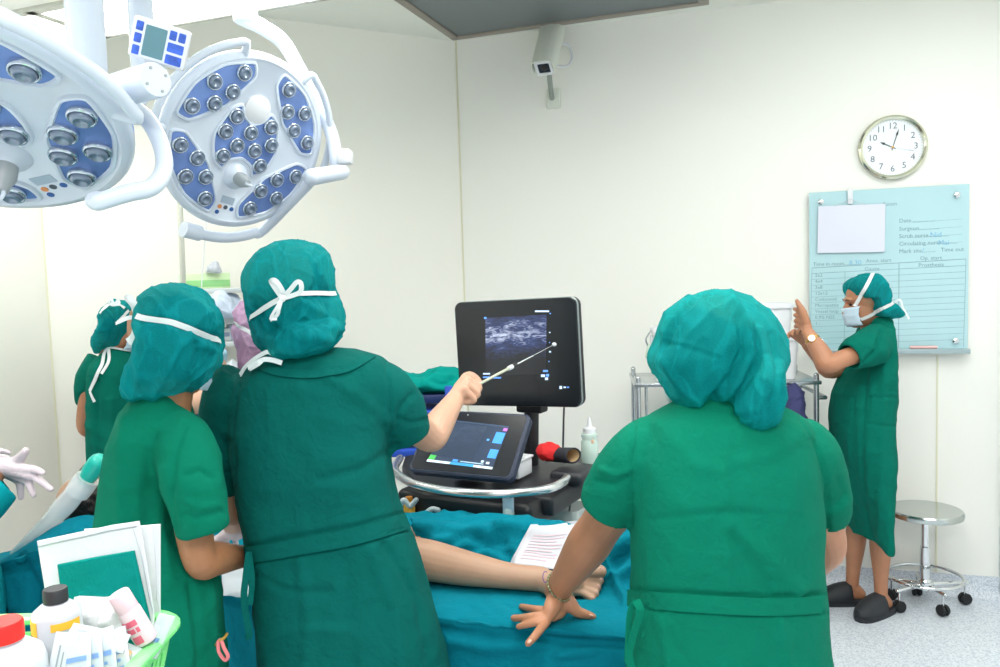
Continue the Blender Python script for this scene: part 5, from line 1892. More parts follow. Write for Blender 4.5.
toes = [((600, 571.5), 2.075, 0.0180), ((599.5, 580.5), 2.07, 0.0126), ((597, 587.5), 2.06, 0.0120), ((595, 593.5), 2.045, 0.0116), ((591.5, 599), 2.03, 0.0112)]
for (tx, ty), Yt, tr in toes:
    tp = P(tx, ty, Yt)
    mid = heel * .46 + tp * .54 + V((0, 0, 0.006))
    finger(b, [an_ + (heel - an_) * .5, heel * .7 + tp * .3 + V((0, 0, 0.006)), mid], [0.030, 0.025, 0.0145])
    finger(b, [mid, mid * .5 + tp * .5 + V((0, 0, 0.003)), tp], [0.013, tr * .80, tr])
finger(b, [heel + V((0.02, 0.02, 0.005)), PZ(575, 583, .842)], [0.028, 0.026])
leg2 = [B(-0.80, 0.36, 0.87), B(-0.45, 0.41, 0.845), B(-0.2, 0.40, 0.845), B(-0.06, 0.40, 0.84)]
limb(b, leg2, [0.065, 0.045, 0.038, 0.030])
limb(b, [leg2[-1], B(-0.03, 0.40, 0.87), B(-0.02, 0.40, 0.90)], [0.030, 0.026, 0.016])
b.merge(0.0034, 2)
build(b, 'body', m_skin_p, r, angle=180)
for (tx, ty), Yt, tr in toes:
    nl = P(tx, ty - 0.3, Yt) + V((tr * 0.15, -tr * 0.62, tr * 0.35))
    build(M().ell(nl, tr * 0.5, 0.0025, tr * 0.5, None, 12, 8), 'toenail', mat('toe_nail', '#dcae9e', 0.3), r)
k = M()
random.seed(3)
hq = hp + V((0.02, -0.03, -0.005))
k.ell(hq, 0.070, 0.075, 0.070)
for i in range(60):
    a_, e_ = random.uniform(0, 2 * PI), random.uniform(-0.9, 0.9)
    d_ = V((math.cos(a_) * math.cos(e_), math.sin(a_) * math.cos(e_), math.sin(e_)))
    k.ell(hq + d_ * 0.068, random.uniform(0.012, 0.022), random.uniform(0.012, 0.022), random.uniform(0.012, 0.02), None, 8, 6)
k.merge(0.005, 1)
k.displace(lambda p: 0.005 * fbm(p, 70))
build(k, 'hair', m_hair, r, angle=180, label='dark curly hair')
k = M()
pl_ = [PZ(a_, b_, 0.80) for a_, b_ in ((0, 0),)][:0]
pts = [P(545.5 + 3.2 * math.cos(t), 576 + 6 * math.sin(t), 2.035) for t in [i * PI / 8 + 0.6 for i in range(13)]]
pts = []
for i in range(13):
    t = i * PI / 8 + 0.6
    d_ = ray(545.5 + 2.6 * math.cos(t), 577 + 5.5 * math.sin(t)).normalized()
    h_ = b.bvh().ray_cast(CO, d_) if i == 0 else bb_.ray_cast(CO, d_)
    if i == 0: bb_ = b.bvh()
    if h_[0]: pts.append(h_[0])
k.tube(pts, 0.0013, 6)
build(k, 'pen_mark', mat('purple_ink', '#5b3f8a', 0.6), r)

pm_ = M().rbox((0, 0, 0), (0.30, 0.36, 0.07), frame(B(-1.70, 0.32, 0.840), BU, BV), 0.03, 4)
build(pm_, 'pillow', mat('pillow_white', '#eceff0', 0.8), None, label="white pillow under the patient's dark hair at the table head", cat='pillow')

# paper packet lying on the covered leg
r = root('paper_packet', 'white printed paper packet lying on the drape above the bare leg', 'paper packet', PZ(540, 545, 0.92))
cs_ = [P(511, 565, 2.13), P(556, 568, 2.09), P(580, 523, 2.36), P(531, 525, 2.38)]
def bil(C4, a_, c_): return (C4[0] * (1 - a_) + C4[1] * a_) * (1 - c_) + (C4[3] * (1 - a_) + C4[2] * a_) * c_
def psh(a_, c_):
    qx = (511 * (1 - a_) + 556 * a_) * (1 - c_) + (532 * (1 - a_) + 580 * a_) * c_
    qy = (565.5 * (1 - a_) + 568 * a_) * (1 - c_) + (525.5 * (1 - a_) + 522 * a_) * c_
    d_ = ray(qx, qy).normalized()
    h_ = dr.ray_cast(CO, d_)
    t_ = bil(cs_, a_, c_)
    # a stiff sheet bridging the folds: its own plane, held just above the cloth
    if h_[0] is not None:
        t_ = h_[0] * 0.5 + t_ * 0.5 if (h_[0] - CO).length > (t_ - CO).length else h_[0]
    return t_ - d_ * 0.014 + V((0, 0, 0.003 * math.sin(a_ * 5 + c_ * 3)))
k = M().grid(psh, 14, 14)
o = build(k, 'top_sheet', m_paper, r, angle=180); o.modifiers.new('t', 'SOLIDIFY').thickness = 0.002
k = M().grid(lambda a_, c_: psh(a_ * 1.0 - 0.06, c_ * 1.02 + 0.05) + V((0, 0.004, -0.007)), 14, 14)
o = build(k, 'under_sheet', m_paper, r, angle=180); o.modifiers.new('t', 'SOLIDIFY').thickness = 0.002
for i in range(9):
    c_ = 0.14 + i * 0.075
    k = M()
    k.strip([psh(0.14 + 0.72 * q / 10 * (1 if i % 3 else 0.8), c_) + V((0, 0, 0.0016)) for q in range(11)], 0.0035, (0, -0.5, 1), 0.0004)
    build(k, 'printed_line', mat('pale_print', '#cdb0bb', 0.7), r, smooth=False)
# folded white towel beside the surgeon's gloved hand
k = M().grid(lambda a_, c_: bil([P(222, 598, 2.05), P(258, 600, 2.0), P(262, 545, 2.36), P(222, 545, 2.38)], a_, c_) + V((0, 0, 0.012 + 0.006 * fbm(V((a_, c_, 2)), 3))), 10, 10)
o = build(k, 'gauze_towel', mat('gauze', '#dfe8f0', 0.9), None, angle=180, label='white gauze towel under the gloved hand between the two gowned people', cat='towel')
o.modifiers.new('t', 'SOLIDIFY').thickness = 0.006

# clear breathing mask hose beside the head
r = root('breathing_tube', 'clear plastic breathing bag and tube with teal connector beside the dark hair', 'breathing tube', P(60, 515, 2.42))
m_clear = mat('clear_plastic', '#eef3f6', 0.12, alpha=0.5)
Yb = 2.42
build(M().tube([P(98, 463, Yb), P(92, 471, Yb), P(86, 481, Yb)], [0.030, 0.029, 0.022], 18), 'connector', mat('teal_plastic', '#19b0a0', 0.35), r)
build(M().tube([P(88, 478, Yb), P(82, 486, Yb), P(77, 493, Yb)], [0.036, 0.038, 0.036], 18, rounded=False), 'clear_sleeve', m_clear, r)
build(M().tube([P(79, 489, Yb), P(66, 504, Yb), P(54, 517, Yb), P(44, 526, Yb), P(30, 538, Yb), P(14, 553, Yb)], [0.032, 0.036, 0.030, 0.024, 0.018, 0.012], 18, flat=(0.9, 0.9)), 'bag', m_clear, r)
build(M().tube([P(72, 482, Yb + .03), P(79, 474, Yb + .02), P(86, 466, Yb + .02)], 0.008, 10), 'strap', mat('dark_olive', '#6b6a58', 0.6), r)

# screen pole clamped at the far side of the table
pp_ = P(189, 396, 2.55)
r = root('clamp_pole', 'short steel pole with blue clamp between the two near caps, behind the table', 'pole', (pp_.x, pp_.y, 0.72))
build(M().cyl(V((pp_.x, pp_.y, 0.70)), pp_, 0.0075, 14), 'pole', m_steel, r)
c_ = P(196, 421, 2.53)
build(M().rbox((0, 0, 0), (0.05, 0.04, 0.05), Matrix.Translation(c_), 0.008), 'clamp_block', mat('clamp_navy', '#26406f', 0.4), r)
build(M().cyl(c_ + V((0.02, -0.01, 0)), c_ + V((0.06, -0.02, 0.005)), 0.012, 14), 'clamp_knob', mat('clamp_blue', '#3f66b5', 0.35), r)

# ------------------------------------------------------------------ ultrasound machine
AX = V((0.872, -0.49, 0)).normalized()
AY = V((0.49, 0.872, 0)).normalized()
uc = P(480, 480, 2.6)
def UF(p): return frame(p, AX, AY)
r = root('ultrasound_machine', 'black ultrasound machine with large upright screen, slanted tablet console and silver rail', 'ultrasound machine', (uc.x, uc.y, 0))
# monitor
TL, TR, BR, BL = P(457, 303.5, 2.86), P(579, 296, 2.65), P(578, 408, 2.65), P(457, 404.5, 2.86)
mo = (TL + TR + BR + BL) / 4
fm = frame(mo, (TR - TL) + (BR - BL), (0, 0, 1))
mw, mh = ((TR - TL).length + (BR - BL).length) / 2, ((TL - BL).length + (TR - BR).length) / 2
m_glassk = mat('screen_glass', '#171b20', 0.22, spec=0.4)
mon = build(M().slab(rrect(mw, mh, 0.026, 6), fm, 0.012, 0.003), 'monitor_screen', m_glassk, r)
build(M().slab(rrect(mw + 0.004, mh + 0.004, 0.028, 6), fm @ Matrix.Translation((0, 0, -0.006)), 0.016, 0.004), 'monitor_edge', mat('silver_edge', '#8d9897', 0.35, 0.5), mon)
build(M().slab(rrect(mw + 0.002, mh + 0.002, 0.028, 6), fm @ Matrix.Translation((0, 0, -0.022)), 0.030, 0.010), 'monitor_back', m_black, mon)


def uvquad(name, pts, material, parent):
    org = ORG[parent.name]
    me = bpy.data.meshes.new(name)
    me.from_pydata([p - org for p in pts], [], [(0, 1, 2, 3)])
    uv = me.uv_layers.new(name='uv')
    for i, c_ in enumerate(((0, 0), (1, 0), (1, 1), (0, 1))):
        uv.data[i].uv = c_
    me.materials.append(material)
    o = bpy.data.objects.new(name, me)
    C.objects.link(o)
    o.parent = parent
    ORG[o.name] = org
    return o


def us_mat(name, lo, mid, hi, strength, flat=False):
    m = bpy.data.materials.new(name)
    m.use_nodes = True
    nt = m.node_tree
    b = nt.nodes['Principled BSDF']
    b.inputs['Base Color'].default_value = (0.01, 0.012, 0.016, 1)
    b.inputs['Roughness'].default_value = 0.2
    tc = nt.nodes.new('ShaderNodeTexCoord')
    def noise_(sx, sy, rot, det, dist, sc=1):
        mp = nt.nodes.new('ShaderNodeMapping')
        mp.inputs['Scale'].default_value = (sx, sy, 1)
        mp.inputs['Rotation'].default_value = (0, 0, rot)
        n = nt.nodes.new('ShaderNodeTexNoise')
        n.inputs['Scale'].default_value = sc
        n.inputs['Detail'].default_value = det
        n.inputs['Distortion'].default_value = dist
        nt.links.new(tc.outputs['UV'], mp.inputs['Vector'])
        nt.links.new(mp.outputs['Vector'], n.inputs['Vector'])
        return n
    n1 = noise_(7, 20, 0.32, 7, 1.6)
    n2 = noise_(2.2, 4.5, 0.45, 3, 0.8)
    mul = nt.nodes.new('ShaderNodeMath'); mul.operation = 'MULTIPLY'
    nt.links.new(n1.outputs['Fac'], mul.inputs[0]); nt.links.new(n2.outputs['Fac'], mul.inputs[1])
    sp = nt.nodes.new('ShaderNodeSeparateXYZ')
    nt.links.new(tc.outputs['UV'], sp.inputs[0])
    rp = nt.nodes.new('ShaderNodeValToRGB')
    e = rp.color_ramp.elements
    e[0].position, e[0].color = 0.0, (0.05, 0.05, 0.05, 1)
    e[1].position, e[1].color = 1.0, (0.75, 0.75, 0.75, 1)
    for p_, v_ in (((0.30, 0.35), (0.5, 0.75), (0.68, 1.35), (0.84, 0.95)) if not flat else ((0.5, 0.6),)):
        q_ = e.new(p_); q_.color = (v_, v_, v_, 1)
    nt.links.new(sp.outputs['Y'], rp.inputs['Fac'])
    m2 = nt.nodes.new('ShaderNodeMath'); m2.operation = 'MULTIPLY'
    nt.links.new(mul.outputs[0], m2.inputs[0]); nt.links.new(rp.outputs['Color'], m2.inputs[1])
    r2 = nt.nodes.new('ShaderNodeValToRGB')
    e = r2.color_ramp.elements
    e[0].position, e[0].color = 0.08, lin(lo)
    e[1].position, e[1].color = 0.46, lin(hi)
    q_ = e.new(0.25); q_.color = lin(mid)
    nt.links.new(m2.outputs[0], r2.inputs['Fac'])
    nt.links.new(r2.outputs['Color'], b.inputs['Emission Color'])
    b.inputs['Emission Strength'].default_value = strength
    return m


def on(px, py, f_, off):
    n_ = f_.to_3x3() @ V((0, 0, 1))
    return PP(px, py, f_.translation + n_ * off, n_)
uvquad('ultrasound_image', [on(x, y, fm, 0.0012) for x, y in ((485.5, 376), (546, 374), (546.5, 314.5), (485.5, 318))], us_mat('ultrasound', '#05070e', '#2f4179', '#d8e4ff', 1.0), mon)
def glow(nm, c_, s_): return mat(nm, c_, 0.4, emit=s_)
m_ui, m_uib = glow('ui_white', '#bcd3ee', 0.9), glow('ui_blue', '#5c8fe0', 0.9)
for x0, y0, x1, y1, mm in ((484, 317, 486.5, 319, m_uib), (535, 310.5, 549, 312, m_ui), (483, 373, 490, 374.5, m_ui), (483, 376.5, 490, 378, m_uib), (491, 377, 501, 378.5, m_uib), (543, 370, 548, 372, m_uib), (541, 374.5, 545, 377, m_ui), (546, 374, 549, 376.5, m_uib), (545, 377.5, 548, 380, m_ui),
                           (559.5, 386, 562, 389, m_ui), (563.5, 386.5, 566, 388, m_ui), (567, 386.5, 569, 388, m_uib), (549.5, 313, 551, 314, m_uib), (549, 332, 550.5, 333, m_ui), (549, 342, 550, 343, m_uib), (549, 351, 551, 352.5, m_ui), (548.5, 361, 549.5, 362, m_uib)):
    k = M().quad(*[on(x, y, fm, 0.0014) for x, y in ((x0, y1), (x1, y1), (x1, y0), (x0, y0))])
    build(k, 'screen_icon', mm, mon, smooth=False)
# post
pt_, pb_ = P(532, 405, 2.80), P(531, 460, 2.80)
build(M().tube([V((pb_.x, pb_.y, 0.98)), V((pt_.x, pt_.y, pt_.z + 0.05))], 0.026, 20, smooth=False, rounded=False), 'post', m_black, r)
build(M().rbox((0, 0, 0), (0.10, 0.06, 0.03), UF(V((pt_.x, pt_.y, pt_.z - 0.01))), 0.008), 'tilt_mount', m_black, r)
# deck and rail
ZR = 1.0
deck = [(402, 466), (415, 480), (445, 487), (480, 490), (509, 490), (545, 487.5), (566, 481), (590, 470), (602, 460), (600, 453), (560, 449), (500, 447), (440, 450), (405, 456)]
dk = [PZ(x, y, 0.985) for x, y in deck]
k = M()
k.rings([[p + V((0, 0, -0.035)) for p in dk], [p + V((0, 0, -0.005)) for p in dk], [p * 0.996 + V((0, 0.01, 0.004)) for p in dk]])
build(k, 'deck', mat('deck_dark', '#24262b', 0.45), r)
rail = [(560, 452), (563, 470), (567, 478), (561, 483.5), (545, 489.5), (509, 493.5), (478, 493.5), (445, 490.5), (415, 484), (400, 476), (395, 468), (400, 458)]
build(M().tube([PZ(x, y, ZR + 0.004) for x, y in rail[2:]], 0.0135, 16, sub=6), 'rail', mat('rail_satin', '#d4d8da', 0.22, 0.9), r)
k = M().rbox((0, 0, 0), (0.12, 0.16, 0.045), UF(PZ(575, 474, 0.985)), 0.015, 3)
build(k, 'rail_end_housing', mat('deck_dark', '#24262b', 0.45), r)
# lower body
c_ = P(484, 503, 2.62)
build(M().rbox((0, 0, 0), (0.50, 0.30, 0.085), UF(V((c_.x, c_.y, 0.918))), 0.02, 3), 'body', m_black, r)
c2 = P(548, 494, 2.58)
build(M().rbox((0, 0, 0), (0.16, 0.26, 0.06), UF(V((c2.x, c2.y, 0.935))), 0.012, 3), 'side_module', mat('deck_dark', '#24262b', 0.45), r)
for i in range(2):
    q_ = UF(V((c2.x, c2.y, 0.935))) @ V((-0.03 + 0.05 * i, -0.131, 0.005))
    build(M().rbox((0, 0, 0), (0.035, 0.006, 0.012), UF(q_), 0.002), 'port', m_black, r)
build(M().cyl(V((c_.x, c_.y + .02, 0.08)), V((c_.x, c_.y + .02, 0.88)), 0.05, 20), 'column', m_whitepl, r)
for a_ in (0.4, 1.97, 3.54, 5.11):
    e_ = V((c_.x + 0.26 * math.cos(a_), c_.y + .02 + 0.26 * math.sin(a_), 0.085))
    lg_ = build(M().tube([V((c_.x, c_.y + .02, 0.12)), e_], [0.03, 0.022], 12, smooth=False), 'base_leg', m_whitepl, r)
    build(M().lathe([(0.0001, -0.012), (0.03, -0.012), (0.034, 0), (0.03, 0.012), (0.0001, 0.012)], zframe(V((e_.x, e_.y, 0.034)), (math.sin(a_), -math.cos(a_), 0)), 18), 'caster', m_rubber, lg_)
    build(M().cyl(V((e_.x, e_.y, 0.03)), e_, 0.01, 10), 'caster_stem', m_steel, lg_)
build(M().rbox((0, 0, 0), (0.16, 0.20, 0.015), UF(PZ(412, 519, 0.872) + AY * 0.06), 0.004), 'side_shelf', m_whitepl, r)
# tablet console
TL, TR, BR, BL = P(431, 411.5, 2.70), P(534, 411, 2.52), P(507.5, 482.5, 2.39), P(406.5, 467.5, 2.56)
tx_ = ((TR - TL) + (BR - BL)) / 2
ty_ = ((TL - BL) + (TR - BR)) / 2
to = (TL + TR + BR + BL) / 4
ft = frame(to, tx_, ty_)
tw, th = tx_.length, ty_.length
tab = build(M().slab(rrect(tw, th, 0.022, 5), ft, 0.034, 0.006), 'console', mat('console_shell', '#2b3448', 0.45), r)
build(M().slab(rrect(tw - 0.02, th - 0.018, 0.016, 5), ft @ Matrix.Translation((0, 0, 0.0015)), 0.002, 0.0005), 'console_glass', mat('console_black', '#14161b', 0.25), tab)
scr = [(426.5, 461.5), (492, 469.5), (509, 426.5), (452, 420)]
so = [on(x, y, ft, 0.002) for x, y in scr]
def sp_(a_, c_, off=0.0): return (so[0] * (1 - a_) + so[1] * a_) * (1 - c_) + (so[3] * (1 - a_) + so[2] * a_) * c_ + (ft.to_3x3() @ V((0, 0, 1))) * off
uvquad('console_display', [sp_(0, 0), sp_(1, 0), sp_(1, 1), sp_(0, 1)], glow('console_bg', '#1c2c42', 0.9), tab)
uvquad('console_image', [sp_(.02, .16, .0006), sp_(.66, .16, .0006), sp_(.66, .95, .0006), sp_(.02, .95, .0006)], us_mat('console_us', '#3c4c63', '#4d5f78', '#7e90a8', 0.9, True), tab)
for a0, c0, a1, c1, cc_ in ((0.0, .05, .10, .16, '#3ba24a'), (.0, .0, .36, .05, '#c4d4dd'), (.36, .0, .72, .06, '#2f86b8'), (.72, .0, 1, .05, '#c4d4dd'), (.84, .58, .99, .84, '#3a86d4'), (.86, .24, .99, .44, '#3a86d4'), (.93, .88, 1, .95, '#a15fae'), (0, .965, 1, 1, '#2b3d55'), (.5, .08, .85, .10, '#9db9cc'), (.38, .07, .46, .12, '#3a86d4'), (.74, .62, .78, .66, '#4f9ae0'),
                         (.80, .12, .84, .17, '#b9c9d6'), (.88, .10, .93, .15, '#b9c9d6')):
    uvquad('console_button', [sp_(a0, c0, .0012), sp_(a1, c0, .0012), sp_(a1, c1, .0012), sp_(a0, c1, .0012)], glow('ui' + cc_, cc_, 0.85), tab)
n_ = ft.to_3x3() @ V((0, 0, 1))
build(M().ell(on(468, 415, ft, 0.0016), 0.003, 0.003, 0.003, None, 10, 6), 'camera_dot', m_grey, tab)
build(M().rbox((0, 0, 0), (0.10, 0.05, 0.12), UF(V((to.x, to.y + 0.06, 1.05))), 0.01), 'console_stand', m_black, r)
# probe bracket and cables below the rail
q_ = PZ(508, 494, 0.99)
build(M().rbox((0, 0, 0), (0.035, 0.018, 0.075), UF(q_ + V((0, -0.012, -0.028))), 0.006), 'rail_bracket', mat('pale_blue_plastic', '#9fbccd', 0.4), r)
build(M().tube([q_ + V((0, -0.015, -0.055)), q_ + V((0, -0.018, -0.085))], 0.018, 14, smooth=False), 'bracket_knob', mat('grey_green', '#8fa7a8', 0.5), r)
m_cable = mat('cable_grey', '#a9b6ba', 0.5)
for pts in ([(424, 524), (426, 514), (432, 509), (438, 510)], [(455, 525), (456, 516), (462, 512), (470, 513)], [(482, 526), (486, 516), (496, 510), (506, 508)], [(492, 526), (500, 515), (512, 512), (524, 522)], [(514, 512), (526, 514), (534, 524)], [(416, 500), (410, 506), (404, 500), (400, 506)]):
    build(M().tube([P(x, y, 2.50) for x, y in pts], 0.0085, 10), 'cable', m_cable, r)
build(M().tube([P(564, 408, 2.72), P(563.5, 425, 2.76), P(563, 447, 2.80)], 0.0035, 8), 'cable', mat('cable_dark', '#3a4648', 0.5), r)
build(M().tube([P(574, 488, 2.7), P(577, 494, 2.7), P(586, 496, 2.7), P(592, 490, 2.72)], 0.006, 8), 'cable', mat('cable_green', '#46584f', 0.5), r)
build(M().tube([P(571, 492, 2.72), P(570, 505, 2.72), P(569, 515, 2.72)], 0.0035, 8), 'cable', mat('cable_green', '#46584f', 0.5), r)
# clear side bin
k = M()
f_ = UF(P(562, 516, 2.68))
ob, ib = rrect(0.17, 0.13, 0.02, 4), rrect(0.163, 0.123, 0.018, 4)
k.rings([[f_ @ V((x * .92, y * .92, -0.05)) for x, y in ob], [f_ @ V((x, y, 0.04)) for x, y in ob], [f_ @ V((x, y, 0.04)) for x, y in ib], [f_ @ V((x * .92, y * .92, -0.045)) for x, y in ib]])
build(k, 'side_bin', mat('clear_bin', '#cfdad6', 0.2, alpha=0.55), r)

# things on the machine
k = M().rbox((0, 0, 0), (0.11, 0.10, 0.055), UF(PZ(504, 479, 0.992) + AY * 0.05 + V((0, 0, 0.030))), 0.006)
r = root('storage_tray', 'white plastic tray tucked under the slanted tablet console', 'tray', PZ(504, 479, 0.99) + AY * 0.05)
build(k, 'tray_body', m_whitepl, r)
build(M().rbox((0, 0, 0), (0.118, 0.108, 0.008), UF(PZ(504, 479, 0.992) + AY * 0.05 + V((0, 0, 0.061))), 0.003), 'tray_lip', m_whitepl, r)
# red cuff
a_, b_ = P(541, 453.5, 2.72), P(572, 455, 2.66)
r = root('padded_cuff', 'red and black padded cuff lying on the dark deck beside the screen post', 'cuff', P(556, 461, 2.7))
k = M()
blob(k, [(535, 452), (539, 445), (549, 442.5), (558, 445), (562, 449), (562, 458), (554, 462), (542, 460)], 2.69, 0.045)
k.merge(0.005, 2)
k.displace(cap_noise(0.006, 9.0, 18))
build(k, 'red_padding', mat('red_cloth', '#c8181c', 0.8, bump=0.3, bscale=120), r, angle=180)
fz = zframe(P(553, 454.5, 2.70), P(573, 455.5, 2.62) - P(553, 454.5, 2.70))
LL = (P(573, 455.5, 2.62) - P(553, 454.5, 2.70)).length
build(M().lathe([(0.020, 0), (0.0265, 0.004), (0.0285, LL), (0.0255, LL + 0.004), (0.0225, LL), (0.0215, LL * .4)], fz @ Matrix.Diagonal((1.25, 0.92, 1, 1)), 26, False), 'black_sleeve', mat('navy_black_cloth', '#191c26', 0.75), r)
build(M().lathe([(0.0222, LL), (0.021, LL * .35), (0.0001, LL * .3)], fz @ Matrix.Diagonal((1.25, 0.92, 1, 1)), 26, False), 'beige_lining', mat('beige_lining', '#b9a078', 0.8), r)
# gel bottle
g0 = PZ(590, 463, 0.992)
r = root('gel_bottle', 'translucent pale green squeeze bottle with pointed nozzle beside the red cuff', 'bottle', g0)
T_ = Matrix.Translation(g0)
build(M().lathe([(0.027, 0), (0.030, 0.004), (0.030, 0.075), (0.026, 0.083), (0.026, 0.088), (0.029, 0.094), (0.027, 0.104), (0.018, 0.110)], T_, 26), 'bottle_body', mat('gel_green', '#cfe8de', 0.2, alpha=0.62), r)
build(M().lathe([(0.022, 0.108), (0.022, 0.124), (0.010, 0.130), (0.0065, 0.150), (0.003, 0.162), (0.0001, 0.163)], T_, 20), 'nozzle_cap', m_whitepl, r)
build(M().ell(g0 + V((0.008, -0.029, 0.082)), 0.006, 0.002, 0.008, None, 12, 8), 'round_sticker', mat('sticker_tan', '#d7b79b', 0.6), r)
# amber bottle
g1 = PZ(409, 518, 0.882)
g1 = V((g1.x, g1.y + 0.02, 0.8805))
r = root('amber_bottle', 'small yellow capped bottle beside the machine, low behind the teal drape', 'bottle', g1)
build(M().lathe([(0.016, 0), (0.019, 0.003), (0.019, 0.035), (0.014, 0.048), (0.010, 0.055)], Matrix.Translation(g1), 22), 'bottle_body', mat('amber_yellow', '#d9a33a', 0.35), r)
build(M().lathe([(0.012, 0.053), (0.012, 0.066), (0.0001, 0.067)], Matrix.Translation(g1), 20), 'cap', mat('cap_orange', '#d08428', 0.4), r)

# ------------------------------------------------------------------ blue equipment trolley behind the machine
YT = 3.2
m_bluef = mat('blue_frame', '#2f56c4', 0.4)
m_navy = mat('navy_shelf', '#1d2f63', 0.45)
x0, x1 = P(372, 450, YT).x, P(449, 400, YT).x
zt = P(430, 394, YT).z
zs = P(400, 453, YT).z
xc = (x0 + x1) / 2
r = root('equipment_trolley', 'blue framed equipment trolley behind the ultrasound machine', 'trolley', (xc, YT + 0.15, 0))
for x in (x0, x1):
    for y in (YT, YT + 0.32):
        build(M().rbox((x, y, (zt + 0.03) / 2 + 0.03), (0.03, 0.03, zt - 0.03), None, 0.004), 'post', m_bluef, r)
for z, mm, hh in ((zt - 0.02, m_navy, 0.035), (zt - 0.075, m_bluef, 0.02), (zs, m_bluef, 0.03), (0.30, m_bluef, 0.03)):
    build(M().rbox((xc, YT + 0.16, z), (x1 - x0, 0.34, hh), None, 0.004), 'shelf', mm, r)
for x in (x0, x1):
    for y in (YT, YT + 0.32):
        build(M().lathe([(0.0001, -0.012), (0.028, -0.012), (0.030, 0), (0.028, 0.012), (0.0001, 0.012)], zframe(V((x, y, 0.030)), (1, 0, 0)), 16), 'caster', m_rubber, r)
zd = zs + 0.015
r = root('monitor_box', 'low black device on the blue trolley shelf', 'device', (xc + 0.02, YT + 0.14, zd))
build(M().rbox((xc + 0.02, YT + 0.14, zd + 0.035), (x1 - x0 - 0.08, 0.24, 0.07), None, 0.01), 'case', mat('device_grey', '#3c434c', 0.5), r)
build(M().rbox((xc + 0.02, YT + 0.018, zd + 0.035), (x1 - x0 - 0.12, 0.006, 0.045), None, 0.002), 'front_panel', m_black, r)
k = M()
blob(k, [(372, 392), (378, 378), (395, 372), (410, 372), (425, 373), (440, 367), (456, 367), (470, 372), (476, 384), (474, 394), (440, 395), (400, 396)], YT + 0.14, 0.15, 0.15, (424, 384))
k.merge(0.008, 2)
k.displace(lambda p: 0.022 * (ridge(p, 9, (0.8, 1, 2.0)) - 0.5) + 0.010 * (ridge(p, 22, (0.8, 1, 1.6)) - 0.5))
zmin = zt - 0.002
k.v = [V((p.x, p.y, max(p.z, zmin))) for p in k.v]
build(k, 'drape_bundle', gown_mat('bundle_teal', '#008f86'), None, angle=180, label='crumpled teal cloth bundle piled on the blue trolley behind the screen', cat='cloth')

# ------------------------------------------------------------------ steel trolley by the back wall
zt = 1.13
A1, A2 = PZ(634, 384, zt), PZ(822, 381, zt)
dx = (A2 - A1); dx.z = 0; ln = dx.length; dx.normalize()
dy = V((-dx.y, dx.x, 0))
if dy.y < 0: dy = -dy
def RF(a_, b_, z): return frame(A1 + dx * a_ + dy * b_ + V((0, 0, z - zt)), dx, dy)
dep = 0.42
r = root('steel_trolley', 'stainless steel shelf trolley behind the big lumpy cap, by the back wall', 'trolley', RF(ln / 2, dep / 2, 0).translation)
m_sst = mat('stainless', '#bfc5c8', 0.25, 0.9)
for z in (zt - 0.008, 0.72, 0.25):
    sh_ = build(M().rbox((0, 0, 0), (ln, dep, 0.018), RF(ln / 2, dep / 2, z), 0.004), 'shelf', m_sst, r)
for a_ in (0.02, ln - 0.02):
    for b_ in (0.02, dep - 0.02):
        build(M().tube([RF(a_, b_, 0.09).translation, RF(a_, b_, zt + 0.025).translation], 0.0125, 14, smooth=False), 'post', m_sst, r)
        c_ = RF(a_, b_, 0.045).translation
        build(M().lathe([(0.0001, -0.014), (0.04, -0.014), (0.044, 0), (0.04, 0.014), (0.0001, 0.014)], zframe(c_, dx), 18), 'caster', m_rubber, r)
        build(M().cyl(c_, c_ + V((0, 0, 0.06)), 0.010, 10), 'caster_stem', m_sst, r)
build(M().tube([RF(ln - 0.02, 0.02, 1.05).translation, RF(ln + 0.02, 0.02, 1.05).translation, RF(ln + 0.02, dep - 0.02, 1.05).translation, RF(ln - 0.02, dep - 0.02, 1.05).translation], 0.010, 12, smooth=False), 'push_handle', m_sst, r)
build(M().tube([RF(0.06, 0.06, 0.73).translation, RF(0.06, 0.06, zt - 0.02).translation], 0.008, 12, smooth=False), 'shelf_stay', m_sst, r)


def lidded_box(label, a_, b_, z, w_, d_, h_, group=None):
    f = RF(a_, b_, z)
    r = root('lidded_box', label, 'box', f.translation, group)
    k = M()
    ob, ib = rrect(w_, d_, 0.025, 4), rrect(w_ - 0.008, d_ - 0.008, 0.022, 4)
    k.rings([[f @ V((x * .93, y * .93, 0.0)) for x, y in ob], [f @ V((x, y, h_ - 0.02)) for x, y in ob], [f @ V((x, y, h_ - 0.02)) for x, y in ib], [f @ V((x * .93, y * .93, 0.005)) for x, y in ib]])
    build(k, 'box_body', mat('box_white', '#e9ecef', 0.35), r)
    lp = rrect(w_ + 0.016, d_ + 0.016, 0.03, 4)
    k = M()
    k.rings([[f @ V((x, y, h_ - 0.022)) for x, y in lp], [f @ V((x, y, h_ - 0.006)) for x, y in lp], [f @ V((x * .97, y * .97, h_)) for x, y in lp], [f @ V((x * .88, y * .86, h_)) for x, y in lp], [f @ V((x * .86, y * .84, h_ - 0.004)) for x, y in lp]])
    build(k, 'lid', m_whitepl, r)
    for sx in (-1, 1):
        build(M().rbox((sx * (w_ / 2 + 0.006), 0, h_ - 0.06), (0.012, 0.07, 0.05), f, 0.004), 'side_latch', m_whitepl, r)
    return r
def apos(px, py, z, b_):
    q = PP(px, py, A1 + dy * b_, dy)
    return (q - A1).dot(dx)
bb = 0.16
ra = apos(796, 360, zt, bb)
hb = 0.205
lidded_box('white lidded box on the steel trolley, under the box being held', ra - 0.15, bb, zt + 0.002, 0.28, 0.2, hb, None)
ra2 = apos(791, 320, zt, bb)
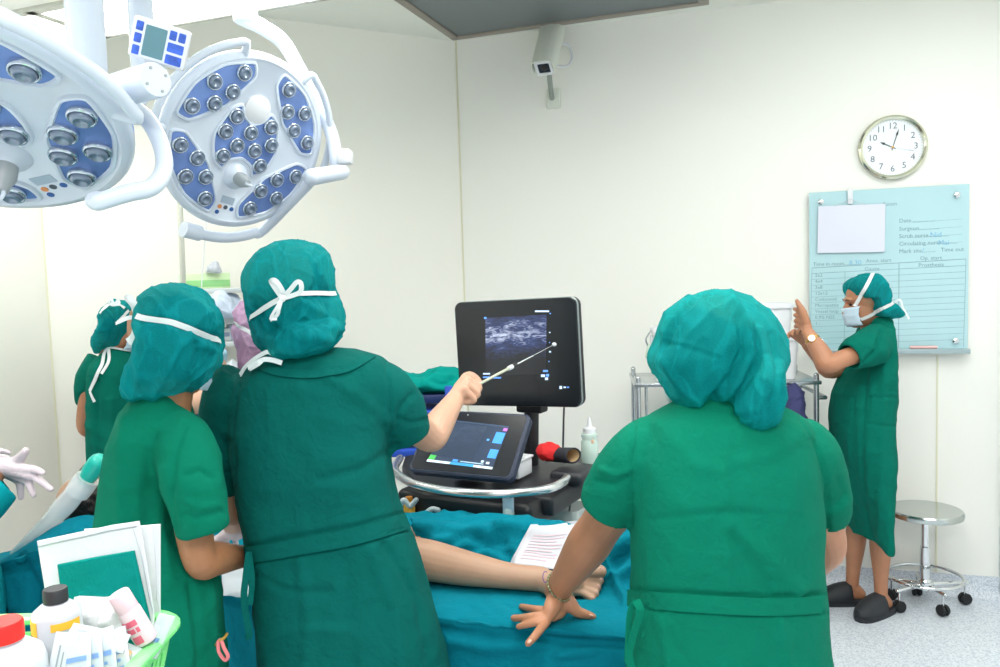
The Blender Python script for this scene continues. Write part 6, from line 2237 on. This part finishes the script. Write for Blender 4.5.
lidded_box('upper white lidded box held at its side by the person with the watch', ra2 - 0.15, bb, zt + 0.002 + hb + 0.001, 0.27, 0.2, 0.15, None)
la = apos(652, 350, zt, bb)
lidded_box('white lidded box on the left end of the steel trolley, half behind the lumpy cap', la + 0.13, bb, zt + 0.002, 0.25, 0.2, 0.25, None)
f_ = RF(la - 0.01, bb - 0.02, zt + 0.14)
r = root('clip_tag', 'small pale green tag in a steel clip on the side of the left white box', 'tag', f_.translation)
build(M().rbox((-0.012, 0, 0), (0.012, 0.05, 0.07), f_ @ Matrix.Rotation(0.2, 4, 'Y'), 0.003), 'tag_card', mat('tag_green', '#c4d8c8', 0.5), r)
build(M().tube([f_ @ V((0.004, 0, 0.10)), f_ @ V((-0.02, 0, 0.06)), f_ @ V((-0.012, 0, 0.03))], 0.004, 8), 'wire_clip', m_sst, r)
# navy bag on the middle shelf
k = M()
blob(k, [(782, 386), (796, 384.5), (803, 390), (806, 405), (808, 425), (806, 450), (786, 452), (776, 440), (777, 410)], 3.62, 0.09, 0.09, (793, 415))
k.merge(0.008, 2)
k.displace(cap_noise(0.02, 10.0, 10))
zf = 0.731
zl = min(p.z for p in k.v)
k.v = [V((p.x, p.y, zf + (p.z - zl) if p.z < 0.9 else p.z)) if False else p for p in k.v]
zl = min(p.z for p in k.v); zh = max(p.z for p in k.v)
k.v = [V((p.x, p.y, zf + (p.z - zl) * (zh - zf) / (zh - zl))) for p in k.v]
build(k, 'bundle', mat('navy_cloth', '#383a66', 0.85, bump=0.4, bscale=50), None, angle=180, label='dark navy cloth bundle on the middle shelf of the steel trolley', cat='cloth')

# ------------------------------------------------------------------ stool
sc_ = P(925.5, 509, 3.755)
DZ = sc_.z - 0.5
r = root('stool', 'round stainless steel stool on casters by the back wall', 'stool', (sc_.x, sc_.y, 0))
T_ = Matrix.Translation((sc_.x, sc_.y, 0))
build(M().lathe([(0.0001, 0.468), (0.155, 0.468), (0.163, 0.472), (0.165, 0.482), (0.164, 0.494), (0.158, 0.500), (0.14, 0.4985), (0.0001, 0.497)], T_ @ Matrix.Translation((0, 0, DZ)), 56), 'seat', mat('seat_steel', '#c2c8c6', 0.16, 1.0), r)
build(M().lathe([(0.045, 0.45), (0.045, 0.469), (0.022, 0.44)], T_ @ Matrix.Translation((0, 0, DZ)), 24), 'seat_hub', m_chrome, r)
build(M().lathe([(0.018, 0.28), (0.018, 0.448)], T_, 22), 'upper_column', m_chrome, r)
build(M().lathe([(0.0235, 0.10), (0.0235, 0.30), (0.019, 0.305)], T_, 24), 'column', m_chrome, r)
build(M().lathe([(0.034, 0.095), (0.036, 0.115), (0.036, 0.135), (0.028, 0.145)], T_, 24), 'leg_hub', m_chrome, r)
RR = 0.165
build(M().tube([V((sc_.x + RR * math.cos(t), sc_.y + RR * math.sin(t), 0.155)) for t in [i * 2 * PI / 40 for i in range(41)]], 0.008, 10, smooth=False, rounded=False), 'foot_ring', m_chrome, r)
w1 = PZ(943, 616, 0); w2_ = PZ(965, 604, 0)
a1 = math.atan2(w1.y - sc_.y, w1.x - sc_.x)
a2 = math.atan2(w2_.y - sc_.y, w2_.x - sc_.x)
st_ = (a2 - a1)
for i in range(5):
    a_ = (a1, a2, a2 + 1.2, a2 + 2.3, a2 + 3.3)[i]
    if i in (0, 1): rad_ = ((w1 if i == 0 else w2_) - V((sc_.x, sc_.y, 0))).length
    else: rad_ = 0.15
    d_ = V((math.cos(a_), math.sin(a_), 0))
    e_ = V((sc_.x, sc_.y, 0)) + d_ * rad_
    lg_ = build(M().tube([V((sc_.x, sc_.y, 0.115)) + d_ * 0.02, V((e_.x, e_.y, 0.105)) + d_ * 0.01], [0.012, 0.010], 12, smooth=False), 'leg', m_chrome, r)
    build(M().cyl(V((e_.x, e_.y, 0.05)), V((e_.x, e_.y, 0.108)), 0.006, 10), 'caster_stem', m_chrome, lg_)
    for sx in (-1, 1):
        build(M().lathe([(0.0001, -0.008), (0.024, -0.008), (0.028, 0), (0.024, 0.008), (0.0001, 0.008)], zframe(V((e_.x, e_.y, 0.028)) + V((-d_.y, d_.x, 0)) * 0.012 * sx, (-d_.y, d_.x, 0)), 18), 'caster', m_rubber, lg_)

# ------------------------------------------------------------------ shelves behind the caps
YS = 3.45
sa, sb = P(184, 290, YS), P(300, 290, YS)
sx_ = WC * -1
sy_ = V((-sx_.y, sx_.x, 0))
if sy_.y < 0: sy_ = -sy_
def SF(a_, b_, z): return frame(V((sa.x, sa.y, 0)) + sx_ * a_ + sy_ * b_ + V((0, 0, z)), sx_, sy_)
wd = 0.62
r = root('shelf_unit', 'pale open shelf unit stacked with supplies behind the lilac cap', 'shelf unit', SF(wd / 2, 0.18, 0).translation)
m_shelf = mat('shelf_pale', '#cfd6d6', 0.35, 0.3)
zz = [P(200, y, YS).z for y in (289, 320, 344, 378)]
for z in zz + [0.7, 0.3]:
    build(M().rbox((0, 0, 0), (wd, 0.36, 0.022), SF(wd / 2, 0.18, z - 0.011), 0.003), 'shelf', m_shelf, r)
for a_ in (0.012, wd - 0.012):
    for b_ in (0.012, 0.348):
        build(M().tube([SF(a_, b_, 0.0).translation, SF(a_, b_, zz[0] + 0.01).translation], 0.011, 12, smooth=False, rounded=False), 'post', m_shelf, r)
def sitem(px, b_, z):
    n_ = sy_
    q = PP(px, 320, SF(0, b_, 0).translation, n_)
    return SF((q - V((sa.x, sa.y, 0))).dot(sx_), b_, z)
f_ = sitem(207, 0.14, zz[0] + 0.001)
r = root('glove_box', 'pale green carton with white tissue on top of the shelf unit', 'box', f_.translation)
build(M().rbox((0, 0, 0.034), (0.20, 0.12, 0.068), f_, 0.003), 'carton', mat('carton_green', '#cfe8b8', 0.6), r)
build(M().rbox((0, -0.061, 0.022), (0.198, 0.002, 0.03), f_, 0.0005), 'green_band', mat('carton_band', '#8fcb86', 0.6), r)
k = M()
blob(k, [(205, 273), (208, 265), (214, 261), (219, 264), (221, 273)], YS + 0.12, 0.03)
k.displace(cap_noise(0.010, 11, 20))
build(k, 'tissue', m_paper, r, angle=180)
k = M()
blob(k, [(210, 318), (211, 303), (216, 294), (226, 291), (236, 296), (241, 305), (241, 318)], YS + 0.12, 0.12, 0.10, (226, 306))
k.merge(0.006, 2)
k.displace(cap_noise(0.016, 12, 12))
k.v = [V((p.x, p.y, max(p.z, zz[1] + 0.001))) for p in k.v]
build(k, 'wrapped_bundle', mat('wrap_blue_white', '#c9d6e8', 0.3, var=0.2, vscale=18), None, angle=180, label='bluish bundle in clear wrap on the second shelf behind the caps', cat='bundle')
for px, z, c_, hh, lb in ((222, zz[2], '#d9dee0', 0.055, 'small white carton on the third shelf beside the lilac cap'), (234, zz[2], '#b9c3d6', 0.07, 'small grey blue carton on the third shelf, next to the lilac cap edge')):
    f_ = sitem(px, 0.12, z + 0.001)
    r = root('supply_carton', lb, 'carton', f_.translation)
    build(M().rbox((0, 0, hh / 2), (0.055, 0.09, hh), f_, 0.003), 'carton_body', mat('carton' + c_, c_, 0.6), r)
    build(M().rbox((0, -0.0455, hh * .5), (0.045, 0.0015, hh * .35), f_, 0.0004), 'carton_label', mat('carton_lab', '#8f9fb8', 0.6), r)
k = M()
blob(k, [(222, 377), (224, 366), (230, 361), (238, 363), (242, 377)], YS + 0.10, 0.08, 0.08, (232, 371))
k.merge(0.006, 2)
k.displace(cap_noise(0.014, 13, 14))
k.v = [V((p.x, p.y, max(p.z, zz[3] + 0.001))) for p in k.v]
build(k, 'plastic_bag', mat('bag_white', '#dfe6ec', 0.35), None, angle=180, label='crumpled white plastic bag on the fourth shelf beside the lilac cap', cat='bag')

# iv stand
YI = 3.25
t_, b_ = P(175.5, 94, YI), P(181, 285, YI)
r = root('iv_stand', 'thin steel IV stand rising behind the round surgical light', 'iv stand', (b_.x, b_.y, 0))
m_ivs = mat('iv_steel', '#c8c9bd', 0.3, 0.6)
build(M().tube([V((b_.x, b_.y, 0.10)), V((b_.x, b_.y, 1.2))], 0.016, 16, smooth=False), 'lower_pole', m_ivs, r)
build(M().tube([V((b_.x, b_.y, 1.1)), V((t_.x, b_.y, t_.z))], 0.011, 16, smooth=False), 'upper_pole', m_ivs, r)
build(M().tube([V((t_.x - 0.10, b_.y, t_.z + 0.03)), V((t_.x - 0.08, b_.y, t_.z)), V((t_.x + 0.08, b_.y, t_.z)), V((t_.x + 0.10, b_.y, t_.z + 0.03))], 0.006, 10, smooth=False), 'hook_bar', m_ivs, r)
for i in range(5):
    a_ = i * 2 * PI / 5 + 0.3
    e_ = V((b_.x + 0.22 * math.cos(a_), b_.y + 0.22 * math.sin(a_), 0.06))
    lg_ = build(M().tube([V((b_.x, b_.y, 0.10)), e_], [0.012, 0.010], 10, smooth=False), 'base_leg', m_ivs, r)
    build(M().lathe([(0.0001, -0.01), (0.022, -0.01), (0.025, 0), (0.022, 0.01), (0.0001, 0.01)], zframe(V((e_.x, e_.y, 0.025)), (-math.sin(a_), math.cos(a_), 0)), 14), 'caster', m_rubber, lg_)
build(M().tube([V((t_.x + 0.095, b_.y, t_.z + 0.01)), P(206, 215, YI), P(204, 250, YI), P(201, 300, YI), P(200, 380, YI)], 0.0022, 6), 'drip_line', m_whitepl, r)

# ------------------------------------------------------------------ supply basket at the near left
BX0, BX1, BY0, BY1, BZ = -0.92, -0.480, 0.85, 1.15, 1.03
r = root('supply_trolley', 'white topped trolley carrying the green supply basket', 'trolley', ((BX0 + BX1) / 2, (BY0 + BY1) / 2, 0))
build(M().rbox(((BX0 + BX1) / 2, 1.0, BZ - 0.016), (0.62, 0.46, 0.03), None, 0.008), 'top', m_whitepl, r)
build(M().rbox(((BX0 + BX1) / 2, 1.0, 0.35), (0.58, 0.42, 0.025), None, 0.006), 'lower_shelf', m_whitepl, r)
for x in (BX0 - 0.05, BX1 + 0.05):
    for y in (0.82, 1.18):
        build(M().tube([V((x, y, 0.07)), V((x, y, BZ - 0.03))], 0.014, 14, smooth=False), 'leg', m_steel, r)
        build(M().lathe([(0.0001, -0.012), (0.03, -0.012), (0.034, 0), (0.03, 0.012), (0.0001, 0.012)], zframe(V((x, y, 0.034)), (1, 0, 0)), 16), 'caster', m_rubber, r)
zr = P(168, 622, 1.12).z
hgt = zr - BZ
m_bask = mat('basket_green', '#7fdf86', 0.35)
cx_, cy_ = (BX0 + BX1) / 2, (BY0 + BY1) / 2
r = root('basket', 'bright green plastic basket full of supplies at the near left corner', 'basket', (cx_, cy_, BZ))
bw_, bd_ = BX1 - BX0, BY1 - BY0
rr0 = rrect(bw_, bd_, 0.05, 6)
def bpt(x, y, t, o=0.0):
    k_ = 0.86 + 0.14 * t
    return V((cx_ + x * k_, cy_ + y * k_, BZ + 0.002 + hgt * t))
build(M().tube([bpt(x, y, 1) + V((0, 0, -0.004)) for x, y in rr0 + rr0[:1]], 0.0095, 10, smooth=False, rounded=False, flat=(0.8, 1.25)), 'rim', m_bask, r)
k = M()
k.rings([[bpt(x, y, 0) for x, y in rr0], [bpt(x, y, 0) + V((0, 0, 0.004)) for x, y in rr0]])
build(k, 'bottom', m_bask, r)
k = M()
per = catmull(rr0 + rr0[:1], 1)
# walk the outline at even spacing
L_ = [0]
pts2 = rr0 + rr0[:1]
for a_, b_ in zip(pts2[:-1], pts2[1:]): L_.append(L_[-1] + math.hypot(b_[0] - a_[0], b_[1] - a_[1]))
def atlen(s_):
    s_ %= L_[-1]
    for i in range(len(L_) - 1):
        if L_[i + 1] >= s_:
            t = (s_ - L_[i]) / max(1e-9, L_[i + 1] - L_[i])
            return (pts2[i][0] * (1 - t) + pts2[i + 1][0] * t, pts2[i][1] * (1 - t) + pts2[i + 1][1] * t)
nb = 84
for i in range(nb):
    x, y = atlen(L_[-1] * i / nb)
    nx, ny = V((x, y)).normalized()
    k.strip([bpt(x, y, t) for t in (0.0, 0.5, 0.98)], 0.0065, (nx, ny, 0), 0.003)
for t in (0.12, 0.36, 0.60, 0.82):
    k.strip([bpt(*atlen(L_[-1] * i / 96), t) for i in range(97)], 0.007, [V((atlen(L_[-1] * i / 96)[0], atlen(L_[-1] * i / 96)[1], 0)) for i in range(97)], 0.003)
build(k, 'lattice', m_bask, r)


def bottle_lathe(prof, f, mtl, name, parent, n=30, cap=True):
    return build(M().lathe(prof, f, n, cap), name, mtl, parent)
def band(f, rad, z0, z1, a0, a1, n=16, t=0.0006):
    k = M()
    rg = []
    for i in range(n + 1):
        a_ = a0 + (a1 - a0) * i / n
        c_, s_ = math.cos(a_), math.sin(a_)
        rg.append([f @ V((q * c_, q * s_, z)) for q, z in ((rad, z0), (rad + t, z0), (rad + t, z1), (rad, z1))])
    return k.rings(rg)
# black capped bottle
top = P(55, 588, 1.03)
f_ = zframe((top.x, top.y, BZ + 0.007), (0, 0, 1), (0, 1, 0))
Hh = top.z - BZ - 0.007
r = root('bottle', 'white bottle with black cap and yellow label standing in the green basket', 'bottle', f_.translation)
m_bot = mat('bottle_white', '#c3c7d0', 0.3)
bottle_lathe([(0.027, 0), (0.030, 0.004), (0.030, Hh - 0.036), (0.0285, Hh - 0.029), (0.019, Hh - 0.021), (0.0135, Hh - 0.019), (0.0135, Hh - 0.012)], f_, m_bot, 'bottle_body', r)
bottle_lathe([(0.0150, Hh - 0.018), (0.0150, Hh - 0.002), (0.0138, Hh), (0.0001, Hh)], f_, mat('cap_black', '#26282c', 0.5), 'cap', r)
build(band(f_, 0.0302, Hh - 0.092, Hh - 0.036, PI * 1.02, PI * 1.38), 'yellow_label', mat('label_yellow', '#f0b432', 0.5), r)
build(band(f_, 0.0306, Hh - 0.080, Hh - 0.054, PI * 1.15, PI * 1.30), 'dark_mark', mat('label_dark', '#6a4a1c', 0.5), r)
build(band(f_, 0.0302, Hh - 0.048, Hh - 0.038, PI * 1.58, PI * 1.98), 'yellow_stripe', mat('label_yellow', '#f0b432', 0.5), r)
# red capped bottle
top = P(2, 621, 0.95)
f_ = zframe((top.x, top.y, BZ + 0.007), (0, 0, 1), (0, 1, 0))
Hh = top.z - BZ - 0.007
r = root('bottle', 'white bottle with bright red screw cap at the very corner of the picture', 'bottle', f_.translation)
bottle_lathe([(0.042, 0), (0.046, 0.005), (0.046, Hh - 0.055), (0.042, Hh - 0.040), (0.026, Hh - 0.028), (0.020, Hh - 0.026), (0.020, Hh - 0.018)], f_, m_bot, 'bottle_body', r)
k = M()
rg = []
for z, rad in ((Hh - 0.023, 0.0225), (Hh - 0.003, 0.0225), (Hh, 0.021)):
    rg.append([f_ @ V(((rad + (0.0006 if i % 2 else 0)) * math.cos(2 * PI * i / 60), (rad + (0.0006 if i % 2 else 0)) * math.sin(2 * PI * i / 60), z)) for i in range(60)])
k.rings(rg)
build(k, 'cap', mat('cap_red', '#e8201c', 0.4), r)
# tilted pink labelled bottle
a_, b_ = P(145, 637, 1.04), P(118, 593, 1.03)
f_ = zframe(a_, b_ - a_, (0, -1, 0))
Hh = (b_ - a_).length
r = root('bottle', 'small bottle with pale pink cap and red printed label tilted in the basket', 'bottle', a_)
bottle_lathe([(0.0135, -0.006), (0.0150, -0.003), (0.0150, Hh - 0.030), (0.0135, Hh - 0.025)], f_, mat('bottle_pinkwhite', '#dcc8d0', 0.35), 'bottle_body', r)
bottle_lathe([(0.0130, Hh - 0.028), (0.0142, Hh - 0.025), (0.0138, Hh - 0.002), (0.0125, Hh), (0.0001, Hh)], f_, mat('cap_pink', '#dfbfca', 0.4), 'cap', r)
m_pk = mat('label_pink', '#d8607a', 0.5)
for z0, z1, t0, t1 in ((Hh - 0.046, Hh - 0.038, -0.75, 0.75), (Hh - 0.056, Hh - 0.049, -0.5, 0.3), (Hh - 0.056, Hh - 0.049, 0.42, 0.7), (Hh - 0.072, Hh - 0.061, -0.35, 0.5)):
    build(band(f_, 0.0152, z0, z1, PI / 2 - 0.15 + t0, PI / 2 - 0.15 + t1, 10, 0.0004), 'label_print', m_pk, r)

# paper pouches holding folded cloth
def ppoly(px, pt, n_, t, name, mtl, parent, bev=0.0012):
    fr_ = zframe(pt, n_)
    pl = [fr_.inverted() @ PP(x, y, pt, V(n_).normalized()) for x, y in px]
    pl = [(p.x, p.y) for p in pl]
    ar = sum(pl[i - 1][0] * pl[i][1] - pl[i][0] * pl[i - 1][1] for i in range(len(pl)))
    if ar < 0: pl.reverse()
    return build(M().slab(pl, fr_, t, bev), name, mtl, parent)
m_pouch = mat('pouch_paper', '#d4d8db', 0.6, bump=0.25, bscale=30)
n_ = V((0.06, -1, 0.22)).normalized()
pt = P(95, 580, 1.125)
r = root('sterile_pouch', 'white paper pouch holding a folded teal cloth, front pouch in the basket', 'pouch', P(95, 640, 1.125), 'paper pouches in the basket')
ppoly([(36.5, 541), (60, 536), (84, 531), (112, 525), (139, 521), (144, 548), (149, 580), (154, 615), (152, 650), (52, 655), (46, 600)], pt, n_, 0.004, 'pouch_back', m_pouch, r)
ppoly([(36.5, 541), (60, 536), (84, 531), (112, 525), (139, 521), (139.8, 526), (110, 531), (84, 537), (60, 542), (37.5, 547)], pt + n_ * 0.0035, n_, 0.004, 'pouch_flap', m_paper, r)
ppoly([(139, 524), (146, 560), (154, 615), (149, 600), (141, 556), (133, 530)], pt + n_ * 0.004, n_, 0.004, 'pouch_seam', m_paper, r)
m_fold = gown_mat('folded_teal', '#007f78')
for i, (o1, o2) in enumerate(((0.006, 0), (0.011, 1.2), (0.016, 2.4))):
    ppoly([(57 - 0.2 * i, 564.5 + .3 * i), (95, 557 + .2 * i), (134 - o2, 550.5 + .2 * i), (142 - o2, 585), (150 - o2, 620), (146 - o2, 650), (70, 652), (62, 605)], pt + n_ * o1, n_, 0.0045, 'folded_cloth', m_fold, r, 0.0018)
r = root('sterile_pouch', 'plain white paper pouch standing behind the one with teal cloth', 'pouch', P(130, 640, 1.15), 'paper pouches in the basket')
pt2 = P(120, 580, 1.15)
ppoly([(84, 529), (100, 528), (130, 526.5), (160, 524), (160, 560), (160, 614), (157, 650), (92, 650)], pt2, n_, 0.004, 'pouch_paper', m_pouch, r)
ppoly([(152, 525), (160, 524), (160, 560), (160, 614), (156, 600), (155, 560)], pt2 + n_ * 0.003, n_, 0.003, 'pouch_seam', m_paper, r)

# small white packs
m_gz = mat('gauze_pack', '#c6c8cb', 0.8, bump=0.3, bscale=60)
m_film = mat('clear_film', '#d8e0e8', 0.15, alpha=0.55)
m_bprint = mat('blue_print', '#6f92c6', 0.5)
m_gprint = mat('grey_print', '#8f98a2', 0.5)
def pack(name, label, cat, px, py, Y, w_, h_, t, rx, ry, rz, mtl, group, stripes=(), puff=0.0, pm=m_bprint):
    c_ = P(px, py, Y)
    R = (Matrix.Rotation(math.radians(rz), 4, 'Y') @ Matrix.Rotation(math.radians(rx), 4, 'X') @ Matrix.Rotation(math.radians(ry), 4, 'Z'))
    f = Matrix.Translation(c_) @ R @ Matrix.Rotation(PI / 2, 4, 'X')
    r = root(name, label, cat, c_ - V((0, 0, h_ / 2)), group)
    k = M()
    n = 12
    def surf(sgn):
        return lambda i, j: f @ V(((i - .5) * w_, (j - .5) * h_, sgn * (0.0008 + t / 2 * (math.sin(PI * i) * math.sin(PI * j)) ** 0.5 * (1 + puff * fbm(V((i * 3, j * 3, px)), 1.7)))))
    k.grid(surf(1), n, n)
    k.grid(surf(-1), n, n)
    build(k, 'pack_body', mtl, r, angle=60)
    for x0, y0, x1, y1 in stripes:
        q = M().grid(lambda i, j: f @ V(((x0 + (x1 - x0) * i - .5) * w_, (y0 + (y1 - y0) * j - .5) * h_, 0.0012 + t / 2 * (max(0, math.sin(PI * (x0 + (x1 - x0) * i))) * max(0, math.sin(PI * (y0 + (y1 - y0) * j)))) ** 0.5 * (1 + puff * fbm(V(((x0 + (x1 - x0) * i) * 3, (y0 + (y1 - y0) * j) * 3, px)), 1.7)))), 6, 4)
        build(q, 'printed_block', pm, r)
    return r
gz = 'gauze packs in the basket'
pack('gauze_pack', 'largest soft white gauze pack, right of the black capped bottle', 'gauze pack', 94, 617, 1.09, 0.070, 0.055, 0.035, -35, 0, 5, m_gz, gz, (), 0.6)
pack('gauze_pack', 'soft white gauze pack leaning beside the tilted pink bottle', 'gauze pack', 112, 618, 1.085, 0.060, 0.055, 0.03, -30, 0, -14, m_gz, gz, (), 0.6)
pack('gauze_pack', 'small white gauze pack on top, just under the teal cloth pouch', 'gauze pack', 101, 606, 1.105, 0.060, 0.035, 0.022, -50, 0, 4, m_gz, gz, (), 0.6)
sg = 'printed syringe sachets in the basket'
pr = ((.12, .12, .88, .2), (.12, .30, .7, .36), (.12, .46, .88, .56))
pack('sachet', 'upright white sachet with blue print in front of the gauze', 'sachet', 62, 664, 0.97, 0.030, 0.075, 0.006, -15, 0, 8, m_paper, sg, ((.3, .1, .38, .8), (.5, .1, .56, .7)), 0, m_gprint)
pack('sachet', 'long clear sachet lying slanted across the basket centre', 'sachet', 98, 638, 1.0, 0.075, 0.024, 0.008, -45, 0, 14, m_film, sg, ((.08, .3, .5, .42), (.08, .6, .7, .7)), 0, m_gprint)
pack('sachet', 'blue printed sachet at the picture bottom, next to the upright one', 'sachet', 78, 660, 0.97, 0.034, 0.06, 0.008, -25, 0, -10, m_film, sg, pr)
pack('sachet', 'blue printed sachet second along the basket front', 'sachet', 91, 658, 0.98, 0.032, 0.065, 0.008, -25, 0, -14, m_film, sg, pr)
pack('sachet', 'blue printed sachet third along the basket front', 'sachet', 104, 655, 0.99, 0.032, 0.065, 0.008, -25, 0, -16, m_film, sg, pr)
pack('sachet', 'blue printed sachet fourth along the basket front, by the green rim', 'sachet', 117, 653, 1.0, 0.032, 0.06, 0.008, -25, 0, -18, m_film, sg, pr)
pack('sachet', 'flat blue printed sachet behind the black capped bottle', 'sachet', 84, 598, 1.115, 0.06, 0.03, 0.005, -20, 0, -6, m_paper, sg, ((.1, .2, .45, .5), (.55, .2, .9, .75)))
pack('sachet', 'pale sachet leaning between the red and black capped bottles', 'sachet', 38, 662, 1.0, 0.03, 0.05, 0.006, -15, 0, -12, m_film, sg, ((.2, .2, .8, .3), (.2, .5, .8, .6)), 0, m_bprint)
pack('plastic_wrapper', 'pointed clear plastic wrapper sticking up at the basket right rim', 'wrapper', 158, 636, 1.05, 0.022, 0.06, 0.012, -10, 25, 24, m_film, None, ((.25, .1, .75, .3), (.25, .4, .6, .5)), 0.5)
pack('sachet', 'orange marked sachet under the tilted pink bottle', 'sachet', 131, 656, 1.02, 0.04, 0.026, 0.008, -35, 0, 24, m_film, sg, ((.1, .3, .5, .7),), 0, mat('orange_print', '#e3a06a', 0.5))
